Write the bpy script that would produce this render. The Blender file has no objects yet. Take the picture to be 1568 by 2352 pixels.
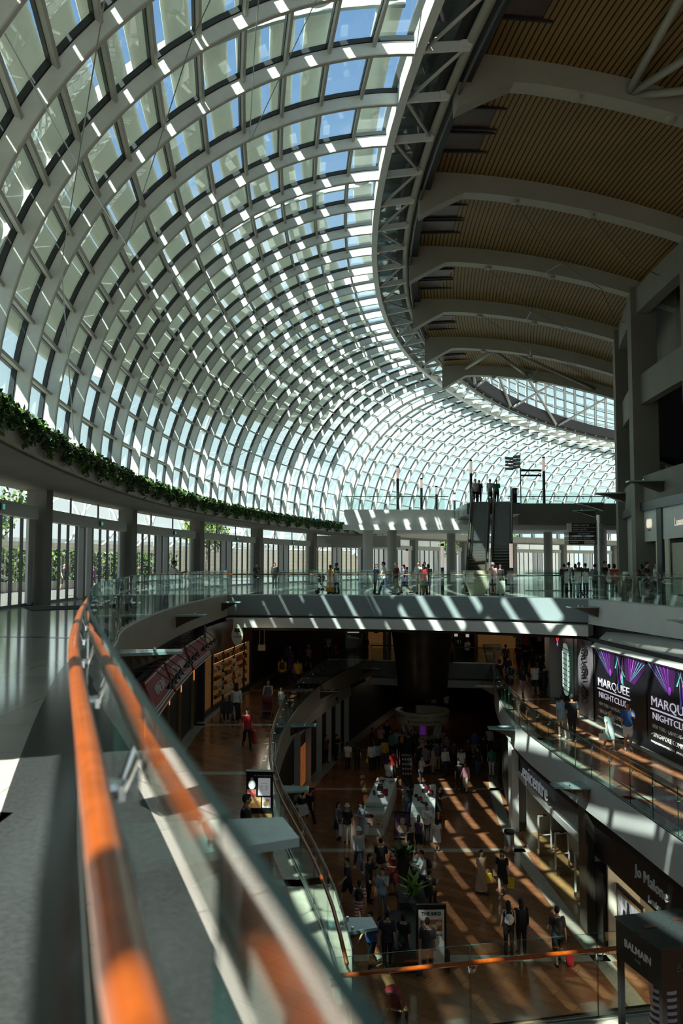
import bpy, bmesh, math, random
from mathutils import Vector, Matrix
random.seed(7)
S = bpy.context.scene
COL = S.collection
R = math.radians
PI = math.pi

# ------------------------------------------------------------------ camera, sky, sun, exposure
PITCH = math.atan(122 / 1900)
cam_d = bpy.data.cameras.new('camera'); cam = bpy.data.objects.new('camera', cam_d); COL.objects.link(cam)
cam.location = (0, 0, 1.6)
cam.rotation_euler = (PI / 2 + PITCH, 0, 0)
cam_d.sensor_fit = 'VERTICAL'; cam_d.sensor_height = 36; cam_d.sensor_width = 24
cam_d.lens = 1900 / 2352 * 36
cam_d.clip_start = 0.05; cam_d.clip_end = 3000
cam_d.dof.use_dof = True; cam_d.dof.focus_distance = 42; cam_d.dof.aperture_fstop = 2.2
S.camera = cam
S.view_settings.view_transform = 'Standard'; S.view_settings.look = 'None'
S.view_settings.gamma = 1; S.view_settings.use_curve_mapping = False
S.view_settings.exposure = -0.22
try:
    S.cycles.max_bounces = 7; S.cycles.diffuse_bounces = 3; S.cycles.glossy_bounces = 4
    S.cycles.transparent_max_bounces = 24; S.cycles.transmission_bounces = 4
    S.cycles.sample_clamp_indirect = 4; S.cycles.blur_glossy = 0.6
    S.cycles.caustics_reflective = False; S.cycles.caustics_refractive = False
except Exception: pass

SUN_DIR = Vector((0.52, 0.62, -1.0)).normalized()
sd = bpy.data.lights.new('sun', 'SUN'); sd.energy = 19.0; sd.angle = R(0.55); sd.color = (1.0, 0.95, 0.86)
sun = bpy.data.objects.new('sun', sd); COL.objects.link(sun)
sun.rotation_euler = SUN_DIR.to_track_quat('-Z', 'Y').to_euler()

W = bpy.data.worlds.new('sky'); S.world = W; W.use_nodes = True
wt = W.node_tree; wt.nodes.clear()
def wn(t, **k):
    n = wt.nodes.new(t)
    for a, b in k.items(): setattr(n, a, b)
    return n
tc = wn('ShaderNodeTexCoord'); sx = wn('ShaderNodeSeparateXYZ'); wt.links.new(tc.outputs['Generated'], sx.inputs[0])
rp = wn('ShaderNodeValToRGB'); wt.links.new(sx.outputs['Z'], rp.inputs[0])
el = rp.color_ramp.elements
el[0].position = 0.0; el[0].color = (1.0, 1.12, 1.12, 1)
el[1].position = 1.0; el[1].color = (0.16, 0.30, 0.62, 1)
for p, c in ((0.16, (0.92, 1.08, 1.12, 1)), (0.45, (0.34, 0.52, 0.82, 1)), (0.7, (0.20, 0.37, 0.70, 1))):
    e = el.new(p); e.color = c
mp = wn('ShaderNodeMapping'); mp.inputs['Scale'].default_value = (1, 1, 2.6); wt.links.new(tc.outputs['Generated'], mp.inputs[0])
nz = wn('ShaderNodeTexNoise'); nz.inputs['Scale'].default_value = 3.2; nz.inputs['Detail'].default_value = 7; wt.links.new(mp.outputs[0], nz.inputs['Vector'])
cr = wn('ShaderNodeValToRGB'); wt.links.new(nz.outputs[0], cr.inputs[0])
cr.color_ramp.elements[0].position = 0.5; cr.color_ramp.elements[1].position = 0.68
mx = wn('ShaderNodeMixRGB'); wt.links.new(cr.outputs[0], mx.inputs[0]); wt.links.new(rp.outputs[0], mx.inputs[1]); mx.inputs[2].default_value = (1.15, 1.15, 1.12, 1)
bg = wn('ShaderNodeBackground'); bg.inputs['Strength'].default_value = 1.2; wt.links.new(mx.outputs[0], bg.inputs[0])
wo = wn('ShaderNodeOutputWorld'); wt.links.new(bg.outputs[0], wo.inputs[0])

# ------------------------------------------------------------------ materials
M = {}
def lin(c):
    return tuple(((x / 12.92) if x <= 0.04045 else ((x + 0.055) / 1.055) ** 2.4) for x in c)
def mat(name, col, rough=0.5, metal=0.0, vary=0.12, scale=4.0, emit=None, es=1.0, spec=0.5, coat=0.0):
    if name in M: return M[name]
    m = bpy.data.materials.new(name); m.use_nodes = True
    nt = m.node_tree; b = nt.nodes['Principled BSDF']
    b.inputs['Roughness'].default_value = rough; b.inputs['Metallic'].default_value = metal
    b.inputs['Specular IOR Level'].default_value = spec; b.inputs['Coat Weight'].default_value = coat
    if vary:
        t = nt.nodes.new('ShaderNodeTexCoord'); n = nt.nodes.new('ShaderNodeTexNoise'); n.inputs['Scale'].default_value = scale
        n.inputs['Detail'].default_value = 4
        nt.links.new(t.outputs['Object'], n.inputs['Vector'])
        r = nt.nodes.new('ShaderNodeValToRGB'); nt.links.new(n.outputs[0], r.inputs[0])
        r.color_ramp.elements[0].position = 0.3; r.color_ramp.elements[1].position = 0.7
        r.color_ramp.elements[0].color = tuple(x * (1 - vary) for x in col) + (1,)
        r.color_ramp.elements[1].color = tuple(min(1, x * (1 + vary)) for x in col) + (1,)
        nt.links.new(r.outputs[0], b.inputs['Base Color'])
    else:
        b.inputs['Base Color'].default_value = tuple(col) + (1,)
    if emit:
        b.inputs['Emission Color'].default_value = tuple(emit) + (1,); b.inputs['Emission Strength'].default_value = es
    M[name] = m
    return m
def glass(name, tint, gl=1.0, rough=0.0, dust=0.0):
    m = bpy.data.materials.new(name); m.use_nodes = True; nt = m.node_tree; nt.nodes.clear()
    o = nt.nodes.new('ShaderNodeOutputMaterial'); mix = nt.nodes.new('ShaderNodeMixShader')
    t = nt.nodes.new('ShaderNodeBsdfTransparent'); t.inputs[0].default_value = tuple(tint) + (1,)
    g = nt.nodes.new('ShaderNodeBsdfGlossy'); g.inputs['Roughness'].default_value = rough; g.inputs[0].default_value = (gl, gl, gl, 1)
    geo = nt.nodes.new('ShaderNodeNewGeometry'); mr = nt.nodes.new('ShaderNodeMapRange')
    mr.inputs['To Min'].default_value = 1.5; mr.inputs['To Max'].default_value = 1 / 1.5
    nt.links.new(geo.outputs['Backfacing'], mr.inputs['Value'])
    f = nt.nodes.new('ShaderNodeFresnel'); nt.links.new(mr.outputs[0], f.inputs['IOR'])
    nt.links.new(f.outputs[0], mix.inputs[0]); nt.links.new(t.outputs[0], mix.inputs[1]); nt.links.new(g.outputs[0], mix.inputs[2])
    last = mix
    if dust:
        d = nt.nodes.new('ShaderNodeBsdfDiffuse'); d.inputs[0].default_value = (0.7, 0.8, 0.78, 1)
        m2 = nt.nodes.new('ShaderNodeMixShader'); m2.inputs[0].default_value = dust
        nt.links.new(mix.outputs[0], m2.inputs[1]); nt.links.new(d.outputs[0], m2.inputs[2]); last = m2
    nt.links.new(last.outputs[0], o.inputs[0])
    M[name] = m; return m
def nodes_of(name, rough=0.3, spec=0.5):
    m = bpy.data.materials.new(name); m.use_nodes = True; M[name] = m
    b = m.node_tree.nodes['Principled BSDF']; b.inputs['Roughness'].default_value = rough; b.inputs['Specular IOR Level'].default_value = spec
    return m, m.node_tree, b
def N(nt, t, ins=None, **k):
    n = nt.nodes.new(t)
    for a, v in k.items(): setattr(n, a, v)
    for a, v in (ins or {}).items():
        if isinstance(v, bpy.types.NodeSocket): nt.links.new(v, n.inputs[a])
        else: n.inputs[a].default_value = v
    return n

mat('white_steel', (0.74, 0.77, 0.74), 0.45, vary=0.05)
mat('warm_steel', (0.54, 0.54, 0.49), 0.5, vary=0.06)
mat('beam_paint', (0.37, 0.36, 0.30), 0.55, vary=0.06, scale=0.6)
mat('concrete', (0.205, 0.195, 0.165), 0.7, vary=0.08, scale=0.8)
mat('plaster', (0.47, 0.46, 0.43), 0.6, vary=0.05, scale=0.8)
mat('fascia_tan', (0.33, 0.295, 0.23), 0.6, vary=0.05, scale=0.8)
mat('fascia_grey', (0.25, 0.30, 0.31), 0.5, vary=0.05, scale=0.7)
mat('fascia_white', (0.70, 0.70, 0.67), 0.5, vary=0.04, scale=0.7)
mat('dark_gasket', (0.03, 0.035, 0.04), 0.4, vary=0.1)
mat('gunmetal', (0.09, 0.10, 0.10), 0.35, 0.6)
mat('black', (0.012, 0.012, 0.013), 0.35, vary=0.2)
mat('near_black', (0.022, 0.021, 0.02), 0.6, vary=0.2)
mat('chrome', (0.75, 0.76, 0.76), 0.18, 1.0, vary=0.03)
mat('brushed', (0.55, 0.56, 0.55), 0.35, 1.0, vary=0.05)
mat('bronze', (0.085, 0.072, 0.055), 0.32, 0.55, vary=0.2, scale=1.5)
mat('blade_white', (0.85, 0.86, 0.84), 0.5, vary=0.03)
mat('granite_dark', (0.030, 0.036, 0.036), 0.16, vary=0.25, scale=30, spec=0.5)
mat('stone_beige', (0.50, 0.46, 0.37), 0.22, vary=0.08, scale=6)
mat('orange_wood', (0.31, 0.056, 0.004), 0.3, vary=0.22, scale=18, coat=0.2)
mat('fascia_light', (0.72, 0.715, 0.69), 0.55, vary=0.05, scale=0.8)
mat('olive_metal', (0.22, 0.20, 0.13), 0.35, 0.6)
mat('leaf', (0.035, 0.085, 0.018), 0.55, vary=0.6, scale=2)
mat('leaf_bright', (0.16, 0.26, 0.03), 0.55, vary=0.5, scale=2)
mat('bark', (0.12, 0.085, 0.055), 0.8)
mat('red_awning', (0.30, 0.012, 0.022), 0.6, vary=0.12)
mat('white_paint', (0.78, 0.78, 0.75), 0.4, vary=0.04)
mat('cream_paint', (0.62, 0.55, 0.40), 0.5, vary=0.06)
mat('cream_trim', (0.80, 0.74, 0.60), 0.5, vary=0.04)
mat('paper', (0.82, 0.81, 0.77), 0.6, vary=0.03)
mat('shop_brown', (0.075, 0.03, 0.016), 0.35, vary=0.25)
mat('shop_wood', (0.34, 0.20, 0.075), 0.3, vary=0.2, scale=3)
mat('paving', (0.17, 0.165, 0.15), 0.7, vary=0.08, scale=0.3)
mat('asphalt_mat', (0.03, 0.028, 0.026), 0.9, vary=0.3, scale=20)
mat('warm_lamp', (1, 0.8, 0.5), 0.5, vary=0, emit=(1, 0.62, 0.28), es=0.55)
mat('orange_lamp', (1, 0.4, 0.1), 0.5, vary=0, emit=(1, 0.30, 0.05), es=1.1)
mat('white_lamp', (1, 1, 1), 0.5, vary=0, emit=(0.9, 1, 0.95), es=1.6)
mat('pink_lamp', (1, 0.8, 0.7), 0.5, vary=0, emit=(1, 0.78, 0.68), es=0.42)
mat('sign_lamp', (1, 0.95, 0.8), 0.5, vary=0, emit=(1, 0.93, 0.75), es=0.6)
mat('dim_warm', (0.22, 0.11, 0.035), 0.5, vary=0.5, scale=3, emit=(0.9, 0.42, 0.12), es=0.07)  # weak emission stands in for warm light on shop walls and displays
mat('exit_green', (0.05, 0.3, 0.18), 0.4, vary=0, emit=(0.1, 0.6, 0.4), es=0.5)
glass('vault_glass', (0.74, 0.91, 0.90), dust=0.02)
glass('rail_glass', (0.88, 0.955, 0.935))
glass('door_glass', (0.80, 0.90, 0.88))
glass('shop_glass', (0.85, 0.88, 0.86))
glass('lamp_glass', (0.55, 0.72, 0.72), dust=0.45)
mat('glass_edge', (0.012, 0.06, 0.055), 0.35, vary=0.1, spec=0.25)

# sun-shade blades: cream, with translucency added to brighten their undersides
m = bpy.data.materials.new('blade_cream'); m.use_nodes = True; nt = m.node_tree; M['blade_cream'] = m
b = nt.nodes['Principled BSDF']; b.inputs['Base Color'].default_value = (0.87, 0.86, 0.79, 1); b.inputs['Roughness'].default_value = 0.6
tl = nt.nodes.new('ShaderNodeBsdfTranslucent'); tl.inputs[0].default_value = (0.76, 0.78, 0.70, 1)
ms = nt.nodes.new('ShaderNodeMixShader'); ms.inputs[0].default_value = 0.22
nt.links.new(b.outputs[0], ms.inputs[1]); nt.links.new(tl.outputs[0], ms.inputs[2]); nt.links.new(ms.outputs[0], nt.nodes['Material Output'].inputs[0])
# tiled light stone of the upper promenade
m, nt, b = nodes_of('floor_stone', 0.10, 0.75)
t = N(nt, 'ShaderNodeTexCoord'); br = N(nt, 'ShaderNodeTexBrick', {'Vector': t.outputs['Object'], 'Scale': 1.0, 'Color1': (0.46, 0.45, 0.40, 1), 'Color2': (0.41, 0.41, 0.37, 1), 'Mortar': (0.20, 0.20, 0.18, 1), 'Mortar Size': 0.006, 'Brick Width': 1.2, 'Row Height': 1.2})
br.offset = 0.0
nz = N(nt, 'ShaderNodeTexNoise', {'Vector': t.outputs['Object'], 'Scale': 1.1, 'Detail': 6.0})
mxr = N(nt, 'ShaderNodeMixRGB', {0: 0.25, 1: br.outputs[0], 2: nz.outputs[0]}, blend_type='OVERLAY'); nt.links.new(mxr.outputs[0], b.inputs['Base Color'])
# red marble of the lower floors with oblique slabs
m, nt, b = nodes_of('floor_marble', 0.16, 0.5)
t = N(nt, 'ShaderNodeTexCoord'); mpn = N(nt, 'ShaderNodeMapping', {'Vector': t.outputs['Object'], 'Rotation': (0, 0, R(38))})
br = N(nt, 'ShaderNodeTexBrick', {'Vector': mpn.outputs[0], 'Color1': (0.37, 0.155, 0.07, 1), 'Color2': (0.25, 0.10, 0.048, 1), 'Mortar': (0.12, 0.05, 0.028, 1), 'Mortar Size': 0.008, 'Scale': 1.0, 'Brick Width': 1.6, 'Row Height': 0.4})
nz = N(nt, 'ShaderNodeTexNoise', {'Vector': mpn.outputs[0], 'Scale': 1.6, 'Detail': 8.0, 'Distortion': 1.2})
rmp = N(nt, 'ShaderNodeValToRGB', {0: nz.outputs[0]}); rmp.color_ramp.elements[0].color = (0.35, 0.35, 0.35, 1); rmp.color_ramp.elements[1].color = (0.68, 0.66, 0.64, 1)
mxr = N(nt, 'ShaderNodeMixRGB', {0: 0.6, 1: br.outputs[0], 2: rmp.outputs[0]}, blend_type='OVERLAY'); nt.links.new(mxr.outputs[0], b.inputs['Base Color'])
# slatted timber ceiling: slats follow the sweep of the hall
def slat_mat(name, axis_radial=True):
    m, nt, b = nodes_of(name, 0.55, 0.3)
    geo = N(nt, 'ShaderNodeTexCoord')
    sub = N(nt, 'ShaderNodeVectorMath', {0: geo.outputs['Object'], 1: (102.5, 35, 0)}, operation='SUBTRACT')
    mul = N(nt, 'ShaderNodeVectorMath', {0: sub.outputs[0], 1: (1, 1, 0)}, operation='MULTIPLY')
    ln = N(nt, 'ShaderNodeVectorMath', {0: mul.outputs[0]}, operation='LENGTH')
    k = N(nt, 'ShaderNodeMath', {0: ln.outputs['Value'], 1: 5.2}, operation='MULTIPLY')
    fr = N(nt, 'ShaderNodeMath', {0: k.outputs[0]}, operation='FRACT')
    rmp = N(nt, 'ShaderNodeValToRGB', {0: fr.outputs[0]}); e = rmp.color_ramp.elements
    e[0].position = 0.0; e[0].color = (0.012, 0.009, 0.005, 1); e[1].position = 0.30; e[1].color = (0.29, 0.18, 0.062, 1)
    q = e.new(0.24); q.color = (0.015, 0.011, 0.006, 1); q = e.new(1.0); q.color = (0.27, 0.165, 0.056, 1)
    nz = N(nt, 'ShaderNodeTexNoise', {'Vector': geo.outputs['Object'], 'Scale': 0.6, 'Detail': 3.0})
    mx = N(nt, 'ShaderNodeMixRGB', {0: 0.25, 1: rmp.outputs[0], 2: nz.outputs[0]}, blend_type='OVERLAY')
    nt.links.new(mx.outputs[0], b.inputs['Base Color'])
slat_mat('timber_slats')
# ------------------------------------------------------------------ mesh helpers
class MB:
    def __init__(s): s.v = []; s.f = []; s.m = []
    def face(s, idx, mi=0): s.f.append(tuple(idx)); s.m.append(mi)
    def add(s, verts, faces, mi=0):
        o = len(s.v); s.v += [tuple(p) for p in verts]
        for f in faces: s.f.append(tuple(i + o for i in f)); s.m.append(mi)
    def hexa(s, p, mi=0):  # 8 corners: bottom 0-3, top 4-7 (counter-clockwise)
        s.add(p, [(3, 2, 1, 0), (4, 5, 6, 7), (0, 1, 5, 4), (1, 2, 6, 5), (2, 3, 7, 6), (3, 0, 4, 7)], mi)
    def box(s, c, d, rz=0, mi=0, rx=0, ry=0):
        x, y, z = d[0] / 2, d[1] / 2, d[2] / 2
        mt = Matrix.Rotation(rz, 3, 'Z') @ Matrix.Rotation(ry, 3, 'Y') @ Matrix.Rotation(rx, 3, 'X')
        P = [mt @ Vector(q) + Vector(c) for q in ((-x, -y, -z), (x, -y, -z), (x, y, -z), (-x, y, -z), (-x, -y, z), (x, -y, z), (x, y, z), (-x, y, z))]
        s.hexa(P, mi)
    def bar(s, a, b, w, h, up=(0, 0, 1), mi=0):  # rectangular bar from a to b, w across, h along up
        a = Vector(a); b = Vector(b); t = (b - a).normalized(); u = Vector(up); n = t.cross(u)
        if n.length < 1e-5: n = t.cross(Vector((1, 0, 0)))
        n.normalize(); u = n.cross(t).normalized()
        n *= w / 2; u *= h / 2
        s.hexa([a - n - u, a + n - u, b + n - u, b - n - u, a - n + u, a + n + u, b + n + u, b - n + u], mi)
    def tube(s, pts, r, n=8, cap=True, mi=0):
        pts = [Vector(p) for p in pts]; k = len(pts)
        rs = r if isinstance(r, (list, tuple)) else [r] * k
        o = len(s.v); prev = None
        for i, p in enumerate(pts):
            t = (pts[min(i + 1, k - 1)] - pts[max(i - 1, 0)]).normalized()
            if prev is None:
                u = t.cross(Vector((0, 0, 1)))
                if u.length < 0.05: u = t.cross(Vector((1, 0, 0)))
            else:
                u = prev - t * prev.dot(t)
            u.normalize(); prev = u; w = t.cross(u)
            for j in range(n):
                a = 2 * PI * j / n; s.v.append(tuple(p + (u * math.cos(a) + w * math.sin(a)) * rs[i]))
        for i in range(k - 1):
            for j in range(n):
                a = o + i * n + j; b = o + i * n + (j + 1) % n
                s.face((a, b, b + n, a + n), mi)
        if cap:
            s.face([o + j for j in range(n)][::-1], mi); s.face([o + (k - 1) * n + j for j in range(n)], mi)
    def prism(s, poly, z0, z1, mi=0, mtop=None):
        n = len(poly); o = len(s.v)
        A = sum(poly[i][0] * poly[(i + 1) % n][1] - poly[(i + 1) % n][0] * poly[i][1] for i in range(n))
        if A < 0: poly = poly[::-1]
        s.v += [(p[0], p[1], z0) for p in poly] + [(p[0], p[1], z1) for p in poly]
        s.face([o + i for i in range(n)][::-1], mi); s.face([o + n + i for i in range(n)], mi if mtop is None else mtop)
        for i in range(n):
            j = (i + 1) % n; s.face((o + i, o + j, o + n + j, o + n + i), mi)
    def sweep(s, rings, closed=True, cap=True, mi=0):  # list of equal-length rings
        n = len(rings[0]); o = len(s.v)
        for r in rings: s.v += [tuple(p) for p in r]
        for i in range(len(rings) - 1):
            for j in range(n if closed else n - 1):
                a = o + i * n + j; b = o + i * n + (j + 1) % n
                s.face((a, b, b + n, a + n), mi)
        if cap and closed:
            s.face([o + j for j in range(n)][::-1], mi); s.face([o + (len(rings) - 1) * n + j for j in range(n)], mi)
    def lathe(s, prof, c=(0, 0, 0), n=20, mi=0):
        rings = [[(c[0] + r * math.cos(2 * PI * j / n), c[1] + r * math.sin(2 * PI * j / n), c[2] + z) for j in range(n)] for r, z in prof]
        s.sweep(rings, mi=mi)
    def ell(s, c, r, n=12, m=8, mt=None, mi=0):
        rings = []
        for i in range(1, m):
            a = PI * i / m - PI / 2
            ring = []
            for j in range(n):
                q = Vector((r[0] * math.cos(a) * math.cos(2 * PI * j / n), r[1] * math.cos(a) * math.sin(2 * PI * j / n), r[2] * math.sin(a)))
                if mt: q = mt @ q
                ring.append(q + Vector(c))
            rings.append(ring)
        s.sweep(rings, mi=mi)

def setp(o, label=None, cat=None, group=None, kind=None):
    if label: o['label'] = label
    if cat: o['category'] = cat
    if group: o['group'] = group
    if kind: o['kind'] = kind
    return o
def build(name, mb, mats, parent=None, smooth=False, label=None, cat=None, group=None, kind=None, loc=None, rz=0):
    me = bpy.data.meshes.new(name); me.from_pydata(mb.v, [], mb.f)
    if not isinstance(mats, (list, tuple)): mats = [mats]
    for q in mats: me.materials.append(M[q] if isinstance(q, str) else q)
    if any(mb.m): me.polygons.foreach_set('material_index', mb.m)
    if smooth: me.polygons.foreach_set('use_smooth', [True] * len(me.polygons))
    me.update()
    o = bpy.data.objects.new(name, me); COL.objects.link(o)
    if parent: o.parent = parent
    if loc is not None: o.location = loc
    if rz: o.rotation_euler = (0, 0, rz)
    return setp(o, label, cat, group, kind)
def empty(name, loc=(0, 0, 0), rz=0, label=None, cat=None, group=None, kind=None, parent=None):
    o = bpy.data.objects.new(name, None); COL.objects.link(o); o.location = loc; o.rotation_euler = (0, 0, rz); o.empty_display_size = 0.2
    if parent: o.parent = parent
    return setp(o, label, cat, group, kind)
def copy_tree(o, parent=None):
    c = o.copy(); COL.objects.link(c)
    if parent: c.parent = parent
    for ch in list(o.children): copy_tree(ch, c)
    return c
def struct(name, mb, mats, parent=None, smooth=False, label=None):
    return build(name, mb, mats, parent, smooth, label=label, kind='structure' if parent is None else None)
def text_mesh(name, s, size, mt, parent, origin, xdir, ydir, depth=0.01, align='CENTER', xs=1.0, space=1.0, shear=0.0, bold=0.0):
    cu = bpy.data.curves.new(name, 'FONT'); cu.body = s; cu.size = size; cu.align_x = align; cu.align_y = 'CENTER'
    cu.extrude = depth; cu.resolution_u = 2; cu.space_character = space; cu.shear = shear; cu.offset = bold
    tmp = bpy.data.objects.new(name, cu); COL.objects.link(tmp)
    dg = bpy.context.evaluated_depsgraph_get(); me = bpy.data.meshes.new_from_object(tmp.evaluated_get(dg))
    bpy.data.objects.remove(tmp); bpy.data.curves.remove(cu)
    X = Vector(xdir).normalized(); Y = Vector(ydir).normalized(); Z = X.cross(Y)
    mt4 = Matrix(((X.x, Y.x, Z.x, origin[0]), (X.y, Y.y, Z.y, origin[1]), (X.z, Y.z, Z.z, origin[2]), (0, 0, 0, 1)))
    me.transform(mt4 @ Matrix.Diagonal((xs, 1, 1, 1)))
    me.materials.clear(); me.materials.append(M[mt])
    o = bpy.data.objects.new(name, me); COL.objects.link(o)
    if parent: o.parent = parent
    return o

# ------------------------------------------------------------------ the plan of the hall
CX, CY = 102.5, 35.0                     # centre of the sweep all the arcs share
def pol(r, phi, z): return Vector((CX - r * math.cos(R(phi)), CY + r * math.sin(R(phi)), z))
DPHI = 1.56; PH0 = -5.28                 # glazing ribs every 1.56 degrees
def phik(k): return PH0 + DPHI * k
ZB = 5.45; RB = 112.0; RT = 101.0
def ridge_z(k): return 16.75 + 0.07 * max(-16, min(k, 17))
def vault(k, t, off=0.0):
    """point on the glass vault: rib number k, t from 0 (planter) to 1 (ridge), off = distance outwards"""
    zt = ridge_z(k); L = RB - RT; h = zt - ZB; Lc = math.hypot(L, h); sag = 0.195 * Lc
    rad = (Lc * Lc / 4 + sag * sag) / (2 * sag); th = 2 * math.asin(Lc / 2 / rad)
    a = -th / 2 + th * t
    q = Lc / 2 + (rad + off) * math.sin(a); w = (rad + off) * math.cos(a) - (rad - sag)
    tx, tz = L / Lc, h / Lc
    return pol(RB - (tx * q - tz * w), phik(k), ZB + tz * q + tx * w)
def vnormal(k, t): return (vault(k, t, 1.0) - vault(k, t, 0.0)).normalized()
def smooth_line(P, n):
    """Catmull-Rom through plan points, n samples"""
    P = [Vector((p[0], p[1])) for p in P]
    Q = [2 * P[0] - P[1]] + P + [2 * P[-1] - P[-2]]; out = []
    for i in range(n):
        u = (len(P) - 1) * i / (n - 1); k = min(int(u), len(P) - 2); f = u - k
        a, b, c, d = Q[k], Q[k + 1], Q[k + 2], Q[k + 3]
        out.append(0.5 * ((2 * b) + (c - a) * f + (2 * a - 5 * b + 4 * c - d) * f * f + (3 * b - a - 3 * c + d) * f ** 3))
    # even spacing
    L = [0]
    for i in range(1, n): L.append(L[-1] + (out[i] - out[i - 1]).length)
    res = []; j = 0
    for i in range(n):
        s = L[-1] * i / (n - 1)
        while j < n - 2 and L[j + 1] < s: j += 1
        f = (s - L[j]) / max(1e-9, L[j + 1] - L[j]); res.append(out[j].lerp(out[j + 1], min(1, f)))
    return res
def offset_line(P, d):
    """positive d: to the left of the direction of travel"""
    out = []
    for i, p in enumerate(P):
        t = (P[min(i + 1, len(P) - 1)] - P[max(i - 1, 0)]).normalized()
        out.append(p + Vector((-t.y, t.x)) * d)
    return out
def plen(P): return sum((P[i + 1] - P[i]).length for i in range(len(P) - 1))
def at_len(P, s):
    for i in range(len(P) - 1):
        l = (P[i + 1] - P[i]).length
        if s <= l or i == len(P) - 2: return P[i].lerp(P[i + 1], s / l), (P[i + 1] - P[i]).normalized()
        s -= l
def wall_strip(mb, P, z0, z1, th=0.1, mi=0):
    """thin wall along plan line P; thickness to the left of travel"""
    Q = offset_line(P, th)
    mb.sweep([[(p.x, p.y, z0), (p.x, p.y, z1), (q.x, q.y, z1), (q.x, q.y, z0)] for p, q in zip(P, Q)], mi=mi)
def near_y(P, y): return min(P, key=lambda p: abs(p.y - y))

EL = smooth_line([(3.6, -10), (1.82, -5), (0.2, 0), (-0.12, 0.9), (-0.355, 1.58), (-0.62, 2.36), (-1.1, 3.77), (-1.67, 5.5), (-2.37, 7.8), (-3.09, 10.3), (-3.86, 13.2), (-4.55, 16.7), (-5.38, 20.5), (-6.0, 26), (-6.35, 33), (-6.3, 39.5), (-6.15, 44.7)], 140)
BF = smooth_line([(-6.15, 44.7), (-2, 44.2), (2.5, 43.2), (6.9, 41.8), (11.6, 39.0)], 30)
ER = smooth_line([(11.6, 39.0), (12.1, 35), (12.7, 30.7), (13.6, 24), (14.8, 15), (16.5, 2), (18, -10)], 60)
B1L = smooth_line([(0.17, 12.9), (-0.1, 15.2), (-0.6, 17.9), (-1.7, 23), (-2.3, 28), (-2.5, 33.5), (-2.35, 39.6), (-1.6, 47.3), (-0.1, 55), (2.2, 62.3)], 100)
B1R = smooth_line([(9.6, 14.6), (8.95, 20), (8.6, 24.7), (8.1, 31), (7.85, 36.8), (8.2, 42.7), (9.0, 49), (9.9, 54), (10.9, 60.2)], 90)
W1L = smooth_line([(-2.8, 2), (-4.2, 12), (-5.6, 22), (-6.4, 32.2), (-6.45, 39.8), (-5.4, 49), (-4.6, 54.6), (-2.2, 62), (0.5, 72)], 80)
W1R = smooth_line([(13.42, 14), (12.62, 24), (12.22, 29), (11.9, 33), (11.55, 37.4), (11.45, 42), (12.2, 47), (13.6, 55), (16, 66)], 80)
W2L = smooth_line([(-0.9, 10), (-1.5, 18), (-2.6, 26), (-3.0, 33.5), (-2.9, 39.6), (-2.2, 47.3), (-0.7, 54.5), (1.3, 62), (4.5, 73)], 80)
W2R = smooth_line([(9.7, 14.6), (9.1, 20), (8.8, 24.7), (8.4, 31), (8.2, 36.8), (8.5, 42.7), (9.3, 49), (10.4, 54), (11.6, 60.2)], 90)
Z1, Z2, ZU = -5.5, -10.8, 6.0
# ------------------------------------------------------------------ floors and slabs
def plist(P): return [(p.x, p.y) for p in P]
def clipy(P, y0, y1): return [p for p in P if y0 <= p.y <= y1]
arcdoor = [tuple(pol(115.2, -24 + 84 * i / 80, 0).xy) for i in range(81)]   # line of the entrance glazing
mb = MB()
outer = plist(EL) + plist(BF)[1:] + plist(ER)[1:] + [(60, -10), (60, 140)] + arcdoor[::-1]
mb.prism(outer, -1.1, 0.0, 1, 0)
struct('floor', mb, ['floor_stone', 'fascia_tan'])
# right half / left half of the middle floor
mb = MB()
near_edge = [(0.17, 12.9), (3.0, 13.45), (6.0, 14.1), (9.6, 14.6)]
mb.prism([(4, -8), (4, 13.7), (3.0, 13.45), (0.17, 12.9)] + plist(B1L)[1:] + [(6.4, 61.0), (6.4, 95), (-22, 95), (-22, -8)], Z1 - 1.1, Z1, 1, 0)
mb.prism([(4, -8), (4, 13.7), (6.0, 14.1)] + plist(B1R) + [(6.4, 61.0), (6.4, 95), (45, 95), (45, -8)], Z1 - 1.1, Z1, 1, 0)
struct('floor', mb, ['floor_marble', 'fascia_tan'])
mb = MB(); mb.prism([(-22, -8), (45, -8), (45, 95), (-22, 95)], Z2 - 0.3, Z2)
struct('floor', mb, 'floor_marble')
# inlaid bands
tn = [0]
def trim(mb, mt, parent=None, smooth=False):
    tn[0] += 1; return struct('trim_%d' % tn[0], mb, mt, parent, smooth)
def flat_strip(mb, A, B, z, h=0.004):
    mb.sweep([[(a.x, a.y, z), (a.x, a.y, z + h), (b.x, b.y, z + h), (b.x, b.y, z)] for a, b in zip(A, B)])
mb = MB(); flat_strip(mb, offset_line(EL, 0.52), offset_line(EL, 0.02), 0.0); trim(mb, 'granite_dark')
mb = MB()
for y, w in ((5.25, 0.42), (18.3, 0.28), (31.0, 0.28), (43.0, 0.28)):
    e = near_y(EL, y); mb.prism([(e.x - 0.52, y - w / 2), (e.x - 0.52, y + w / 2), (e.x - 8.5, y + 1.3 + w / 2), (e.x - 8.5, y + 1.3 - w / 2)], 0, 0.004)
trim(mb, 'granite_dark')
mb = MB()
for P, d, w in ((B1L, 0.0, 0.42), (W1L, -0.45, 0.45)):
    flat_strip(mb, offset_line(P, d), offset_line(P, d + w), Z1)
for P, d, w in ((B1R, -0.42, 0.42), (W1R, 0.0, 0.45)):
    flat_strip(mb, offset_line(P, d), offset_line(P, d + w), Z1)
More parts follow.
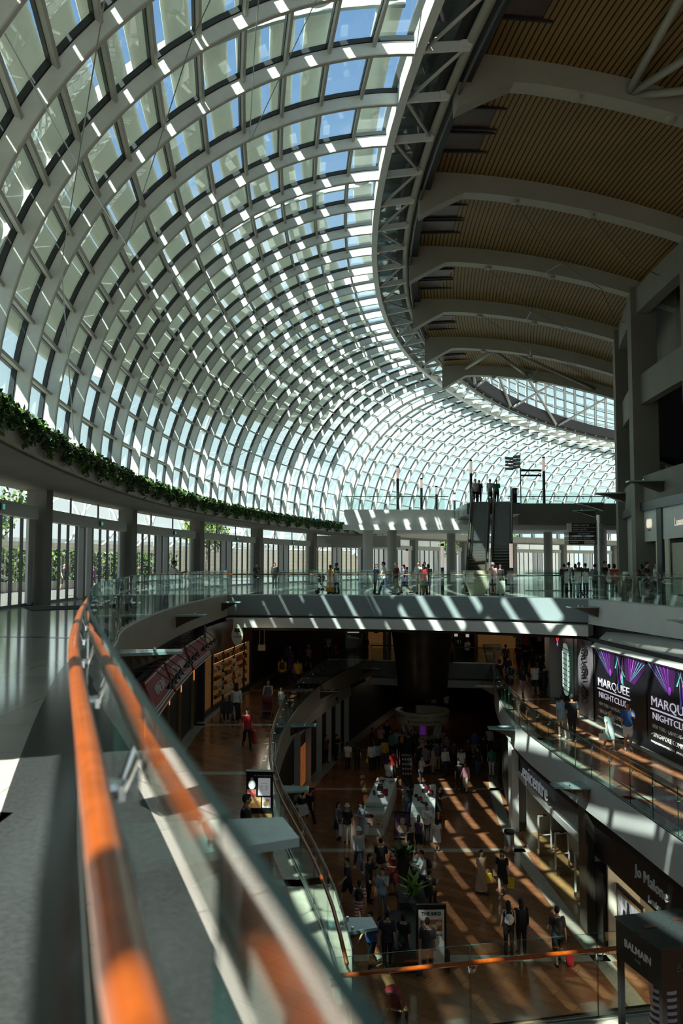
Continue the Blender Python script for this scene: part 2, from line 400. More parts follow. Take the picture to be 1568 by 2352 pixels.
for y in (19, 28.8, 37.4, 47.5, 55.5):
    a = near_y(W1L, y); b = near_y(B1L, y); mb.prism([(a.x, y - 0.2), (b.x, y - 0.2), (b.x, y + 0.2), (a.x, y + 0.2)], Z1, Z1 + 0.004)
    a = near_y(B1R, y - 3); b = near_y(W1R, y - 3); mb.prism([(a.x, y - 3.2), (b.x, y - 3.2), (b.x, y - 2.8), (a.x, y - 2.8)], Z1, Z1 + 0.004)
mb.prism([(0.0, 12.2), (9.6, 13.9), (9.6, 14.5), (0.2, 12.85)], Z1, Z1 + 0.005)
trim(mb, 'stone_beige')
mb = MB()
flat_strip(mb, offset_line(W2L, -0.75), offset_line(W2L, 0), Z2); flat_strip(mb, offset_line(W2R, 0.2), offset_line(W2R, 0.75), Z2)
for y in (27.0, 36.9, 46.8, 56.5):
    a = near_y(W2L, y); b = near_y(W2R, y); mb.prism([(a.x, y - 0.22), (b.x, y - 0.22), (b.x, y + 0.22), (a.x, y + 0.22)], Z2, Z2 + 0.004)
trim(mb, 'stone_beige')
# slab edges: fascias, dark reveals
def fascia(P, z0, z1, th, mt, side=1):
    mb = MB(); wall_strip(mb, P, z0, z1, th * side); return trim(mb, mt)
fascia(clipy(EL, -10, 45), -1.12, 0.0, -0.05, 'fascia_tan')
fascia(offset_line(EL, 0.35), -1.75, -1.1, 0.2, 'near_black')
fascia(BF, -1.05, 0.0, -0.10, 'fascia_grey')
mb = MB(); P = offset_line(BF, -0.2)
mb.sweep([[(p.x, p.y, -1.72), (p.x, p.y, -1.22), (q.x, q.y, -1.12), (q.x, q.y, -1.72)] for p, q in zip(P, offset_line(BF, 0.7))]); trim(mb, 'fascia_white')
fascia(ER, -1.15, 0.0, -0.06, 'fascia_light')
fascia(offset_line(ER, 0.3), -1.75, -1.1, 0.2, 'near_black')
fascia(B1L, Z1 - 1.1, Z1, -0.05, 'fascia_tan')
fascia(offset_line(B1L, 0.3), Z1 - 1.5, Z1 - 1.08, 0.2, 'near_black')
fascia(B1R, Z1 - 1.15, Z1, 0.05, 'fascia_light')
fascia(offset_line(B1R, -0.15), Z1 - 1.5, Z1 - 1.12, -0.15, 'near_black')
FE = [Vector((2.2, 62.3)), Vector((6.4, 61.0)), Vector((10.9, 60.2))]
fascia(FE, Z1 - 1.1, Z1, -0.08, 'fascia_grey')
mb = MB(); P = offset_line(FE, -0.15); mb.sweep([[(p.x, p.y, Z1 - 1.75), (p.x, p.y, Z1 - 1.25), (q.x, q.y, Z1 - 1.15), (q.x, q.y, Z1 - 1.75)] for p, q in zip(P, offset_line(FE, 0.6))]); trim(mb, 'fascia_white')
fascia([Vector(p) for p in near_edge], Z1 - 1.1, Z1, -0.05, 'fascia_tan')
# soffits of the two upper slabs
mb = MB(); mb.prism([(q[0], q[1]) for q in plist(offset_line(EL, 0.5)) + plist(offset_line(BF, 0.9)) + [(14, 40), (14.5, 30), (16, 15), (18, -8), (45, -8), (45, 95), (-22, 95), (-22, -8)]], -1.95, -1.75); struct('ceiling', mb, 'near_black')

# ------------------------------------------------------------------ lower walls
def wall(name, P, z0, z1, th, mt): mb = MB(); wall_strip(mb, P, z0, z1, th); return struct(name, mb, mt)
wall('wall_left', W1L, Z1, -1.75, 0.2, 'near_black')
mb = MB()
wall_strip(mb, [p for p in W1R if p.y < 41.5], Z1, -1.75, -0.2); wall_strip(mb, [p for p in W1R if p.y > 46.5], Z1, -1.75, -0.2)
struct('wall_right', mb, 'near_black')
wall('wall_left', W2L, Z2, Z1 - 1.1, 0.2, 'near_black')
mb = MB()
wall_strip(mb, [p for p in W2R if p.y > 40.6], Z2, Z1 - 1.1, -0.2)
struct('wall_right', mb, 'near_black')
mb = MB(); mb.box((10, 95, -6.3), (70, 0.3, 9.2)); struct('wall_back', mb, 'near_black')
mb = MB(); mb.box((10, -8, -6.3), (70, 0.3, 9.2)); struct('wall_front', mb, 'near_black')
mb = MB(); mb.box((45, 45, -6.3), (0.3, 106, 9.2)); struct('wall_right', mb, 'near_black')
mb = MB(); mb.box((-22, 45, -6.3), (0.3, 106, 9.2)); struct('wall_left', mb, 'near_black')
mb = MB(); mb.box((33, -18, 9), (52, 0.3, 18.2)); mb.box((38, -11.5, 8), (43, 0.3, 20)); mb.box((60, 60, 9), (0.3, 158, 18.2)); struct('wall_front', mb, 'concrete')  # middle box is unseen, added to stop sun leaking in from behind

# ------------------------------------------------------------------ the glass vault
K0, K1 = -14, 40
T = [i / 13 for i in range(14)]
roof = empty('window_1', pol(106, 10, 5.4), kind='structure', label='great curved glass vault along the left side of the hall')
RL = roof.location.copy()
def pbuild(name, mb, mt, parent, org, smooth=False, **k):
    mb.v = [(p[0] - org[0], p[1] - org[1], p[2] - org[2]) for p in mb.v]
    return build(name, mb, mt, parent, smooth, **k)
NT = 27
def rib_mesh(mb, k, w, d, f0, mi):
    tang = (pol(100, phik(k) + 0.5, 0) - pol(100, phik(k) - 0.5, 0)).normalized() * (w / 2)
    rings = []
    for i in range(NT):
        t = i / (NT - 1); a = vault(k, t, -d); b = vault(k, t, f0)
        rings.append([a - tang, a + tang, b + tang, b - tang])
    mb.sweep(rings, mi=mi)
for k in range(K0, K1 + 1):
    mb = MB()
    if k in (18, 19): rib_mesh(mb, k - 0.11, 0.10, 0.42, 0.0, 0); rib_mesh(mb, k + 0.11, 0.10, 0.42, 0.0, 0)
    else: rib_mesh(mb, k, 0.085, 0.36, 0.0, 0)
    r = pbuild('rib', mb, ['white_steel'], roof, RL)
    mb = MB(); rib_mesh(mb, k, 0.13, 0.395, -0.36, 0); f = pbuild('flange', mb, ['warm_steel'], r, (0, 0, 0)); f.data.transform(Matrix.Translation(-RL))
    mb = MB(); rib_mesh(mb, k, 0.16, -0.015, 0.15, 0); f = pbuild('glazing_frame', mb, ['dark_gasket'], r, (0, 0, 0)); f.data.transform(Matrix.Translation(-RL))
for i, t in enumerate(T):
    mb = MB(); rings = []; fr = []
    for k in range(K0, K1 + 1):
        n = vnormal(k, t); tt = (vault(k, min(1, t + .01)) - vault(k, t - .01)).normalized()
        a = vault(k, t, -0.15); b = vault(k, t, 0.02)
        rings.append([a - tt * 0.045, a + tt * 0.045, b + tt * 0.03, b - tt * 0.03])
        c = vault(k, t, 0.02); d = vault(k, t, 0.14)
        fr.append([c - tt * 0.05, c + tt * 0.05, d + tt * 0.05, d - tt * 0.05])
    mb.sweep(rings); p = pbuild('purlin', mb, 'warm_steel', roof, RL)
    mb = MB(); mb.sweep(fr); f = build('glazing_frame', mb, 'dark_gasket', p); f.data.transform(Matrix.Translation(-RL))
mb = MB(); nv = 14
for k in range(K0, K1 + 1):
    for t in T: mb.v.append(tuple(vault(k, t, 0.12) - RL))
for a in range(K1 - K0):
    for j in range(13): mb.face((a * nv + j, (a + 1) * nv + j, (a + 1) * nv + j + 1, a * nv + j + 1))
build('glass_panes', mb, 'vault_glass', roof)
# bracing cables between rib nodes
cab = [((-4, 9 / 13), (0, 9 / 13)), ((0, 9 / 13), (-7, 12.5 / 13)), ((0, 5 / 13), (-5, 10 / 13)), ((-4, 4 / 13), (0, 5 / 13)), ((-3.5, 6 / 13), (0.7, 0.2 / 13)), ((-6, 11 / 13), (-1, 12.9 / 13)),
       ((8, 1 / 13), (13, 6 / 13)), ((13, 1 / 13), (9, 6 / 13)), ((16, 2 / 13), (21, 7 / 13)), ((21, 2 / 13), (16, 7 / 13)), ((21, 6 / 13), (26, 11 / 13)), ((25, 3 / 13), (21, 9 / 13)), ((20, 1 / 13), (17, 5 / 13))]
for (a, b), (c, d) in cab:
    mb = MB(); mb.tube([vault(a, b, -0.45), vault((a + c) / 2, (b + d) / 2, -0.62 if abs(a - c) < 4.5 else -0.75), vault(c, d, -0.45)], 0.014, 6)
    pbuild('bracing_cable', mb, 'brushed', roof, RL)
# ridge beam, outer chord and lacing
rdg = empty('ridge_truss', pol(100.2, 8, 16.8), kind='structure')
GL = rdg.location.copy()
mb = MB(); rings = []
for k2 in range(K0 * 2, K1 * 2 + 1):
    k = k2 / 2; p = vault(k, 1); rr = RT + 0.13
    rings.append([pol(rr, phik(k), p.z - 0.42), pol(rr - 0.26, phik(k), p.z - 0.42), pol(rr - 0.26, phik(k), p.z + 0.2), pol(rr, phik(k), p.z + 0.2)])
mb.sweep(rings); pbuild('ridge_beam', mb, 'white_steel', rdg, GL)
mb = MB(); mb.tube([pol(RT - 1.55, phik(k), ridge_z(k) + 0.12) for k in range(K0, K1 + 1)], 0.15, 10); pbuild('chord_tube', mb, 'beam_paint', rdg, GL, True)
mb = MB()
for dz, dr in ((0.05, -1.85), (-0.1, -1.8)):
    mb.tube([pol(RT + dr, phik(k), ridge_z(k) + dz) for k in range(K0, K1 + 1)], 0.045, 6)
pbuild('cable_tray', mb, 'gunmetal', rdg, GL)
for k in range(K0, K1 + 1):
    z = ridge_z(k)
    mb = MB(); mb.bar(pol(RT - 0.1, phik(k), z - 0.18), pol(RT - 1.5, phik(k), z), 0.13, 0.26)
    mb.bar(pol(RT - 1.25, phik(k), z - 0.03), pol(RT - 1.55, phik(k), z + 0.02), 0.3, 0.2); pbuild('outrigger', mb, 'white_steel', rdg, GL)
    if k < K1:
        a, b = (k, k + 1) if k % 4 in (0, 1) else (k + 1, k)
        mb = MB(); mb.tube([pol(RT - 0.15, phik(a), ridge_z(a) - 0.25), pol(RT - 1.45, phik(b), ridge_z(b) - 0.02)], 0.055, 8); pbuild('lacing_tube', mb, 'warm_steel', rdg, GL, True)
# narrow clear strip between ridge and timber ceiling
mb = MB()
for k in range(K0, K1): 
    mb.add([pol(RT - 0.1, phik(k), ridge_z(k) + 0.2), pol(RT - 1.1, phik(k), ridge_z(k) + 0.32), pol(RT - 1.1, phik(k + 1), ridge_z(k) + 0.32), pol(RT - 0.1, phik(k + 1), ridge_z(k) + 0.2)], [(0, 1, 2, 3)])
pbuild('glass_strip', mb, 'vault_glass', rdg, GL)
mb = MB()
rings = [[pol(RT + 0.15, phik(k), ridge_z(k) + 0.75), pol(RT - 2.2, phik(k), ridge_z(k) + 1.5), pol(RT - 2.2, phik(k), ridge_z(k) + 1.6), pol(RT + 0.15, phik(k), ridge_z(k) + 0.85)] for k in range(K0, 17)]
mb.sweep(rings); pbuild('sun_cover', mb, 'gunmetal', rdg, GL)  # opaque cover added over the clear strip to keep the sun out
mb = MB()
rings = [[pol(RT - 1.1, phik(k), ridge_z(k) + 0.3), pol(RT - 2.2, phik(k), ridge_z(k) + 0.3), pol(RT - 2.2, phik(k), ridge_z(k) + 1.4), pol(RT - 1.1, phik(k), ridge_z(k) + 1.4)] for k in range(K0, K1 + 1)]
mb.sweep(rings); pbuild('gutter', mb, 'near_black', rdg, GL)

# outside sun-shade blades above the upper part of the vault
shade = empty('sun_shade', pol(108, 4, 16), label='rows of cream sun-shade blades outside above the glass vault', cat='sun shade')
SL = shade.location.copy()
def tlow(k): return 0.21 + 0.0145 * max(k, -4) 
rows = []; t = 0.21
while t < 1.0: rows.append(t); t += 0.055
rows = [q for q in rows if not 0.91 < q < 0.94]
OFF = 2.2
for t in rows:
    hw = 0.60 - 0.155 * max(0, min(1, (t - 0.4) / 0.25))
    kmax = min(16.4, (t - 0.165) / 0.0145)
    segs = [(-14, -6.9), (-6.8, -5.6), (-5.45, -0.6), (-0.42, 4.05), (4.22, 9.05), (9.22, 13.7), (13.85, 16.4)]
    segs = segs[1:]
    for a, b in segs:
        b = min(b, kmax)
        if b - a < 0.8: continue
        mb = MB(); n = max(3, int((b - a) * 1.6)); rings = []
        for i in range(n + 1):
            k = a + (b - a) * i / n; c = vault(k, t, OFF); nn = vnormal(k, t); tt = (vault(k, t + .01) - vault(k, t - .01)).normalized()
            x = (tt * math.cos(0.16) + nn * math.sin(0.16)); y = (nn * math.cos(0.16) - tt * math.sin(0.16))
            rings.append([c + x * (hw * math.cos(2 * PI * j / 12)) + y * (0.24 * math.sin(2 * PI * j / 12)) for j in range(12)])
        mb.sweep(rings); pbuild('blade', mb, 'blade_cream', shade, SL, True)
t = 0.0315  # unseen rows, spaced so their gaps let sun onto the near rail and floor
while t < 1.13:
    if 0.08 < t < 0.09: t += 0.055
    mb = MB(); rings = []
    for i in range(11):
        k = -14 + 7.1 * i / 10; c = vault(k, t, OFF); nn = vnormal(k, t); tt = (vault(k, t + .01) - vault(k, t - .01)).normalized()
        x = (tt * math.cos(0.16) + nn * math.sin(0.16)); y = (nn * math.cos(0.16) - tt * math.sin(0.16))
        rings.append([c + x * (0.42 * math.cos(2 * PI * j / 12)) + y * (0.24 * math.sin(2 * PI * j / 12)) for j in range(12)])
    mb.sweep(rings); pbuild('blade', mb, 'blade_cream', shade, SL, True); t += 0.055
for k in (-5.5, -0.5, 4.15, 9.15, 13.8, 16.6):
    mb = MB(); t0 = max(0.2, 0.165 + 0.0145 * k); rings = []
    if t0 > 0.9: t0 = 0.9 - (k - 13) * 0.1
    for i in range(17):
        t = t0 + (1 - t0) * i / 16
        rings.append([vault(k - 0.03, t, 2.0), vault(k + 0.03, t, 2.0), vault(k + 0.03, t, 2.75), vault(k - 0.03, t, 2.75)])
    mb.sweep(rings); pbuild('support_fin', mb, 'blade_white', shade, SL)

# ------------------------------------------------------------------ timber ceiling, beams
def beam_z(r): x = max(0, 98.5 - r); return 17.25 - 0.04 * x - 0.0145 * x * x
def kz(k): return -0.018 * max(0, k - 6) * 3
KB = [-9, -6, -3, 0, 3, 6, 9, 12, 15, 18, 21]
for ka, kb in zip([-12] + KB, KB):
    if kb > 15: break
    mb = MB(); rings = []
    nr = 14; rs = [99.0 - (12.2 if kb <= 9 else 14.8) * i / nr for i in range(nr + 1)]
    for i in range(7):
        k = ka + (kb - ka) * i / 6
        rings.append([pol(r, phik(k), beam_z(r) + 0.78 + kz(k)) for r in rs] + [pol(r, phik(k), beam_z(r) + 1.1 + kz(k)) for r in rs[::-1]])
    mb.sweep(rings); c = struct('ceiling', mb, 'timber_slats')
    km = ka + (kb - ka) * 0.52
    for q in (-0.32, 0.32):
        mb = MB(); z = beam_z(97.7) + 0.74 + kz(km)
        P = [pol(r, phik(km + q + s), z + h) for h in (0, 0.06) for r, s in ((98.7, -0.25), (96.9, -0.25), (96.9, 0.25), (98.7, 0.25))]
        mb.hexa(P); build('recess_panel', mb, 'shop_brown', c)
        for s in (-0.27, 0.27):
            mb = MB(); mb.bar(pol(98.75, phik(km + q + s), z - 0.02), pol(96.8, phik(km + q + s), z - 0.02), 0.08, 0.12); build('recess_frame', mb, 'near_black', c)
for k in KB[:9]:
    mb = MB(); rings = []
    tang = (pol(90, phik(k) + .5, 0) - pol(90, phik(k) - .5, 0)).normalized() * 0.32
    for i in range(25):
        r = 99.25 - 15.0 * i / 24; z = beam_z(r) + kz(k); zb = z - max(0, (r - 97.3)) * 0.55; 
        rings.append([pol(r, phik(k), zb) - tang, pol(r, phik(k), zb) + tang, pol(r, phik(k), z + 0.95) + tang, pol(r, phik(k), z + 0.95) - tang])
    mb.sweep(rings); bm_ = struct('trim_%d' % (100 + k), mb, 'beam_paint')
    mb = MB()
    for r in (95.2, 92.0):
        c = pol(r, phik(k), beam_z(r) + kz(k) - 0.07); mb.lathe([(0.02, -0.08), (0.16, -0.06), (0.2, 0.08)], c, 10)
    build('hanger_boss', mb, 'beam_paint', bm_)
# raking tubes above the first and last beams
mb = MB()
def apexed(k, r, pts):
    a = pol(r, phik(k), beam_z(r) + kz(k) + 0.35); mb = MB()
    for (k2, r2, dz) in pts: mb.tube([a, pol(r2, phik(k2), beam_z(r2) + kz(k2) + dz)], 0.13, 10)
    return trim(mb, 'beam_paint', smooth=True)
apexed(0, 93.5, [(-2.6, 94.4, 0.5), (-2.6, 91.4, 0.5), (-1.5, 88.6, 0.5)])
apexed(15, 92.6, [(12.3, 94.4, 0.2)]); apexed(14.6, 97.2, [(12.2, 94.4, 0.2)]); apexed(15, 87.4, [(12.3, 93.0, 0.2)])
# thin rods under the ceiling
for a, b, c, d in ((3, 95.2, 6, 89.5), (3, 92, 6, 92.5), (6, 95.2, 9, 90), (6, 92.5, 9, 92.5), (9, 95, 12, 89), (9, 92, 12, 92), (12, 95, 15, 88), (12, 91, 15, 93), (3, 92, 4.6, 87.2), (6, 89.5, 7.5, 87.3)):
    mb = MB(); m_ = pol((b + d) / 2, phik((a + c) / 2), beam_z((b + d) / 2) - 0.75 + kz(a)); mb.tube([pol(b, phik(a), beam_z(b) + kz(a) - 0.05), m_, pol(d, phik(c), beam_z(d) + kz(c) - 0.05)], 0.018, 5); trim(mb, 'gunmetal')
# roof covering over the right wing and the closing wall of the ceiling bays
mb = MB(); rings = []
for i in range(31):
    k = -14 + 29.3 * i / 30
    rings.append([pol(99.3, phik(k), 19.2), pol(60, phik(k), 19.2), pol(60, phik(k), 19.5), pol(99.3, phik(k), 19.5)])
mb.sweep(rings); struct('ceiling', mb, 'concrete')

# ------------------------------------------------------------------ clerestory standing on the ridge beyond the timber ceiling
cl = empty('window_2', pol(99.2, phik(24), 18), kind='structure'); CLo = cl.location.copy()
RC = RT - 1.75
def cpt(k, h): return pol(RC, phik(k), ridge_z(k) + 0.2 + h)
mb = MB()
for k in range(15, 38): mb.add([cpt(k + .3, 0), cpt(k + 1.3, 0), cpt(k + 1.3, 8), cpt(k + .3, 8)], [(0, 1, 2, 3)])
pbuild('glass_panes', mb, 'vault_glass', cl, CLo)
for i in range(22):
    k = 15.4 + i; mb = MB(); n = (pol(100, phik(k), 0) - pol(99, phik(k), 0)); mb.bar(cpt(k, 0), cpt(k, 8), 0.3, 0.16, up=n); pbuild('mullion', mb, 'white_steel', cl, CLo)
    mb = MB(); mb.bar(cpt(k + .09, 0), cpt(k + .09, 8), 0.12, 0.12, up=n); pbuild('mullion_gasket', mb, 'dark_gasket', cl, CLo)
for j in range(6):
    mb = MB(); mb.tube([cpt(15.3 + q, 0.9 + 1.25 * j) for q in range(23)], 0.05, 6); pbuild('transom', mb, 'gunmetal', cl, CLo)
for a_, b_, r in ((15.6, 18.6, 1), (18.6, 16.8, 0), (18.9, 23.2, 1), (23.0, 19.8, 0), (23.3, 28, 1), (28, 24, 0), (28.3, 33, 1)):
    mb = MB(); q0 = pol(RC - 0.6, phik(a_), ridge_z(a_) + 0.2); q1 = pol(RC - 0.6, phik(b_), ridge_z(b_) + 5.2); mb.tube([q0, q1], 0.14, 8); pbuild('raking_strut', mb, 'warm_steel', cl, CLo, True)
mb = MB(); rings = [[pol(RC + 0.2, phik(k), ridge_z(k) + 8.2), pol(RC - 9, phik(k), ridge_z(k) + 8.2), pol(RC - 9, phik(k), ridge_z(k) + 8.5), pol(RC + 0.2, phik(k), ridge_z(k) + 8.5)] for k in range(15, 39)]
mb.sweep(rings); pbuild('eave', mb, 'beam_paint', cl, CLo)
for j in range(7):
    mb = MB(); mb.sweep([[pol(RC + 3.2, phik(15 + q), 18.6 + j * 1.1), pol(RC + 4.0, phik(15 + q), 19.0 + j * 1.1), pol(RC + 4.05, phik(15 + q), 18.85 + j * 1.1), pol(RC + 3.25, phik(15 + q), 18.45 + j * 1.1)] for q in range(23)]); pbuild('blade', mb, 'blade_cream', shade, SL)

# ------------------------------------------------------------------ right wing: fins, rings and walls
def RF(k):
    T_ = [(-14, 88.15), (6, 88.15), (9, 87.4), (12, 86.2), (15, 84.6), (18, 82.6), (30, 74)]
    for (a, p), (b, q) in zip(T_, T_[1:]):
        if k <= b: return p + (q - p) * (k - a) / (b - a)
    return T_[-1][1]
for k in (-9, -6, -3, 0, 3, 6, 9, 12, 15, 18):
    mb = MB(); a = phik(k); w = 0.35 / 88 * 180 / PI; r0 = RF(k); r1 = r0 - 1.25
    zt = 15.6 + kz(k)
    P = [pol(r0, a - w, 0), pol(r1, a - w, 0), pol(r1, a + w, 0), pol(r0, a + w, 0)]
    mb.hexa(P + [Vector((p.x, p.y, zt)) for p in P]); struct('trim_%d' % (200 + k), mb, 'concrete')
def ring(r0, r1, k0, k1, z0, z1, n=24):
    mb = MB(); mb.sweep([[pol(r0, phik(k0 + (k1 - k0) * i / n), z0), pol(r1, phik(k0 + (k1 - k0) * i / n), z0), pol(r1, phik(k0 + (k1 - k0) * i / n), z1), pol(r0, phik(k0 + (k1 - k0) * i / n), z1)] for i in range(n + 1)]); return mb
def fring(d0, d1, k0, k1, z0, z1, n=30):
    mb = MB(); K_ = [k0 + (k1 - k0) * i / n for i in range(n + 1)]
    mb.sweep([[pol(RF(k) - d0, phik(k), z0), pol(RF(k) - d1, phik(k), z0), pol(RF(k) - d1, phik(k), z1), pol(RF(k) - d0, phik(k), z1)] for k in K_]); return mb
trim(fring(0.4, 0.85, -12, 18, 4.7, 6.0), 'concrete'); trim(fring(0.4, 0.85, -12, 18, 9.6, 11.1), 'concrete'); trim(fring(0.25, 0.85, -12, 18, 14.2, 15.5), 'concrete')
struct('floor', fring(0.75, 18, -12, 18, 5.0, 5.98), 'near_black'); struct('floor', fring(0.75, 18, -12, 18, 9.9, 10.9), 'near_black')
struct('wall_right', fring(0.25, 0.85, -12, 18, 4.25, 4.68), 'gunmetal'); struct('wall_right', fring(4.6, 4.9, -12, 18, 6.0, 19.2), 'near_black')
struct('wall_right', fring(0.53, 0.85, 6.2, 18, 0.0, 4.7), 'plaster')
struct('wall_right', fring(2.3, 2.5, -12, 18, 10.9, 19.3), 'concrete')
mb = MB(); a, b = pol(86.0, phik(18.2), 0), pol(58, phik(18.2), 0); mb.bar((a.x, a.y, 13), (b.x, b.y, 13), 0.3, 26); struct('wall_back', mb, 'near_black')

# ------------------------------------------------------------------ left wing: ledge, entrance glazing
trim(ring(112.35, 111.75, -6.9, 44, 4.72, 5.42, 60), 'fascia_tan')
mb = ring(115.4, 112.0, -6.9, 44, 4.66, 4.82, 60); struct('ceiling', mb, 'concrete')
mb = ring(118.5, 112.2, -6.9, 44, 5.3, 5.45, 60); struct('ceiling', mb, 'concrete')
# ------------------------------------------------------------------ entrance glazing, bay by bay
RD = 115.0
colphi = [-6.6 + 6 * i for i in range(-1, 12)]
for a in colphi:
    mb = MB(); w = 0.19
    P = [pol(RD + 0.25, a - w, 0), pol(RD - 0.55, a - w, 0), pol(RD - 0.55, a + w, 0), pol(RD + 0.25, a + w, 0)]
    mb.hexa(P + [Vector((p.x, p.y, 4.68)) for p in P]); trim(mb, 'concrete')
for n, a in enumerate(colphi[:-1]):
    a0, a1 = a + 0.19, a + 6 - 0.19
    d = empty('door_%d' % (n + 1), pol(RD, a + 3, 0), kind='structure'); DL = d.location.copy()
    def seg(mb, r0, r1, z0, z1, f0, f1, m_=6):
        mb.sweep([[pol(r0, a0 + (a1 - a0) * (f0 + (f1 - f0) * i / m_), z0), pol(r1, a0 + (a1 - a0) * (f0 + (f1 - f0) * i / m_), z0), pol(r1, a0 + (a1 - a0) * (f0 + (f1 - f0) * i / m_), z1), pol(r0, a0 + (a1 - a0) * (f0 + (f1 - f0) * i / m_), z1)] for i in range(m_ + 1)])
    mb = MB(); seg(mb, RD - 0.35, RD + 0.05, 3.42, 3.92, 0.0, 0.97); tr = pbuild('transom_box', mb, 'warm_steel', d, DL)
    mb = MB()
    for j in range(6):
        f = j / 6; mb.add([pol(RD, a0 + (a1 - a0) * f, 0.05), pol(RD, a0 + (a1 - a0) * (f + 1 / 6), 0.05), pol(RD, a0 + (a1 - a0) * (f + 1 / 6), 4.66), pol(RD, a0 + (a1 - a0) * f, 4.66)], [(0, 1, 2, 3)])
    pbuild('glass_panes', mb, 'door_glass', d, DL)
    nm = 10
    for j in range(nm + 1):
        f = 0.015 + 0.97 * j / nm; p = pol(RD - 0.03, a0 + (a1 - a0) * f, 0)
        mb = MB(); mb.box((p.x, p.y, 1.71), (0.12, 0.055, 3.42), -R(a0 + (a1 - a0) * f)); pbuild('mullion', mb, 'dark_gasket', d, DL)
    for j in (1, 2):
        f = j / 3; p = pol(RD - 0.02, a0 + (a1 - a0) * f, 4.29); mb = MB(); mb.box(p, (0.08, 0.04, 0.74), -R(a + 6 * f)); pbuild('mullion', mb, 'dark_gasket', d, DL)
    for f0, f1 in ((0.015, 0.06), (0.42, 0.475), (0.52, 0.575), (0.94, 0.985)):
        mb = MB(); seg(mb, RD - 0.10, RD + 0.0, 0.03, 3.42, f0, f1, 1); pbuild('door_leaf_panel', mb, 'white_paint', d, DL)
    mb = MB(); seg(mb, RD - 0.08, RD + 0.05, 0.0, 0.10, 0, 1); pbuild('threshold', mb, 'gunmetal', d, DL)
    p = pol(RD - 0.40, a0 + (a1 - a0) * 0.62, 3.66); mb = MB(); mb.box(p, (0.05, 0.42, 0.26), -R(a + 3.7)); e_ = pbuild('exit_sign', mb, 'gunmetal', tr, (0, 0, 0)); e_.data.transform(Matrix.Translation(-DL))
    mb = MB(); mb.box(p + Vector((0.035, 0, 0)), (0.02, 0.2, 0.18), -R(a + 3.7)); e2 = build('sign_face', mb, 'exit_green', d); e2.data.transform(Matrix.Translation(-DL))
mb = MB(); P = [(-10.9, 29.2), (-7.7, 31.6), (-9.2, 33.4), (-12.1, 31.6)]
mb.prism(P, 0, 0.02); build('door_mat', mb, 'asphalt_mat', label='black entrance mat on the stone floor inside the left doors', cat='mat')

# ------------------------------------------------------------------ glass balustrades
def balustrade(P, z, side, label, pane=1.65, h=1.32, rail_h=1.1, rail='orange_wood', off=0.088, start=0.0, group='glass balustrades along the floor edges', rr=0.034):
    """P: glass line. side=+1: handrail to the left of travel"""
    L = plen(P); p0 = at_len(P, L / 2)[0]; root = empty('glass_balustrade', (p0.x, p0.y, z), label=label, cat='balustrade', group=group); o = root.location.copy()
    s = start; k = 0
    while s < L - 0.3:
        e = min(L, s + pane); mb = MB(); ns = 2
        for i in range(ns):
            a, ta = at_len(P, s + (e - s) * i / ns + (0.008 if i == 0 else 0)); b, tb = at_len(P, s + (e - s) * (i + 1) / ns - (0.008 if i == ns - 1 else 0))
            n = Vector((-ta.y, ta.x)) * 0.009
            v = [(a.x - n.x, a.y - n.y, z + 0.02), (a.x + n.x, a.y + n.y, z + 0.02), (b.x + n.x, b.y + n.y, z + 0.02), (b.x - n.x, b.y - n.y, z + 0.02)]
            v += [(x, y, z + h) for x, y, _ in v]
            mb.add(v, [(0, 3, 7, 4), (1, 5, 6, 2)], 0); mb.add(v, [(4, 7, 6, 5)], 1)
            if i == 0: mb.add(v, [(0, 4, 5, 1)], 1)
            if i == ns - 1: mb.add(v, [(3, 2, 6, 7)], 1)
        pbuild('glass_pane', mb, ['rail_glass', 'glass_edge'], root, o)
        # bracket
        q, t = at_len(P, s + 0.005); n = Vector((-t.y, t.x)) * side; q3 = Vector((q.x, q.y, z + rail_h - 0.16)); n3 = Vector((n.x, n.y, 0)); t3 = Vector((t.x, t.y, 0))
        mb = MB()
        mb.tube([q3 - n3 * 0.03, q3 + n3 * 0.035], 0.03, 10)
        mb.bar(q3 + n3 * 0.03 - t3 * 0.07, q3 + n3 * 0.03 + t3 * 0.07, 0.02, 0.045)
        for sg in (-1, 1): mb.tube([q3 + n3 * 0.035 + t3 * 0.035 * sg, q3 + n3 * (off - 0.01) + t3 * 0.07 * sg + Vector((0, 0, 0.115))], 0.010, 6)
        mb.bar(q3 + n3 * off - t3 * 0.1 + Vector((0, 0, 0.12)), q3 + n3 * off + t3 * 0.1 + Vector((0, 0, 0.12)), 0.03, 0.012)
        pbuild('rail_bracket', mb, 'chrome', root, o)
        s = e; k += 1
    Q = offset_line(P, off * side); mb = MB(); mb.tube([(p.x, p.y, z + rail_h) for p in Q], rr, 14); pbuild('handrail', mb, rail, root, o, True)
    mb = MB()
    for dd in (-0.045, 0.03):
        A = offset_line(P, dd); B = offset_line(P, dd + 0.02); mb.sweep([[(a.x, a.y, z), (a.x, a.y, z + 0.045), (b.x, b.y, z + 0.045), (b.x, b.y, z)] for a, b in zip(A, B)])
    pbuild('base_channel', mb, 'brushed', root, o)
    return root
main_b = balustrade([p for p in EL if p.y > -4.5], 0, 1, 'curving balustrade with orange timber handrail right beside the camera', start=0.55)
balustrade(offset_line(BF, 0.08), 0, 1, 'straight balustrade along the near side of the upper bridge', rail='orange_wood')
balustrade(offset_line(ER, 0.08)[::2], 0, 1, 'upper balustrade at far right in front of the shop with white panels')
balustrade(B1L[::2], Z1, 1, 'balustrade on the left edge of the middle floor, timber rail')
balustrade(B1R[::2], Z1, -1, 'balustrade on the right edge of the middle floor before the nightclub hoarding', pane=1.5)
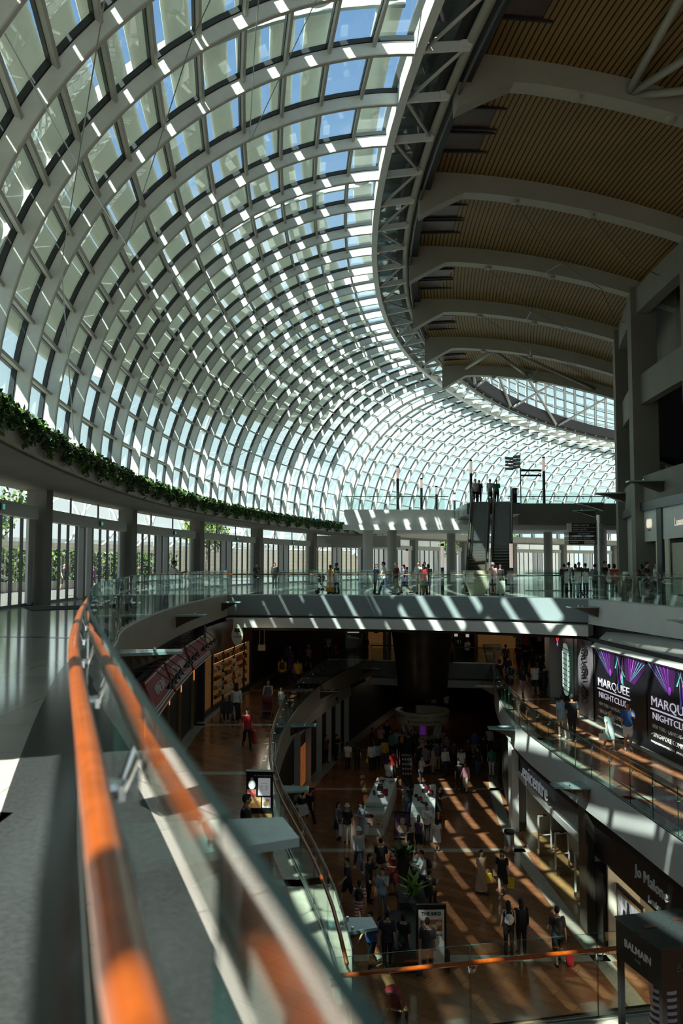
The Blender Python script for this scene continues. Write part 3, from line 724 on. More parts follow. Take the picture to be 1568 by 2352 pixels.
balustrade([Vector((-0.1 + i * 1.0, 12.6 + i * 0.2)) for i in range(10)], Z1, -1, 'balustrade across the bottom of the picture with orange rail', pane=2.1)
balustrade([Vector((2.2, 62.5)), Vector((6.4, 61.2)), Vector((10.9, 60.4))], Z1, 1, 'balustrade at the far end of the middle floor beside the bronze funnel', pane=2)
L2F = [Vector((0.3, 66.2)), Vector((8.6, 66.2))]; L2G = [Vector((13.4, 66.2)), Vector((24, 66.2))]
balustrade(L2F, ZU, 1, 'upper deck balustrade left of the escalator head', pane=2, rail='gunmetal')
balustrade(L2G, ZU, 1, 'upper deck balustrade right of the escalator head', pane=2, rail='gunmetal')
balustrade([Vector((-4.5, 53.5)), Vector((4.5, 53.0))], 0, 1, 'balustrade behind the people on the upper bridge', pane=2, rail='gunmetal')
balustrade([Vector((11.5, 52.0)), Vector((19, 51))], 0, 1, 'balustrade behind the escalators on the upper floor', pane=2, rail='gunmetal')

# ------------------------------------------------------------------ upper deck
mb = MB(); mb.prism([(0.2, 66), (26, 66), (30, 84), (2, 84)], 4.75, ZU, 1, 0); struct('floor', mb, ['floor_stone', 'fascia_light'])
mb = MB(); mb.bar((0.1, 65.9, 4.6), (26, 65.9, 4.6), 0.8, 0.42); trim(mb, 'fascia_white')
mb = MB(); mb.prism([(8.9, 58.6), (12.6, 58.2), (13.4, 66), (9.0, 66)], 5.2, ZU); struct('floor', mb, 'gunmetal')
mb = MB(); mb.prism([(13.2, 64.2), (13.6, 63.6), (26, 63.6), (26, 66), (13.2, 66)], 4.75, ZU + 0.35); trim(mb, 'concrete')
for u, D, r in ((845, 68, .43), (900, 76, .43), (1036, 83, .44), (1258, 80, .42), (1378, 72, .55)):
    x = (u - 784) / 1900 * D; mb = MB(); mb.lathe([(r, 0), (r, 4.74)], (x, D, 0), 24); trim(mb, 'plaster', smooth=False)
mb = MB(); mb.box((1.5, 84.5, 4.0), (9, 0.5, 1.2)); trim(mb, 'plaster')

# light posts on the deck and floors
def light_post(x, y, z, h, lamp0, lamp1, label, rad=0.11):
    r = empty('light_post', (x, y, z), label=label, cat='light post', group='slim light posts on the upper floors')
    mb = MB(); mb.lathe([(rad, 0), (rad, lamp0)], n=12); build('post', mb, 'black', r)
    mb = MB(); mb.lathe([(rad, lamp0), (rad, lamp1)], n=12); build('lamp_shade', mb, 'pink_lamp', r)
    mb = MB(); mb.lathe([(rad + .01, lamp1), (rad + .01, h)], n=12); build('cap', mb, 'black', r)
for u, D, h, lb in ((912, 66.6, 3.6, 'dark light post farthest left on the upper deck'), (966, 71, 3.1, 'dark light post second from the left on the upper deck'), (1000, 75, 2.8, 'short dark light post third from the left on the upper deck'), (1041, 80, 2.6, 'pale far light post between the third post and the escalator'), (1079, 64.8, 3.9, 'tall dark light post left of the people on the escalator head'), (1245, 64.5, 4.1, 'tall dark light post carrying the sign frame on the upper deck')):
    light_post((u - 784) / 1900 * D * 1.012, D, ZU, h, h * 0.72, h - 0.14, lb)
for u, D, lb in ((934, 70, 'glowing post beside the first round column under the upper deck'), (1015, 52, 'glowing post left of the escalator on the upper floor'), (1173, 46.5, 'glowing post right of the escalator on the upper floor')):
    light_post((u - 784) / 1900 * D, D, 0, 2.95, 1.45, 2.8, lb, 0.10)
for u, D, lb in ((1045, 64, 'glowing pinkish post left of the lift sign on the middle floor'), (1071, 65, 'glowing pinkish post right of the lift sign on the middle floor')):
    light_post((u - 784) / 1900 * D, D, Z1, 3.2, 1.5, 3.0, lb, 0.13)
# sign frame on the deck
sg = empty('direction_sign', (14.6, 64.4, ZU), label='dark angled direction sign on its frame on the upper deck', cat='sign')
mb = MB(); mb.bar((1.0, 0, 3.0), (-0.6, 0, 3.0), 0.08, 0.16); mb.bar((1.0, 0, 2.6), (-0.6, 0, 2.6), 0.08, 0.14); mb.bar((-0.6, 0, 0), (-0.6, 0, 3.2), 0.07, 0.07); build('frame', mb, 'black', sg)
for i in range(4):
    mb = MB(); mb.box((-0.9, -0.1, 4.05 - i * 0.27), (0.66, 0.08, 0.24), -0.9); build('sign_board', mb, 'gunmetal', sg)
    mb = MB(); mb.box((-1.45, 0.1, 3.95 - i * 0.27), (0.72, 0.06, 0.2), 0.35); build('sign_board', mb, 'warm_steel', sg)
lv = empty('level_sign', (13.25, 63.2, ZU), label='black pillar sign with number 2 beside the escalator head', cat='sign')
mb = MB(); mb.box((0, 0, 0.75), (0.36, 0.12, 1.5)); build('panel', mb, 'black', lv)
text_mesh('digit', '2', 0.3, 'paper', lv, (0, -0.065, 1.2), (1, 0, 0), (0, 0, 1), 0.004)

# ------------------------------------------------------------------ escalators
def escalator(loc, rz, label):
    r = empty('escalator', loc, rz, label=label, cat='escalator', group='pair of escalators up to the upper deck')
    W2_, H, RUN = 0.50, 6.0, 10.4
    pts = [(0, 0), (1.2, 0), (RUN - 0.9, H), (RUN + 0.9, H)]
    def lift(d): return [(y, z + d) for y, z in pts]
    for s in (-1, 1):
        mb = MB(); A = lift(-0.55); B = lift(0.28)
        mb.sweep([[(s * (W2_ + 0.02), y, max(-0.02, z)), (s * (W2_ + 0.19), y, max(-0.02, z)), (s * (W2_ + 0.19), y2, z2), (s * (W2_ + 0.02), y2, z2)] for (y, z), (y2, z2) in zip(A, B)]); build('side_cladding', mb, 'olive_metal', r)
        mb = MB(); A = lift(0.28); B = lift(0.95)
        mb.sweep([[(s * (W2_ + 0.08), y, z), (s * (W2_ + 0.10), y, z), (s * (W2_ + 0.10), y2, z2), (s * (W2_ + 0.08), y2, z2)] for (y, z), (y2, z2) in zip(A, B)]); build('balustrade_glass', mb, 'shop_glass', r)
        mb = MB(); P = [(s * (W2_ + 0.09), y, z + 1.0) for y, z in pts]; P = [(P[0][0], -0.35, 0.55), (P[0][0], -0.42, 0.8), (P[0][0], -0.3, 0.97)] + P + [(P[0][0], RUN + 1.2, H + 0.97), (P[0][0], RUN + 1.3, H + 0.8), (P[0][0], RUN + 1.2, H + 0.55)]
        mb.tube(P, 0.045, 8); build('handrail', mb, 'black', r, True)
    mb = MB(); n = 30; step_r = (RUN - 2.1) / n
    for i in range(n):
        y0 = 1.2 + i * step_r; z0 = H * i / n; z1 = H * (i + 1) / n
        mb.box((0, y0 + step_r / 2, z1 - 0.16), (2 * W2_, step_r, 0.32 if i else 0.2))
    build('steps', mb, 'gunmetal', r)
    mb = MB(); mb.box((0, 0.4, 0.0), (2 * W2_, 1.6, 0.03)); mb.box((0, RUN, H - 0.02), (2 * W2_, 1.8, 0.06)); build('comb_plate', mb, 'brushed', r)
    mb = MB(); mb.sweep([[(-W2_ - 0.15, y, z - 0.9), (W2_ + 0.15, y, z - 0.9), (W2_ + 0.15, y, z - 0.35), (-W2_ - 0.15, y, z - 0.35)] for y, z in [(1.6, 0.95), (RUN - 0.9, H), (RUN + 0.9, H)]]); build('truss', mb, 'bronze', r)
    return r
rzE = -R(12.0)
escalator((7.75, 48.4, 0), rzE, 'left one of the two steep escalators, sunlit patch on its steps')
escalator((9.22, 48.1, 0), rzE, 'right one of the two steep escalators, behind the woman in pink')
mb = MB(); mb.sweep([[(-w, -w * 0.7, z), (w, -w * 0.7, z), (w, w * 0.7, z), (-w, w * 0.7, z)] for w, z in ((0.33, 0), (0.66, 1.0), (0.66, 1.32))])
build('tapered_pedestal', mb, 'cream_paint', loc=(7.05, 43.2, 0.0), label='pale tapered pedestal standing on the bridge before the escalators', cat='pedestal')

# wayfinding pole on the upper right
wf = empty('wayfinding_sign', (12.3, 39.6, 0), label='tall wayfinding pole with stacked black direction boards', cat='sign')
mb = MB(); mb.lathe([(0.07, 0), (0.07, 3.75), (0.085, 3.75), (0.085, 4.0)], n=12); build('pole', mb, 'brushed', wf)
for i, (s, wd, up) in enumerate((('SANDS THEATRE', 1.18, 1), ('FOOD COURT', 1.18, 1), ('PROMENADE', 1.32, 0), ('WATER TAXI NORTH', 1.32, 0), ('MUSEUM', 1.32, 0))):
    z = 3.5 - i * 0.205; mb = MB(); mb.box((-0.12 - wd / 2, -0.02, z), (wd, 0.09, 0.19)); bd = build('sign_board', mb, 'black', wf)
    mb = MB(); mb.box((-0.12 - wd - 0.1, -0.02, z), (0.2, 0.09, 0.19)); ar = build('arrow_panel', mb, 'warm_steel', bd)
    text_mesh('arrow', '\u2190' if not up else '\u2199', 0.16, 'paper', bd, (-0.12 - wd - 0.1, -0.07, z), (1, 0, 0), (0, 0, 1), 0.002)
    text_mesh('lettering', s, 0.085, 'paper', bd, (-0.12 - wd + (0.06 if i != 2 else 0.42), -0.07, z), (1, 0, 0), (0, 0, 1), 0.002, 'LEFT', space=1.25)
    mb = MB(); mb.box((0.2, 0.22, z), (0.56, 0.09, 0.19), 1.05); build('sign_board', mb, 'gunmetal', wf)
mb = MB(); mb.box((-0.45, -0.075, 3.5 - 4 * 0.205), (0.52, 0.012, 0.12)); build('blank_plate', mb, 'stone_beige', wf)

# ------------------------------------------------------------------ wing lamps on the slab edges
def wing(p, n, z, ln, label, w0=0.95, w1=0.5):
    """p: plan point on the slab edge, n: outward plan direction"""
    rz = math.atan2(n.y, n.x); r = empty('wing_lamp', (p.x, p.y, z), rz, label=label, cat='wing lamp', group='wing shaped lamps on the slab edges')
    mb = MB(); rings = []
    for i in range(9):
        f = i / 8; w = (w0 + (w1 - w0) * f) / 2 * 0.9; d = 0.06 + 0.46 * (1 - f) ** 1.3
        rings.append([(f * ln, -w * 0.72, -d), (f * ln, w * 0.72, -d), (f * ln, w, -0.06), (f * ln, -w, -0.06)])
    mb.sweep(rings); build('hull', mb, 'bronze', r)
    mb = MB(); mb.hexa([(0, -w0 / 2, -0.06), (ln + 0.06, -w1 / 2, -0.06), (ln + 0.06, w1 / 2, -0.06), (0, w0 / 2, -0.06), (0, -w0 / 2, 0), (ln + 0.06, -w1 / 2, 0), (ln + 0.06, w1 / 2, 0), (0, w0 / 2, 0)]); build('glass_top', mb, 'lamp_top', r)
    for sx_ in (-0.25, 0.25):
        mb = MB(); mb.lathe([(0.03, 0), (0.03, 0.05)], (ln * 0.6, sx_, 0), 8); build('fixing', mb, 'chrome', r)
    return r
mat('lamp_top', (0.30, 0.42, 0.42), 0.12, vary=0.1)
def on_line(P, y):
    p = near_y(P, y); i = P.index(p); t = (P[min(i + 1, len(P) - 1)] - P[max(0, i - 1)]).normalized(); return p, t
for y, l, lb in ((5.55, 1.36, 'largest nearest wing lamp with teal glass top below the orange rail'), (18.2, 1.35, 'wing lamp on the left tan slab edge above the red awnings'), (31.6, 1.1, 'wing lamp on the left tan slab edge between awnings and bridge'), (43.0, 0.95, 'wing lamp on the left tan slab edge where the bridge begins')):
    p, t = on_line(EL, y); wing(p, Vector((t.y, -t.x)), -0.28, l, lb)
for y, l, lb in ((38.2, 1.3, 'wing lamp at the right end of the upper bridge'), (29.4, 1.5, 'wing lamp above the nightclub hoarding at the right picture edge')):
    p, t = on_line(ER, y); wing(p, Vector((t.y, -t.x)), -0.28, l, lb)
for y, lb in ((17.2, 'wing lamp with pale top near the bottom left corner of the lower void'), (28, 'wing lamp on the left middle slab beside the menu board'), (38.8, 'second wing lamp of the left middle slab, beside the stroller'), (49.8, 'third wing lamp of the left middle slab'), (60.4, 'farthest wing lamp of the left middle slab, before the far bridge')):
    p, t = on_line(B1L, y); wing(p, Vector((t.y, -t.x)), Z1 - 0.28, 1.15, lb)
for y, lb in ((28.6, 'wing lamp on the right white slab above the computer shop sign'), (38.5, 'wing lamp on the right white slab at mid distance'), (51, 'farthest wing lamp on the right white slab')):
    p, t = on_line(B1R, y); wing(p, Vector((-t.y, t.x)), Z1 - 0.28, 1.15, lb)
for k, z, lb in ((4.7, 5.5, 'wing lamp of the right wing nearest the right picture edge'), (7.4, 5.5, 'wing lamp of the right wing above the black column base'), (10.4, 5.5, 'far wing lamp of the right wing in front of the glass vault'), (13.4, 5.5, 'farthest wing lamp of the right wing above the direction boards')):
    p = pol(87.75, phik(k), 0); n = (pol(88, phik(k), 0) - pol(87, phik(k), 0)); wing(p.xy, n.xy, z, 1.5, lb)

# ------------------------------------------------------------------ planting on the ledge, trees outside
mb = MB(); rnd = random.Random(3)
def leafquad(mb, p, s, rnd, mi=0):
    u = Vector((rnd.gauss(0, 1), rnd.gauss(0, 1), rnd.gauss(0, 1))).normalized(); w = u.cross(Vector((rnd.gauss(0, 1), rnd.gauss(0, 1), rnd.gauss(0, 1)))).normalized()
    mb.add([p - u * s, p + w * s * 0.55, p + u * s, p - w * s * 0.55], [(0, 1, 2, 3)], mi)
for i in range(21000):
    f = rnd.random(); ph = -12 + 40.5 * f; dr = 0.45 * math.sin(ph * 3.1) * 0.3
    hang = rnd.random() ** 1.4 * (0.52 + 0.22 * math.sin(ph * 5.3) + 0.14 * math.sin(ph * 17))
    top = rnd.random() < 0.45
    if top: p = pol(111.6 + rnd.random() * 0.65, ph, 5.45 + rnd.random() * 0.28)
    else: p = pol(111.68 - rnd.random() * 0.18, ph, 5.5 - hang)
    leafquad(mb, p, 0.06 + rnd.random() * 0.08, rnd, 1 if rnd.random() < 0.12 else 0)
build('trailing_planting', mb, ['leaf', 'leaf_bright'], kind='stuff', label='dark green trailing plants spilling over the ledge below the glass vault', cat='plants')
mb = ring(400, 115.4, -40, 70, -0.2, -0.02, 40); struct('floor', mb, 'paving')
def tree(r, ph, h, cr, label, mt, seed):
    rnd = random.Random(seed); p = pol(r, ph, 0); t = empty('tree', p, label=label, cat='tree', group='trees on the plaza outside the glass doors')
    mb = MB(); mb.tube([(0, 0, 0), (0.1, 0, h * 0.4), (0, 0.15, h * 0.75)], [0.22, 0.16, 0.08], 8)
    for q in range(5):
        a = q * 1.3; mb.tube([(0.05, 0, h * (0.42 + 0.05 * q)), (math.cos(a) * cr * 0.6, math.sin(a) * cr * 0.6, h * (0.65 + 0.05 * q))], [0.08, 0.03], 6)
    build('trunk', mb, 'bark', t)
    mb = MB()
    for b in range(9):
        c = Vector((rnd.uniform(-1, 1) * cr * 0.6, rnd.uniform(-1, 1) * cr * 0.6, h * rnd.uniform(0.55, 0.95)))
        for i in range(170): 
            d = Vector((rnd.gauss(0, 1), rnd.gauss(0, 1), rnd.gauss(0, 0.7))).normalized() * (cr * 0.45 * rnd.random() ** 0.4); leafquad(mb, c + d, 0.16 + 0.1 * rnd.random(), rnd, 1 if rnd.random() < 0.4 else 0)
    build('crown', mb, ['leaf', 'leaf_bright'] if mt == 'leaf' else ['leaf_bright', 'leaf'], t)
for a in ((127, 1.5, 7.0, 2.6, 'leafy tree outside the nearest left doors', 'leaf', 1), (131, 5.2, 7.6, 3.0, 'leafy tree outside between the second and third door columns', 'leaf', 2), (129, 9.0, 7.2, 2.6, 'leafy tree outside the second left door bay', 'leaf', 3), (135, 14, 7.5, 3, 'leafy tree outside the third left door bay', 'leaf', 4), (127, 23.5, 6.5, 2.8, 'yellow green tree outside left of the round columns', 'bright', 5), (128, 48.5, 7, 3.4, 'yellow green tree seen through the glazing right of the escalator', 'bright', 6), (126, 53.5, 6.6, 3, 'yellow green tree seen behind the direction boards', 'bright', 7)):
    tree(*a)
hd = MB(); rnd = random.Random(9)
for i in range(5200):
    f = rnd.random(); leafquad(hd, pol(123.5 + rnd.random() * 1.4, -3.5 + 22.0 * f, 0.5 + rnd.random() * 2.1), 0.2, rnd, 1 if rnd.random() < 0.2 else 0)
hr = empty('hedge', pol(124, 3.3, 0), label='clipped green hedge in a stone planter outside the doors', cat='hedge')
pbuild('foliage', hd, ['leaf', 'leaf_bright'], hr, hr.location.copy())
mb = ring(125.3, 123.2, 6.4 / 1.0, 7.0, 0, 0.5); mb = MB(); mb.sweep([[pol(125.2, -3.6 + 22.2 * i / 8, 0), pol(123.3, -3.6 + 22.2 * i / 8, 0), pol(123.3, -3.6 + 22.2 * i / 8, 0.55), pol(125.2, -3.6 + 22.2 * i / 8, 0.55)] for i in range(9)]); pbuild('planter', mb, 'stone_beige', hr, hr.location.copy())
# lattice footbridge and big wheel far outside
fb = empty('footbridge', pol(172, 12, 0), label='white lattice footbridge far outside beyond the glazing', cat='bridge'); FL = fb.location.copy()
for nm, ph0, sgn in (('helix_tube', 0, 1), ('helix_tube', PI, 1), ('helix_tube', 0, -1), ('helix_tube', PI, -1)):
    mb = MB(); P = []
    for i in range(241):
        f = i / 240; c = pol(172, -6 + 62 * f, 8.2); a = ph0 + sgn * f * 26 * PI; d = (pol(173, -6 + 62 * f, 0) - pol(172, -6 + 62 * f, 0)); P.append(c + d * (5 * math.cos(a)) + Vector((0, 0, 5 * math.sin(a))))
    mb.tube(P, 0.22, 6, False); pbuild(nm, mb, 'white_steel', fb, FL, True)
mb = MB(); mb.sweep([[pol(174.5, -6 + 62 * i / 40, 4.9), pol(169.5, -6 + 62 * i / 40, 4.9), pol(169.5, -6 + 62 * i / 40, 5.5), pol(174.5, -6 + 62 * i / 40, 5.5)] for i in range(41)]); pbuild('deck', mb, 'white_paint', fb, FL)
for i in range(6):
    p = pol(172, 0 + 11 * i, 0); mb = MB(); mb.tube([(p.x, p.y, -0.1), (p.x, p.y, 5)], 0.5, 10); pbuild('pier', mb, 'white_paint', fb, FL)
fw = empty('ferris_wheel', (-17, 330, 0), label='giant observation wheel standing faint far outside', cat='ferris wheel')
mb = MB(); mb.tube([(38 * math.cos(a * PI / 30) , 6 * math.cos(a * PI / 30), 46 + 38 * math.sin(a * PI / 30)) for a in range(61)], 0.5, 6, False); build('rim', mb, 'white_steel', fw)
mb = MB()
for a in range(28): mb.tube([(0, 0, 46), (38 * math.cos(a * PI / 14), 6 * math.cos(a * PI / 14), 46 + 38 * math.sin(a * PI / 14))], 0.09, 4, False)
build('spokes', mb, 'white_steel', fw)
mb = MB()
for s in (-9, 9): mb.tube([(s, 4, 0), (s * 0.1, 0, 46)], 0.8, 6)
mb.box((6, 3, 3), (60, 20, 6)); build('support', mb, 'white_steel', fw)
for a in range(28):
    mb = MB(); mb.ell((40 * math.cos(a * PI / 14), 6.3 * math.cos(a * PI / 14), 46 + 40 * math.sin(a * PI / 14)), (2.6, 1.2, 1.2), 8, 6); build('capsule', mb, 'white_paint', fw)
# ------------------------------------------------------------------ shop fronts and hoardings
def bar_on(mb, P3, Q3, w, h, **k): mb.bar(P3, Q3, w, h, **k)
def slab(mb, pts, th, mi=0):
    """flat board through 4 corner points, thickness th along its normal"""
    a, b, c, d = [Vector(p) for p in pts]; n = (b - a).cross(d - a).normalized() * th
    mb.hexa([a, b, c, d, a + n, b + n, c + n, d + n], mi)
def WR(y, z, d=0.0):
    p, t = on_line(W1R, y); i = min(range(len(W1R)), key=lambda q: abs(W1R[q].y - y)); j = i + 1 if W1R[i].y < y and i + 1 < len(W1R) else max(0, i - 1)
    a, b = W1R[i], W1R[j]; f = 0 if abs(b.y - a.y) < 1e-6 else (y - a.y) / (b.y - a.y); p = a.lerp(b, f); return Vector((p.x - d, y, z))
mat('ink', (0.012, 0.011, 0.016), 0.35, vary=0.1)
mat('violet_glow', (0.3, 0.05, 0.5), 0.4, vary=0.2, emit=(0.42, 0.06, 0.72), es=0.10)
mat('teal_glow', (0.1, 0.5, 0.45), 0.4, vary=0.2, emit=(0.15, 0.75, 0.6), es=0.16)
mat('pink_glow', (0.6, 0.2, 0.6), 0.4, vary=0.2, emit=(0.9, 0.35, 0.85), es=0.3)
mat('blue_glow', (0.1, 0.15, 0.5), 0.4, vary=0.2, emit=(0.15, 0.3, 0.9), es=0.16)
mat('letter_white', (0.8, 0.78, 0.82), 0.4, vary=0, emit=(0.9, 0.82, 1.0), es=0.5)
mat('deep_violet', (0.05, 0.012, 0.07), 0.4, vary=0.5, scale=0.8, emit=(0.25, 0.03, 0.4), es=0.05)
def hoarding(y0, y1, label, x0):
    h = empty('nightclub_hoarding', WR((y0 + y1) / 2, Z1), label=label, cat='hoarding', group='nightclub hoardings on the right wall'); o = h.location.copy()
    n = 8; mb = MB(); mb.sweep([[WR(y0 + (y1 - y0) * i / n, Z1 + 0.02, 0.12), WR(y0 + (y1 - y0) * i / n, Z1 + 0.02, 0.02), WR(y0 + (y1 - y0) * i / n, -2.1, 0.02), WR(y0 + (y1 - y0) * i / n, -2.1, 0.12)] for i in range(n + 1)]); pbuild('board', mb, 'ink', h, o)
    def P(f, z, d=0.13): return WR(y0 + (y1 - y0) * f, z, d)
    def beam(f0, z0, f1, z1, w, mt, d=0.13):
        mb = MB(); a = P(f0, z0, d); dz = Vector((0, 0, w)); dy = Vector((0, -w * 0.8, 0))
        b = P(f1, z1, d); b2 = b + (dy if abs(f1 - f0) < abs(z1 - z0) * 0.25 + 0.1 else dz); mb.add([a, b, b2], [(0, 1, 2)]); pbuild('light_beam', mb, mt, h, o)
    mb = MB(); mb.add([P(0.02, -2.14), P(0.02, -2.2), P(0.28, -3.1), P(0.4, -3.0), P(0.44, -2.14)], [(0, 1, 2, 3, 4)]); pbuild('printed_haze', mb, 'deep_violet', h, o)
    mb = MB(); mb.add([P(0.62, -2.14), P(0.64, -3.1), P(0.8, -3.2), P(0.99, -2.5), P(0.99, -2.14)], [(0, 1, 2, 3, 4)]); pbuild('printed_haze', mb, 'deep_violet', h, o)
    for i in range(6): beam(0.33, -3.12, 0.02 + 0.06 * i, -2.14, 0.10, ('teal_glow', 'blue_glow', 'teal_glow', 'violet_glow', 'violet_glow', 'violet_glow')[i], 0.135)
    for i in range(7): beam(0.72, -3.15, 0.7 + 0.046 * i, -2.16 - 0.02 * i, 0.10, ('violet_glow', 'violet_glow', 'pink_glow', 'violet_glow', 'teal_glow', 'teal_glow', 'teal_glow')[i], 0.135)
    for f0, z0, f1, z1, mt in ((0.52, -2.16, 0.44, -2.75, 'teal_glow'), (0.5, -2.16, 0.56, -3.3, 'pink_glow'), (0.46, -2.16, 0.62, -3.0, 'teal_glow'), (0.56, -2.16, 0.5, -3.35, 'violet_glow'), (0.6, -2.16, 0.56, -3.1, 'pink_glow'), (0.48, -2.2, 0.49, -3.5, 'blue_glow'), (0.57, -2.3, 0.585, -3.4, 'teal_glow')): beam(f0, z0, f1, z1, 0.16, mt, 0.14)
    mb = MB(); mb.ell(P(0.34, -3.0, 0.13), (0.01, 0.16, 0.16), 12, 8); pbuild('light_spot', mb, 'violet_glow', h, o)
    X = (P(0.9, -4) - P(0.1, -4)).normalized(); Z = Vector((0, 0, 1)); L = abs(y1 - y0)
    def txt(s, f, z, size, wid, mt='letter_white', d=0.14):
        t = text_mesh('lettering', s, size, mt, None, (0, 0, 0), (1, 0, 0), (0, 1, 0), 0.006, 'LEFT')
        w = max(v.co.x for v in t.data.vertices) or 1; o2 = P(f, z, d) - o; k = wid / w
        t.data.transform(Matrix(((X.x * k, 0, X.y, o2.x), (X.y * k, 0, -X.x, o2.y), (X.z * k, 1, 0, o2.z), (0, 0, 0, 1)))); t.parent = h
    txt('MARQUEE', 0.06, -3.58, 0.5, 3.3); txt('NIGHTCLUB', 0.08, -4.12, 0.36, 3.0)
    mb = MB(); mb.bar(P(0.06, -3.86, 0.14), P(0.06 + 3.35 / L, -3.86, 0.14), 0.03, 0.05); pbuild('rule', mb, 'letter_white', h, o)
    txt('NEW YORK \u2022 LAS VEGAS \u2022 SYDNEY', 0.08, -4.50, 0.2, 3.2, 'paper'); txt('\u2022 SINGAPORE COMING 2019', 0.06, -4.82, 0.24, 3.4, 'paper'); txt('MARQUEESINGAPORE.COM  #MARQUEESINGAPORE', 0.05, -5.1, 0.11, 3.6, 'paper')
hoarding(37.6, 32.5, 'dark nightclub hoarding with violet light beams, farther left panel behind the couple', 0)
hoarding(32.4, 27.0, 'dark nightclub hoarding with violet light beams, panel cut by the right picture edge', 0)
hoarding(26.9, 21.5, 'dark nightclub hoarding with violet light beams, panel beyond the right picture edge', 0)
mb = MB(); n = 10
mb.sweep([[WR(37.9 - 16.5 * i / n, -2.14, 0.16), WR(37.9 - 16.5 * i / n, -2.08, 0.2), WR(37.9 - 16.5 * i / n, -1.22, -0.75), WR(37.9 - 16.5 * i / n, -1.3, -0.8)] for i in range(n + 1)])
trim(mb, 'plaster')
# grey hoarding with script beside it, dark shop with lit oval window
sp = empty('script_panel', WR(38.9, Z1), label='narrow grey panel with dark handwriting left of the nightclub hoarding', cat='panel'); o = sp.location.copy()
mb = MB(); slab(mb, [WR(38.1, Z1 + 0.05, 0.1), WR(40.0, Z1 + 0.05, 0.1), WR(40.0, -1.9, 0.1), WR(38.1, -1.9, 0.1)], 0.05); mat('mauve_grey', (0.16, 0.13, 0.15), 0.6); pbuild('board', mb, 'mauve_grey', sp, o)
rnd = random.Random(5)
for zz in (-2.6, -3.5, -4.6):
    mb = MB(); P = []
    for i in range(22): P.append(WR(38.5 + 0.9 * (0.5 + 0.5 * math.sin(i * 1.7)) , zz + 0.35 * math.sin(i * 0.9) + 0.02 * i, 0.17))
    mb.tube(P, 0.02, 5); pbuild('handwriting', mb, 'black', sp, o)
ow = empty('display_window', WR(42.5, Z1), label='black shop front with tall pale green lit oval window', cat='shop window'); o = ow.location.copy()
mb = MB(); slab(mb, [WR(40.2, Z1 + 0.02, 0.06), WR(44.4, Z1 + 0.02, 0.06), WR(44.4, -1.76, 0.06), WR(40.2, -1.76, 0.06)], 0.08); pbuild('frame_board', mb, 'black', ow, o)
mat('mint_light', (0.4, 0.6, 0.5), 0.4, vary=0.05, emit=(0.55, 0.85, 0.72), es=0.28); mat('mint_bright', (0.8, 1, 0.9), 0.4, vary=0, emit=(0.8, 1, 0.9), es=0.75)
def oval(hw, zlo, zhi, d, n=20):
    c = 42.2; P = []
    for i in range(n + 1):
        a = -PI / 2 + PI * i / n; P.append((c + hw * (math.cos(a) ** 0.6 if math.cos(a) > 0 else 0), (zlo + zhi) / 2 + (zhi - zlo) / 2 * math.sin(a)))
    P += [(2 * c - y, z) for y, z in P[::-1]]; return [WR(y, z, d) for y, z in P]
mb = MB(); q = oval(1.0, -4.95, -2.35, 0.16); mb.add(q, [tuple(range(len(q)))]); pbuild('lit_pane', mb, 'mint_light', ow, o)
mb = MB()
for s in (-0.66, 0.66): mb.bar(WR(42.2 + s, -4.6, 0.18), WR(42.2 + s, -2.8, 0.18), 0.14, 0.03, up=(1, 0, 0))
pbuild('light_tube', mb, 'mint_bright', ow, o)
mb = MB()
for i in range(9): mb.bar(WR(41.2, -4.7 + i * 0.26, 0.19), WR(43.2, -4.7 + i * 0.26, 0.19), 0.03, 0.03)
pbuild('bars', mb, 'black', ow, o)
mb = MB(); mb.ell(WR(44.0, -2.0, 0.3), (0.12, 0.3, 0.42), 12, 8); sgo = empty('neon_sign', WR(44.0, -2.0, 0.3), label='small red and violet neon sign above the oval window', cat='sign')
mb = MB(); mb.tube([(0, 0.22 * math.cos(a * PI / 8), 0.42 * math.sin(a * PI / 8)) for a in range(17)], 0.025, 6); mat('neon_red', (1, 0.1, 0.1), 0.4, vary=0, emit=(1, 0.08, 0.1), es=0.8); build('ring', mb, 'neon_red', sgo)
mb = MB(); mb.ell((0, 0, -0.55), (0.03, 0.1, 0.12)); mat('neon_violet', (0.4, 0.2, 1), 0.4, vary=0, emit=(0.35, 0.2, 1), es=0.9); build('glow', mb, 'neon_violet', sgo)
mb = MB(); P = WR(45.2, 0, 0.2); mb.box((P.x - 0.1, 45.6, -3.65), (0.7, 1.1, 3.7)); trim(mb, 'plaster')

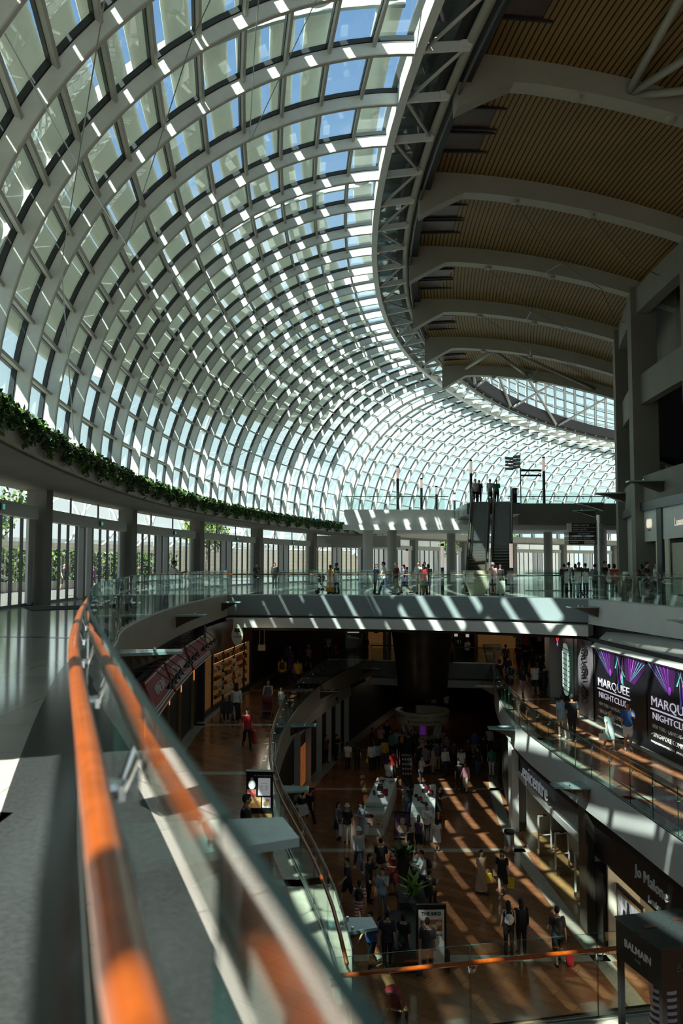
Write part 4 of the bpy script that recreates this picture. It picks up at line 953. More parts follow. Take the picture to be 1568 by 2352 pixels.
# left middle floor: three red awnings with lamps, nut shop
def WLp(y, z, d=0.0):
    i = min(range(len(W1L) - 1), key=lambda q: abs(W1L[q].y - y)); j = i + 1 if W1L[i].y < y else max(0, i - 1)
    a, b = W1L[i], W1L[j]; f = 0 if abs(b.y - a.y) < 1e-6 else (y - a.y) / (b.y - a.y); p = a.lerp(b, f); t = (b - a).normalized() * (1 if b.y > a.y else -1)
    return Vector((p.x + t.y * d, y - t.x * d, z))
for y0, y1, s, lb in ((22.0, 26.2, 'WINE BAR', 'red awning board nearest the orange rail, mostly hidden by it'), (26.6, 31.4, 'STELLA & BRANDO', 'red awning board with white lettering, middle one of three'), (31.9, 37.0, 'PANOUR de PIAZZA', 'red awning board with white lettering, farthest of three')):
    aw = empty('awning', WLp((y0 + y1) / 2, -2), label=lb, cat='awning', group='red awning boards over the left restaurant'); o = aw.location.copy()
    mb = MB(); slab(mb, [WLp(y0, -1.5, 0.35), WLp(y0, -2.42, 0.72), WLp(y1, -2.42, 0.72), WLp(y1, -1.5, 0.35)], 0.05)
    mb.hexa([WLp(y0, -1.5, 0.02), WLp(y0, -1.5, 0.34), WLp(y0, -2.42, 0.70), WLp(y0, -2.42, 0.02)] + [WLp(y0 + 0.06, -1.5, 0.02), WLp(y0 + 0.06, -1.5, 0.34), WLp(y0 + 0.06, -2.42, 0.70), WLp(y0 + 0.06, -2.42, 0.02)])
    pbuild('board', mb, 'red_awning', aw, o)
    for zf in (0.04, 0.78, 0.86, 0.98):
        d = 0.35 + 0.37 * zf + 0.065; z = -1.5 - 0.92 * zf + 0.02; mb = MB(); mb.bar(WLp(y0 + 0.05, z, d), WLp(y1 - 0.05, z, d), 0.02, 0.035); pbuild('white_stripe', mb, 'paper', aw, o)
    X = (WLp(y1, 0) - WLp(y0, 0)).normalized(); Yd = (WLp(y0, -1.5, 0.35) - WLp(y0, -2.42, 0.72)).normalized()
    c = WLp((y0 + y1) / 2, -1.90, 0.35 + 0.37 * 0.45 + 0.075) - o
    t = text_mesh('lettering', s, 0.42, 'paper', aw, c, X, Yd, 0.004, xs=min(1.1, (y1 - y0) * 0.8 / (len(s) * 0.25)))
    for i in range(4):
        y = y0 + (y1 - y0) * (0.16 + 0.23 * i); lp = empty('awning_lamp', WLp(y, -1.52, 0.9), label=None)
        bpy.data.objects.remove(lp); p = WLp(y, -1.62, 1.02)
        mb = MB(); mb.tube([WLp(y, -1.3, 0.1), WLp(y, -1.25, 0.6), p + Vector((0, 0, 0.08))], 0.018, 6); mb.lathe([(0.02, 0.06), (0.04, 0.02), (0.13, -0.13), (0.12, -0.13)], p, 12); pbuild('lamp', mb, 'black', aw, o)
for i, y in enumerate((24.4, 27.2, 30.0, 33.0, 36.4)):
    mb = MB(); a = WLp(y, Z1, 0.06); mb.bar(a, Vector((a.x, a.y, -2.5)), 0.12, 0.1, up=(1, 0, 0)); tr = trim(mb, 'shop_wood')
    mb = MB(); b = WLp(y, -3.4, 0.125); mb.bar(b, Vector((b.x, b.y, -2.55)), 0.06, 0.02, up=(1, 0, 0)); build('wall_light', mb, 'orange_lamp', tr)
mb = MB(); a = WLp(38.3, Z1, 0.1); mb.bar(a, Vector((a.x, a.y, -1.1)), 0.35, 0.3, up=(1, 0, 0)); trim(mb, 'near_black')
ns = empty('nut_shop', WLp(43.5, Z1), label='brown shop front with amber lit shelves and oval sign', cat='shop front'); o = ns.location.copy()
y0, y1 = 38.8, 48.8
mb = MB(); n = 8; mb.sweep([[WLp(y0 + (y1 - y0) * i / n, -2.75, 0.03), WLp(y0 + (y1 - y0) * i / n, -2.75, 0.2), WLp(y0 + (y1 - y0) * i / n, -1.3, 0.2), WLp(y0 + (y1 - y0) * i / n, -1.3, 0.03)] for i in range(n + 1)]); pbuild('header', mb, 'shop_brown', ns, o)
mb = MB(); mb.sweep([[WLp(y0 + (y1 - y0) * i / n, Z1, 0.03), WLp(y0 + (y1 - y0) * i / n, Z1, 0.16), WLp(y0 + (y1 - y0) * i / n, Z1 + 0.25, 0.16), WLp(y0 + (y1 - y0) * i / n, Z1 + 0.25, 0.03)] for i in range(n + 1)]); pbuild('plinth', mb, 'gunmetal', ns, o)
for f in (0.0, 0.18, 0.40, 0.62, 0.84, 1.0):
    mb = MB(); a = WLp(y0 + (y1 - y0) * f, Z1, 0.12); mb.bar(a, a + Vector((0, 0, 2.8)), 0.1, 0.1, up=(1, 0, 0)); pbuild('post', mb, 'black', ns, o)
mb = MB(); mb.sweep([[WLp(y0 + (y1 - y0) * i / n, Z1 + 0.25, 0.02), WLp(y0 + (y1 - y0) * i / n, -2.7, 0.02), WLp(y0 + (y1 - y0) * i / n, -2.7, 0.035), WLp(y0 + (y1 - y0) * i / n, Z1 + 0.25, 0.035)] for i in range(n + 1)]); pbuild('back_wall', mb, 'dim_warm', ns, o)
for i in range(5):
    z = Z1 + 0.55 + i * 0.44; mb = MB(); mb.bar(WLp(41.0, z, 0.1), WLp(47.8, z, 0.1), 0.14, 0.03); sh = pbuild('shelf', mb, 'shop_wood', ns, o)
    mb = MB(); mb.bar(WLp(41.0, z + 0.38, 0.09), WLp(47.8, z + 0.38, 0.09), 0.03, 0.02); pbuild('shelf_light', mb, 'warm_lamp' if i in (3, 4) else 'dim_warm', ns, o)
rnd = random.Random(4)
for i in range(5):
    for j in range(14):
        y = 41.2 + j * 0.47 + rnd.uniform(-.08, .08); z = Z1 + 0.57 + i * 0.44; hh = rnd.uniform(0.14, 0.28); mb = MB(); mb.lathe([(0.09, 0), (0.1, hh * 0.8), (0.06, hh)], n=8)
        mt = rnd.choice(['shop_wood', 'orange_wood', 'cream_paint', 'shop_brown']); build('nut_jar', mb, mt, loc=WLp(y, z, 0.16), label='small jar on the amber lit shelves of the brown shop', cat='jar', group='jars on the amber lit shelves')
so = empty('oval_sign', WLp(42.6, -1.95, 0.9), R(-80), label='cream oval hanging sign with dark tree emblem of the nut shop', cat='sign')
mb = MB(); mb.lathe([(0.30, -0.04), (0.30, 0.04)], n=24); mb.v = [(x, z, y * 1.75) for x, y, z in mb.v]; build('sign_plate', mb, 'cream_trim', so, rz=PI / 2 - R(20))
so2 = [c for c in so.children][0]
text_mesh('lettering', 'OAKS', 0.17, 'black', so2, (0, -0.045, -0.1), (1, 0, 0), (0, 0, 1), 0.003)
mb = MB(); mb.tube([(0, -0.05, 0.05), (0, -0.05, 0.3)], 0.03, 6)
for q in ((-0.09, 0.2), (0.09, 0.2), (-0.06, 0.3), (0.06, 0.3)): mb.ell((q[0], -0.05, q[1]), (0.07, 0.01, 0.05), 8, 6)
build('emblem', mb, 'black', so2)
hs = empty('hanging_board', (-4.55, 47.6, -3.1), label='blank cream board hanging on two rods beside the nut shop', cat='sign')
mb = MB(); mb.box((0, 0, 0.0), (0.42, 0.05, 0.34)); build('board', mb, 'cream_paint', hs)
for s in (-0.12, 0.14): 
    mb = MB(); mb.tube([(s, 0, 0.15), (s, 0, 1.35)], 0.02, 6); build('rod', mb, 'cream_paint', hs)

# far shops on the middle floor
fs = empty('white_shop_front', (-0.5, 71.5, Z1), label='white framed shop windows on the far middle floor', cat='shop front')
for i in range(6):
    x = -5.0 + i * 1.45; mb = MB(); mb.box((x, 0, 1.9), (0.16, 0.2, 3.8)); build('post', mb, 'white_paint', fs)
    if i < 5:
        mb = MB(); mb.box((x + 0.72, 0.1, 0.4), (1.3, 0.1, 0.8)); build('stall_riser', mb, 'white_paint', fs)
        mb = MB(); mb.box((x + 0.72, 0.1, 2.1), (1.3, 0.02, 2.6)); build('pane', mb, 'shop_glass', fs)
        mb = MB(); mb.box((x + 0.72, 0.6, 1.3 + 0.3 * (i % 2)), (1.0, 0.2, 0.05)); build('lit_display', mb, 'dim_warm' if i % 2 else 'sign_lamp', fs)
mb = MB(); mb.box((-1.3, 0.8, 2.0), (8, 0.1, 4)); build('back_panel', mb, 'near_black', fs)
for x, w, lb in ((2.9, 1.5, 'amber lit shop opening between white posts on the far middle floor'), (5.2, 2.2, 'amber lit shop opening left of the bronze funnel'), (13.2, 3.5, 'amber lit shop opening right of the bronze funnel')):
    g = empty('lit_shop_opening', (x, 71, Z1), label=lb, cat='shop front')
    mb = MB(); mb.box((0, 0.6, 1.7), (w, 0.1, 3.4)); build('lit_wall', mb, 'dim_warm', g)
    rnd = random.Random(int(x * 10))
    for j in range(7):
        mb = MB(); mb.box((rnd.uniform(-w / 2, w / 2), 0.4, rnd.uniform(0.6, 2.9)), (rnd.uniform(.15, .4), .1, rnd.uniform(.1, .5))); build('display_item', mb, rnd.choice(['orange_lamp', 'red_awning', 'warm_lamp', 'shop_wood', 'near_black']), g)
    for s in (-1, 1): mb = MB(); mb.box((s * w / 2, 0, 1.85), (0.25, 0.4, 3.7)); build('jamb', mb, 'plaster', g)
# bronze funnel over the far kiosk
mb = MB(); mb.lathe([(1.55, -7.35), (1.62, -7.3), (1.7, -6.6), (1.9, -4.6), (2.15, -2.6), (2.3, -1.76)], (0, 0, 0), 40)
build('bronze_funnel', mb, 'bronze', smooth=True, loc=(5.55, 57.3, 0), label='large dark bronze funnel hanging in the void above the round kiosk', cat='funnel')
# round kiosk
kx, ky = 5.55, 57.6
kk = empty('round_kiosk', (kx, ky, Z2), label='round cream ring kiosk with curved legs under the bronze funnel', cat='kiosk')
mb = MB(); n = 40; a0 = R(-215); a1 = R(100)
mb.sweep([[((1.78) * math.cos(a0 + (a1 - a0) * i / n), 1.78 * math.sin(a0 + (a1 - a0) * i / n), 1.72), (1.86 * math.cos(a0 + (a1 - a0) * i / n), 1.86 * math.sin(a0 + (a1 - a0) * i / n), 2.5), (1.55 * math.cos(a0 + (a1 - a0) * i / n), 1.55 * math.sin(a0 + (a1 - a0) * i / n), 2.5), (1.5 * math.cos(a0 + (a1 - a0) * i / n), 1.5 * math.sin(a0 + (a1 - a0) * i / n), 1.72)] for i in range(n + 1)]); build('ring', mb, 'cream_paint', kk)
def ring_text(s, z, size, r, da):
    L = len(s)
    for i, ch in enumerate(s):
        if ch == ' ': continue
        a = -PI / 2 + (i - (L - 1) / 2) * da; X = (-math.sin(a), math.cos(a), 0)
        text_mesh('lettering', ch, size, 'bronze', kk, (r * math.cos(a), r * math.sin(a), z), X, (0, 0, 1), 0.006)
ring_text('SANDS REWARDS LIFESTYLE', 2.25, 0.22, 1.85, 0.108); ring_text('\u91d1\u6c99\u5c0a\u8363\u65f6\u5c1a\u4f1a\u5458\u4e2d\u5fc3', 1.93, 0.22, 1.825, 0.135)
for a in (-130, -50, 20, 160):
    c, s = math.cos(R(a)), math.sin(R(a)); mb = MB(); mb.sweep([[((r_ - w) * c - 0.14 * s, (r_ - w) * s + 0.14 * c, z), ((r_ + w) * c - 0.14 * s, (r_ + w) * s + 0.14 * c, z), ((r_ + w) * c + 0.14 * s, (r_ + w) * s - 0.14 * c, z), ((r_ - w) * c + 0.14 * s, (r_ - w) * s - 0.14 * c, z)] for r_, w, z in ((1.25, 0.1, 0), (1.22, 0.1, 0.8), (1.35, 0.1, 1.4), (1.64, 0.12, 1.75))]); build('leg', mb, 'white_paint', kk)
mb = MB(); mb.box((0, 0.1, 0.95), (0.62, 0.5, 1.9)); build('core', mb, 'plaster', kk)
mb = MB(); mb.box((0, -0.17, 1.1), (0.34, 0.03, 0.62)); build('screen', mb, 'violet_glow', kk)
mb = MB(); mb.sweep([[((r_) * math.cos(R(-175 + 8.5 * i)), r_ * math.sin(R(-175 + 8.5 * i)), z) for r_, z in ((1.5, 0), (1.6, 1.0), (1.1, 1.0), (1.1, 0))] for i in range(20)]); build('counter', mb, 'plaster', kk)

# ------------------------------------------------------------------ right side, bottom floor: computer shop and perfume shop
def W2(y, z, d=0.0):
    i = min(range(len(W2R)), key=lambda q: abs(W2R[q].y - y)); j = i + 1 if W2R[i].y < y and i + 1 < len(W2R) else max(0, i - 1)
    a, b = W2R[i], W2R[j]; f = 0 if abs(b.y - a.y) < 1e-6 else (y - a.y) / (b.y - a.y); p = a.lerp(b, f); return Vector((p.x - d, y, z))
mb = MB(); mb.prism([(8.2, 28.6), (14.5, 28.6), (14.5, 41), (8.3, 41)], Z2, Z2 + 0.012); struct('floor', mb, 'shop_wood')
mb = MB(); mb.box((12.0, 35, -8.7), (0.15, 12.4, 4.2)); struct('wall_right', mb, 'white_paint')
for y in (28.75, 40.9): mb = MB(); mb.box((10.3, y, -8.7), (3.6, 0.15, 4.2)); struct('wall_right', mb, 'white_paint')
mb = MB(); mb.prism([(8.4, 28.6), (12, 28.6), (12, 41), (8.4, 41)], -6.95, -6.7); struct('ceiling', mb, 'plaster')
cs = empty('computer_shop_front', W2(35, Z2), label='white framed computer shop front under the right slab, three security gates', cat='shop front'); o = cs.location.copy()
for ya, yb in ((40.6, 39.4), (29.3, 28.6)):
    mb = MB(); slab(mb, [W2(ya, Z2, 0.0), W2(yb, Z2, 0.0), W2(yb, -6.66, 0.0), W2(ya, -6.66, 0.0)], 0.3); pbuild('pier', mb, 'white_paint' if ya > 35 else 'bronze', cs, o)
mb = MB(); mb.sweep([[W2(39.5 - 10.4 * i / 6, -8.25, 0.02), W2(39.5 - 10.4 * i / 6, -8.25, -0.3), W2(39.5 - 10.4 * i / 6, -8.0, -0.3), W2(39.5 - 10.4 * i / 6, -8.0, 0.02)] for i in range(7)]); pbuild('head_beam', mb, 'white_paint', cs, o)
mb = MB(); mb.sweep([[W2(39.5 - 10.4 * i / 6, -8.0, -0.05), W2(39.5 - 10.4 * i / 6, -8.0, -0.08), W2(39.5 - 10.4 * i / 6, -6.66, -0.08), W2(39.5 - 10.4 * i / 6, -6.66, -0.05)] for i in range(7)]); pbuild('fascia_glass', mb, ['gunmetal'], cs, o)
X = (W2(31, 0) - W2(37, 0)).normalized()
text_mesh('lettering', '.epicentre', 0.95, 'letter_cool' if 'letter_cool' in M else mat('letter_cool', (0.85, 0.88, 0.9), 0.35, vary=0, emit=(0.8, 0.9, 1), es=0.12).name, cs, W2(35.6, -7.5, 0.1) - o, X, (0, 0, 1), 0.015, xs=1.1)
mb = MB(); slab(mb, [Vector((8.6, 39.3, Z2)), Vector((11.6, 40.0, Z2)), Vector((11.6, 40.0, -8.2)), Vector((8.6, 39.3, -8.2))], 0.08); pbuild('return_wall', mb, 'white_paint', cs, o)
mb = MB(); mb.box((10.4, 36.2, -9.55), (0.9, 2.4, 2.5)); pbuild('inner_wall', mb, 'plaster', cs, o)
for x, y, lb in ((8.72, 36.3, 'white security gate farthest from the camera at the computer shop'), (8.85, 34.0, 'white security gate in the middle of the computer shop entrance'), (9.0, 31.7, 'white security gate nearest the camera at the computer shop')):
    g = empty('security_gate', (x, y, Z2), R(12), label=lb, cat='security gate', group='security gates at the computer shop')
    mb = MB(); mb.box((0, 0, 0.14), (0.62, 0.2, 0.28)); build('base', mb, 'brushed', g)
    mb = MB()
    for s in (-0.29, 0.29): mb.box((s, 0, 0.95), (0.05, 0.07, 1.4))
    mb.box((0, 0, 1.65), (0.63, 0.07, 0.05)); mb.box((0, 0, 0.85), (0.6, 0.05, 0.04)); build('frame', mb, 'white_paint', g)
    mb = MB(); mb.box((0, 0, 1.685), (0.16, 0.08, 0.03)); build('cap', mb, 'black', g)
pf = empty('perfume_shop_front', W2(24, Z2), label='black fascia perfume shop front with cream interior below the right slab', cat='shop front'); o = pf.location.copy()
mb = MB(); mb.sweep([[W2(28.6 - 12 * i / 6, -8.15, 0.0), W2(28.6 - 12 * i / 6, -8.15, -0.3), W2(28.6 - 12 * i / 6, -6.66, -0.3), W2(28.6 - 12 * i / 6, -6.66, 0.0)] for i in range(7)]); pbuild('fascia', mb, 'black', pf, o)
for y in (28.9, 28.05): 
    mb = MB(); a = W2(y, Z2, -0.1); mb.box((a.x, a.y, -9.6), (0.4, 0.9, 2.4)); pbuild('column', mb, 'bronze' if y > 28.5 else 'black', pf, o)
mb = MB(); mb.sweep([[W2(27.4 - 10 * i / 6, Z2 + 0.02, -0.9), W2(27.4 - 10 * i / 6, Z2 + 0.02, -1.0), W2(27.4 - 10 * i / 6, -8.0, -1.0), W2(27.4 - 10 * i / 6, -8.0, -0.9)] for i in range(7)]); pbuild('inner_wall', mb, 'cream_trim', pf, o)
mb = MB(); slab(mb, [W2(27.55, Z2, 0.0), W2(27.4, Z2, -0.95), W2(27.4, -8.1, -0.95), W2(27.55, -8.1, 0.0)], 0.25); pbuild('jamb', mb, 'cream_trim', pf, o)
X = (W2(21, 0) - W2(26, 0)).normalized()
text_mesh('lettering', 'Jo Malone', 0.46, 'paper', pf, W2(24.2, -7.45, 0.02) - o, X, (0, 0, 1), 0.02, xs=1.15); text_mesh('lettering', 'London', 0.26, 'paper', pf, W2(24.0, -7.95, 0.02) - o, X, (0, 0, 1), 0.02)
mb = MB()
for i in range(6): mb.bar(W2(22.6, -10.2 + 0.3 * i, -1.12), W2(19.5, -10.2 + 0.3 * i, -1.12), 0.14, 0.03)
pbuild('shelves', mb, 'cream_paint', pf, o)
mb = MB(); a = W2(22.0, -9.2, -1.18); mb.bar(W2(22.8, -9.3, -1.18), W2(20.4, -9.3, -1.18), 0.04, 1.2); pbuild('lit_panel', mb, 'sign_lamp', pf, o)
mb = MB(); mb.ell(W2(24.5, -7.75, -0.8), (0.2, 0.2, 0.08)); mb.v = [(x, y, z - 0.6) for x, y, z in mb.v]; pbuild('ceiling_lamp', mb, 'warm_lamp', pf, o)
po = empty('framed_poster', W2(25.4, -9.9, 0.02), label='framed picture in black and gold frame in the perfume shop window', cat='poster'); o2 = po.location.copy()
def PW(y, z, d): return W2(y, z, d) - o2
mb = MB(); slab(mb, [PW(27.2, -9.78, -0.22), PW(25.2, -9.78, -0.22), PW(25.2, -8.55, -0.22), PW(27.2, -8.55, -0.22)], 0.06); build('frame', mb, 'black', po)
mb = MB(); slab(mb, [PW(27.05, -9.66, -0.15), PW(25.35, -9.66, -0.15), PW(25.35, -8.67, -0.15), PW(27.05, -8.67, -0.15)], 0.015); build('gilt_edge', mb, 'shop_wood', po)
mat('print_grey', (0.42, 0.38, 0.44), 0.4, vary=0.75, scale=3.5)
mb = MB(); slab(mb, [PW(26.95, -9.57, -0.13), PW(25.45, -9.57, -0.13), PW(25.45, -8.76, -0.13), PW(26.95, -8.76, -0.13)], 0.012); build('print', mb, 'print_grey', po)
mb = MB(); mb.ell(PW(26.2, -9.2, -0.115), (0.01, 0.16, 0.4)); mb.ell(PW(26.2, -8.9, -0.115), (0.01, 0.12, 0.14)); mb.ell(PW(26.5, -9.4, -0.115), (0.01, 0.2, 0.3)); build('printed_figure', mb, 'black', po)
pl_ = bpy.data.lights.new('shop_lamp', 'POINT'); pl_.energy = 90; pl_.color = (1, 0.86, 0.6); pl_.shadow_soft_size = 0.25; plo = bpy.data.objects.new('shop_lamp', pl_); COL.objects.link(plo); plo.location = W2(24.6, -8.5, -0.5)
fl = empty('flower_arrangement', W2(22.9, Z2, 0.05), label='white flowers on a black stand at the perfume shop corner', cat='flowers')
mb = MB(); mb.lathe([(0.25, 0), (0.2, 1.0), (0.24, 1.02)], n=14); build('stand', mb, 'black', fl)
mb = MB(); rnd = random.Random(2)
for i in range(160): leafquad(mb, Vector((rnd.gauss(0, .16), rnd.gauss(0, .16), 1.25 + rnd.gauss(0, .12))), 0.05, rnd, 0 if rnd.random() < 0.6 else 1)
build('blooms', mb, ['cream_trim', 'leaf_bright'], fl)

# left side, bottom floor: pale framed shop
pl = empty('pale_shop_front', (-1.6, 50, Z2), label='pale stone framed shop front with orange lit interior on the bottom floor', cat='shop front'); o = pl.location.copy()
def WL2(y, z, d=0.0):
    i = min(range(len(W2L)), key=lambda q: abs(W2L[q].y - y)); j = i + 1 if W2L[i].y < y and i + 1 < len(W2L) else max(0, i - 1)
    a, b = W2L[i], W2L[j]; f = 0 if abs(b.y - a.y) < 1e-6 else (y - a.y) / (b.y - a.y); p = a.lerp(b, f); return Vector((p.x + d, y, z))
for y in (45.0, 48.4, 51.2, 53.6, 56.0, 58.2):
    mb = MB(); mb.bar(WL2(y, Z2, 0.1), WL2(y, -7.4, 0.1), 0.55, 0.35, up=(1, 0, 0)); pbuild('pilaster', mb, 'plaster', pl, o)
mb = MB(); mb.sweep([[WL2(44.6 + 14 * i / 6, -7.5, 0.02), WL2(44.6 + 14 * i / 6, -7.5, 0.3), WL2(44.6 + 14 * i / 6, -6.8, 0.3), WL2(44.6 + 14 * i / 6, -6.8, 0.02)] for i in range(7)]); pbuild('frieze', mb, 'plaster', pl, o)
mb = MB(); mb.bar(WL2(45.4, -9.6, 0.03), WL2(48.0, -9.6, 0.03), 0.03, 2.2); pbuild('lit_interior', mb, 'dim_orange' if 'dim_orange' in M else mat('dim_orange', (0.6, 0.2, 0.05), 0.5, vary=0.5, scale=2, emit=(1, 0.3, 0.07), es=0.16).name, pl, o)
X = (WL2(50, 0) - WL2(46, 0)).normalized(); text_mesh('lettering', 'SIMPLY', 0.32, 'black', pl, WL2(55, -7.15, 0.31) - o, X, (0, 0, 1), 0.01)

# ------------------------------------------------------------------ upper right shop wall
us = empty('white_panel_shop_front', pol(87.6, phik(4.5), 0), label='upper right shop front of white panels, cream door and dark post', cat='shop front'); o = us.location.copy()
def RW(k, z, r=87.64): return pol(r, phik(k), z)
def panel(nm, k0, k1, z0, z1, mt, r=87.64, th=0.08):
    mb = MB(); n = 4; mb.sweep([[RW(k0 + (k1 - k0) * i / n, z0, r), RW(k0 + (k1 - k0) * i / n, z0, r + th), RW(k0 + (k1 - k0) * i / n, z1, r + th), RW(k0 + (k1 - k0) * i / n, z1, r)] for i in range(n + 1)]); return pbuild(nm, mb, mt, us, o)
panel('back_wall', -9, 6.2, 0, 4.3, 'plaster', 87.0); panel('white_panel', 5.0, 6.1, 2.75, 4.25, 'white_paint'); panel('white_panel', 3.2, 4.7, 2.8, 4.25, 'white_paint'); panel('white_panel', 0.2, 2.9, 2.8, 4.25, 'white_paint')
panel('door_frame', 5.0, 5.15, 0, 2.75, 'cream_trim'); panel('door_frame', 5.95, 6.1, 0, 2.75, 'cream_trim'); panel('door_frame', 3.2, 4.65, 0, 0.25, 'cream_trim'); panel('door_frame', 4.45, 4.65, 0.25, 2.8, 'cream_trim')
panel('door_panel', 3.3, 4.42, 0.3, 2.6, 'mint_pane' if 'mint_pane' in M else mat('mint_pane', (0.52, 0.52, 0.38), 0.4, vary=0.05).name, 87.5)
panel('dark_post', 4.72, 4.98, 0, 4.25, 'gunmetal', 87.64, 0.16)
panel('poster', 5.2, 5.6, 1.1, 2.3, 'black', 87.2); panel('poster_print', 5.25, 5.55, 1.18, 2.22, 'cream_trim', 87.29, 0.012)
X = (RW(5.2, 0) - RW(5.9, 0)).normalized()
mb = MB()
for i in range(5):
    c = RW(5.62 - i * 0.055, 3.62, 87.74) - o; mb.tube([c + X * (0.1 * math.cos(a * PI / 8)) + Vector((0, 0, 0.2 * math.sin(a * PI / 8))) for a in range(17)], 0.02, 5)
build('ring_emblem', mb, 'sign_lamp', us)
text_mesh('lettering', 'jewellery', 0.14, 'shop_wood', us, RW(5.5, 3.3, 87.74) - o, X, (0, 0, 1), 0.004)
text_mesh('lettering', 'Luxury', 0.5, 'sign_lamp', us, RW(3.85, 3.5, 87.74) - o, X, (0, 0, 1), 0.006, shear=0.25)

# ------------------------------------------------------------------ kiosks, counters and small things on the bottom floor
def counter(loc, rz, lx, ly, label, photo):
    c = empty('white_counter', loc, rz, label=label, cat='counter', group='white sales counters on the bottom floor')
    mb = MB(); mb.box((0, 0, 0.5), (lx, ly, 1.0)); build('body', mb, 'white_paint', c)
    mb = MB(); mb.box((0, 0, 1.015), (lx + 0.06, ly + 0.06, 0.03)); build('top', mb, 'blade_white', c)
    mb = MB(); mb.box((0, -ly / 2 + 0.5, 1.12), (lx * 0.96, 0.85, 0.18)); build('glass_case', mb, 'shop_glass', c)
    if photo:
        mat('skin_print', (0.62, 0.42, 0.34), 0.5, vary=0.25, scale=5)
        mb = MB(); mb.box((0, -ly / 2 - 0.012, 0.62), (lx * 0.94, 0.02, 0.58)); build('printed_panel', mb, 'stone_beige', c)
        mb = MB()
        for s, r_ in ((-0.2, 0.22), (0.24, 0.2)): mb.ell((s, -ly / 2 - 0.022, 0.62), (r_, 0.008, r_ * 1.15), 14, 8)
        build('printed_faces', mb, 'skin_print', c)
        mb = MB()
        for s in (-0.2, 0.24):
            for e in (-0.07, 0.07): mb.ell((s + e, -ly / 2 - 0.03, 0.68), (0.028, 0.006, 0.018), 8, 6)
            mb.ell((s, -ly / 2 - 0.03, 0.52), (0.07, 0.006, 0.03), 8, 6)
        mb.ell((-0.2, -ly / 2 - 0.026, 0.86), (0.23, 0.006, 0.1), 10, 6); build('printed_features', mb, 'shop_brown', c)
    rnd = random.Random(int(loc[0] * 100))
    for i in range(14):
        bx = (rnd.uniform(-.35, .35) * lx, rnd.uniform(-0.12, .46) * ly, 1.035); hh = rnd.uniform(0.06, 0.25); p = Matrix.Rotation(rz, 3, 'Z') @ Vector(bx) + Vector(loc)
        mb = MB(); mb.box((0, 0, hh / 2), (rnd.uniform(.1, .3), rnd.uniform(.08, .3), hh), rnd.uniform(0, 1)); build('product_box', mb, rnd.choice(['paper', 'black', 'red_awning', 'paper', 'brushed', 'gunmetal']), loc=p, label='small product box lying on a white sales counter of the bottom floor', cat='box', group='product boxes on the white counters')
    return c
counter((1.95, 42.0, Z2), R(-9), 1.0, 6.2, 'white sales counter with two printed faces on its front panel', True)
counter((4.0, 41.0, Z2), R(-7), 1.05, 5.6, 'white sales counter on the right with black boxes on top', False)
pbd = empty('poster_stand', (2.75, 38.3, Z2), R(-6), label='black framed poster stand between the two white counters', cat='poster stand')
mb = MB(); mb.box((0, 0, 0.62), (0.72, 0.08, 1.24)); build('board', mb, 'black', pbd)
mat('print_dark', (0.10, 0.05, 0.09), 0.4, vary=0.9, scale=6)
mb = MB(); mb.box((0, -0.045, 0.68), (0.62, 0.01, 1.0)); build('print', mb, 'print_dark', pbd)
mb = MB(); mb.ell((0.02, -0.055, 0.85), (0.12, 0.006, 0.16)); mb.ell((0, -0.055, 0.5), (0.22, 0.006, 0.2)); build('printed_figure', mb, 'skin_print', pbd)
mb = MB(); mb.box((0, -0.05, 0.13), (0.68, 0.012, 0.03)); build('white_edge', mb, 'paper', pbd)
tw = empty('display_tower', (3.65, 47.0, Z2), R(-5), label='black display tower with small white samples behind the counters', cat='display tower')
mb = MB(); mb.box((0, 0, 0.9), (0.62, 0.5, 1.8)); build('body', mb, 'black', tw)
mb = MB()
for r_ in range(4):
    for c_ in range(4): mb.box((-0.21 + c_ * 0.14, -0.26, 0.85 + r_ * 0.26), (0.08, 0.02, 0.1))
build('samples', mb, 'brushed', tw)
# poster board of the burger stall
tb = empty('menu_board_stand', (2.72, 25.9, Z2), R(2), label='white poster board headed THE BIRD with food photo, bottom floor', cat='poster stand')
mb = MB(); mb.box((0, 0, 1.05), (0.92, 0.12, 2.1)); build('case', mb, 'black', tb)
mb = MB(); mb.box((0, -0.065, 1.1), (0.78, 0.012, 1.72)); build('white_print', mb, 'paper', tb)
text_mesh('lettering', 'THE BIRD', 0.14, 'black', tb, (0, -0.075, 1.84), (1, 0, 0), (0, 0, 1), 0.003, bold=0.004)
mat('food_print', (0.45, 0.16, 0.07), 0.5, vary=0.7, scale=9)
mb = MB(); mb.box((0, -0.075, 1.5), (0.66, 0.01, 0.34)); build('food_photo', mb, 'food_print', tb)
mb = MB()
for q in ((-0.2, 1.5, .12), (0.05, 1.45, .14), (0.22, 1.55, .1)): mb.ell((q[0], -0.082, q[1]), (q[2], 0.006, q[2] * .7), 10, 6)
build('printed_dish', mb, 'cream_paint', tb)
mb = MB(); mb.ell((-0.22, -0.075, 1.18), (0.07, 0.006, 0.07)); build('round_mark', mb, 'black', tb)
text_mesh('lettering', 'SMOKED & SERVED', 0.06, 'black', tb, (0.08, -0.075, 1.21), (1, 0, 0), (0, 0, 1), 0.002); text_mesh('lettering', 'ALL DAY', 0.06, 'black', tb, (0.08, -0.075, 1.13), (1, 0, 0), (0, 0, 1), 0.002)
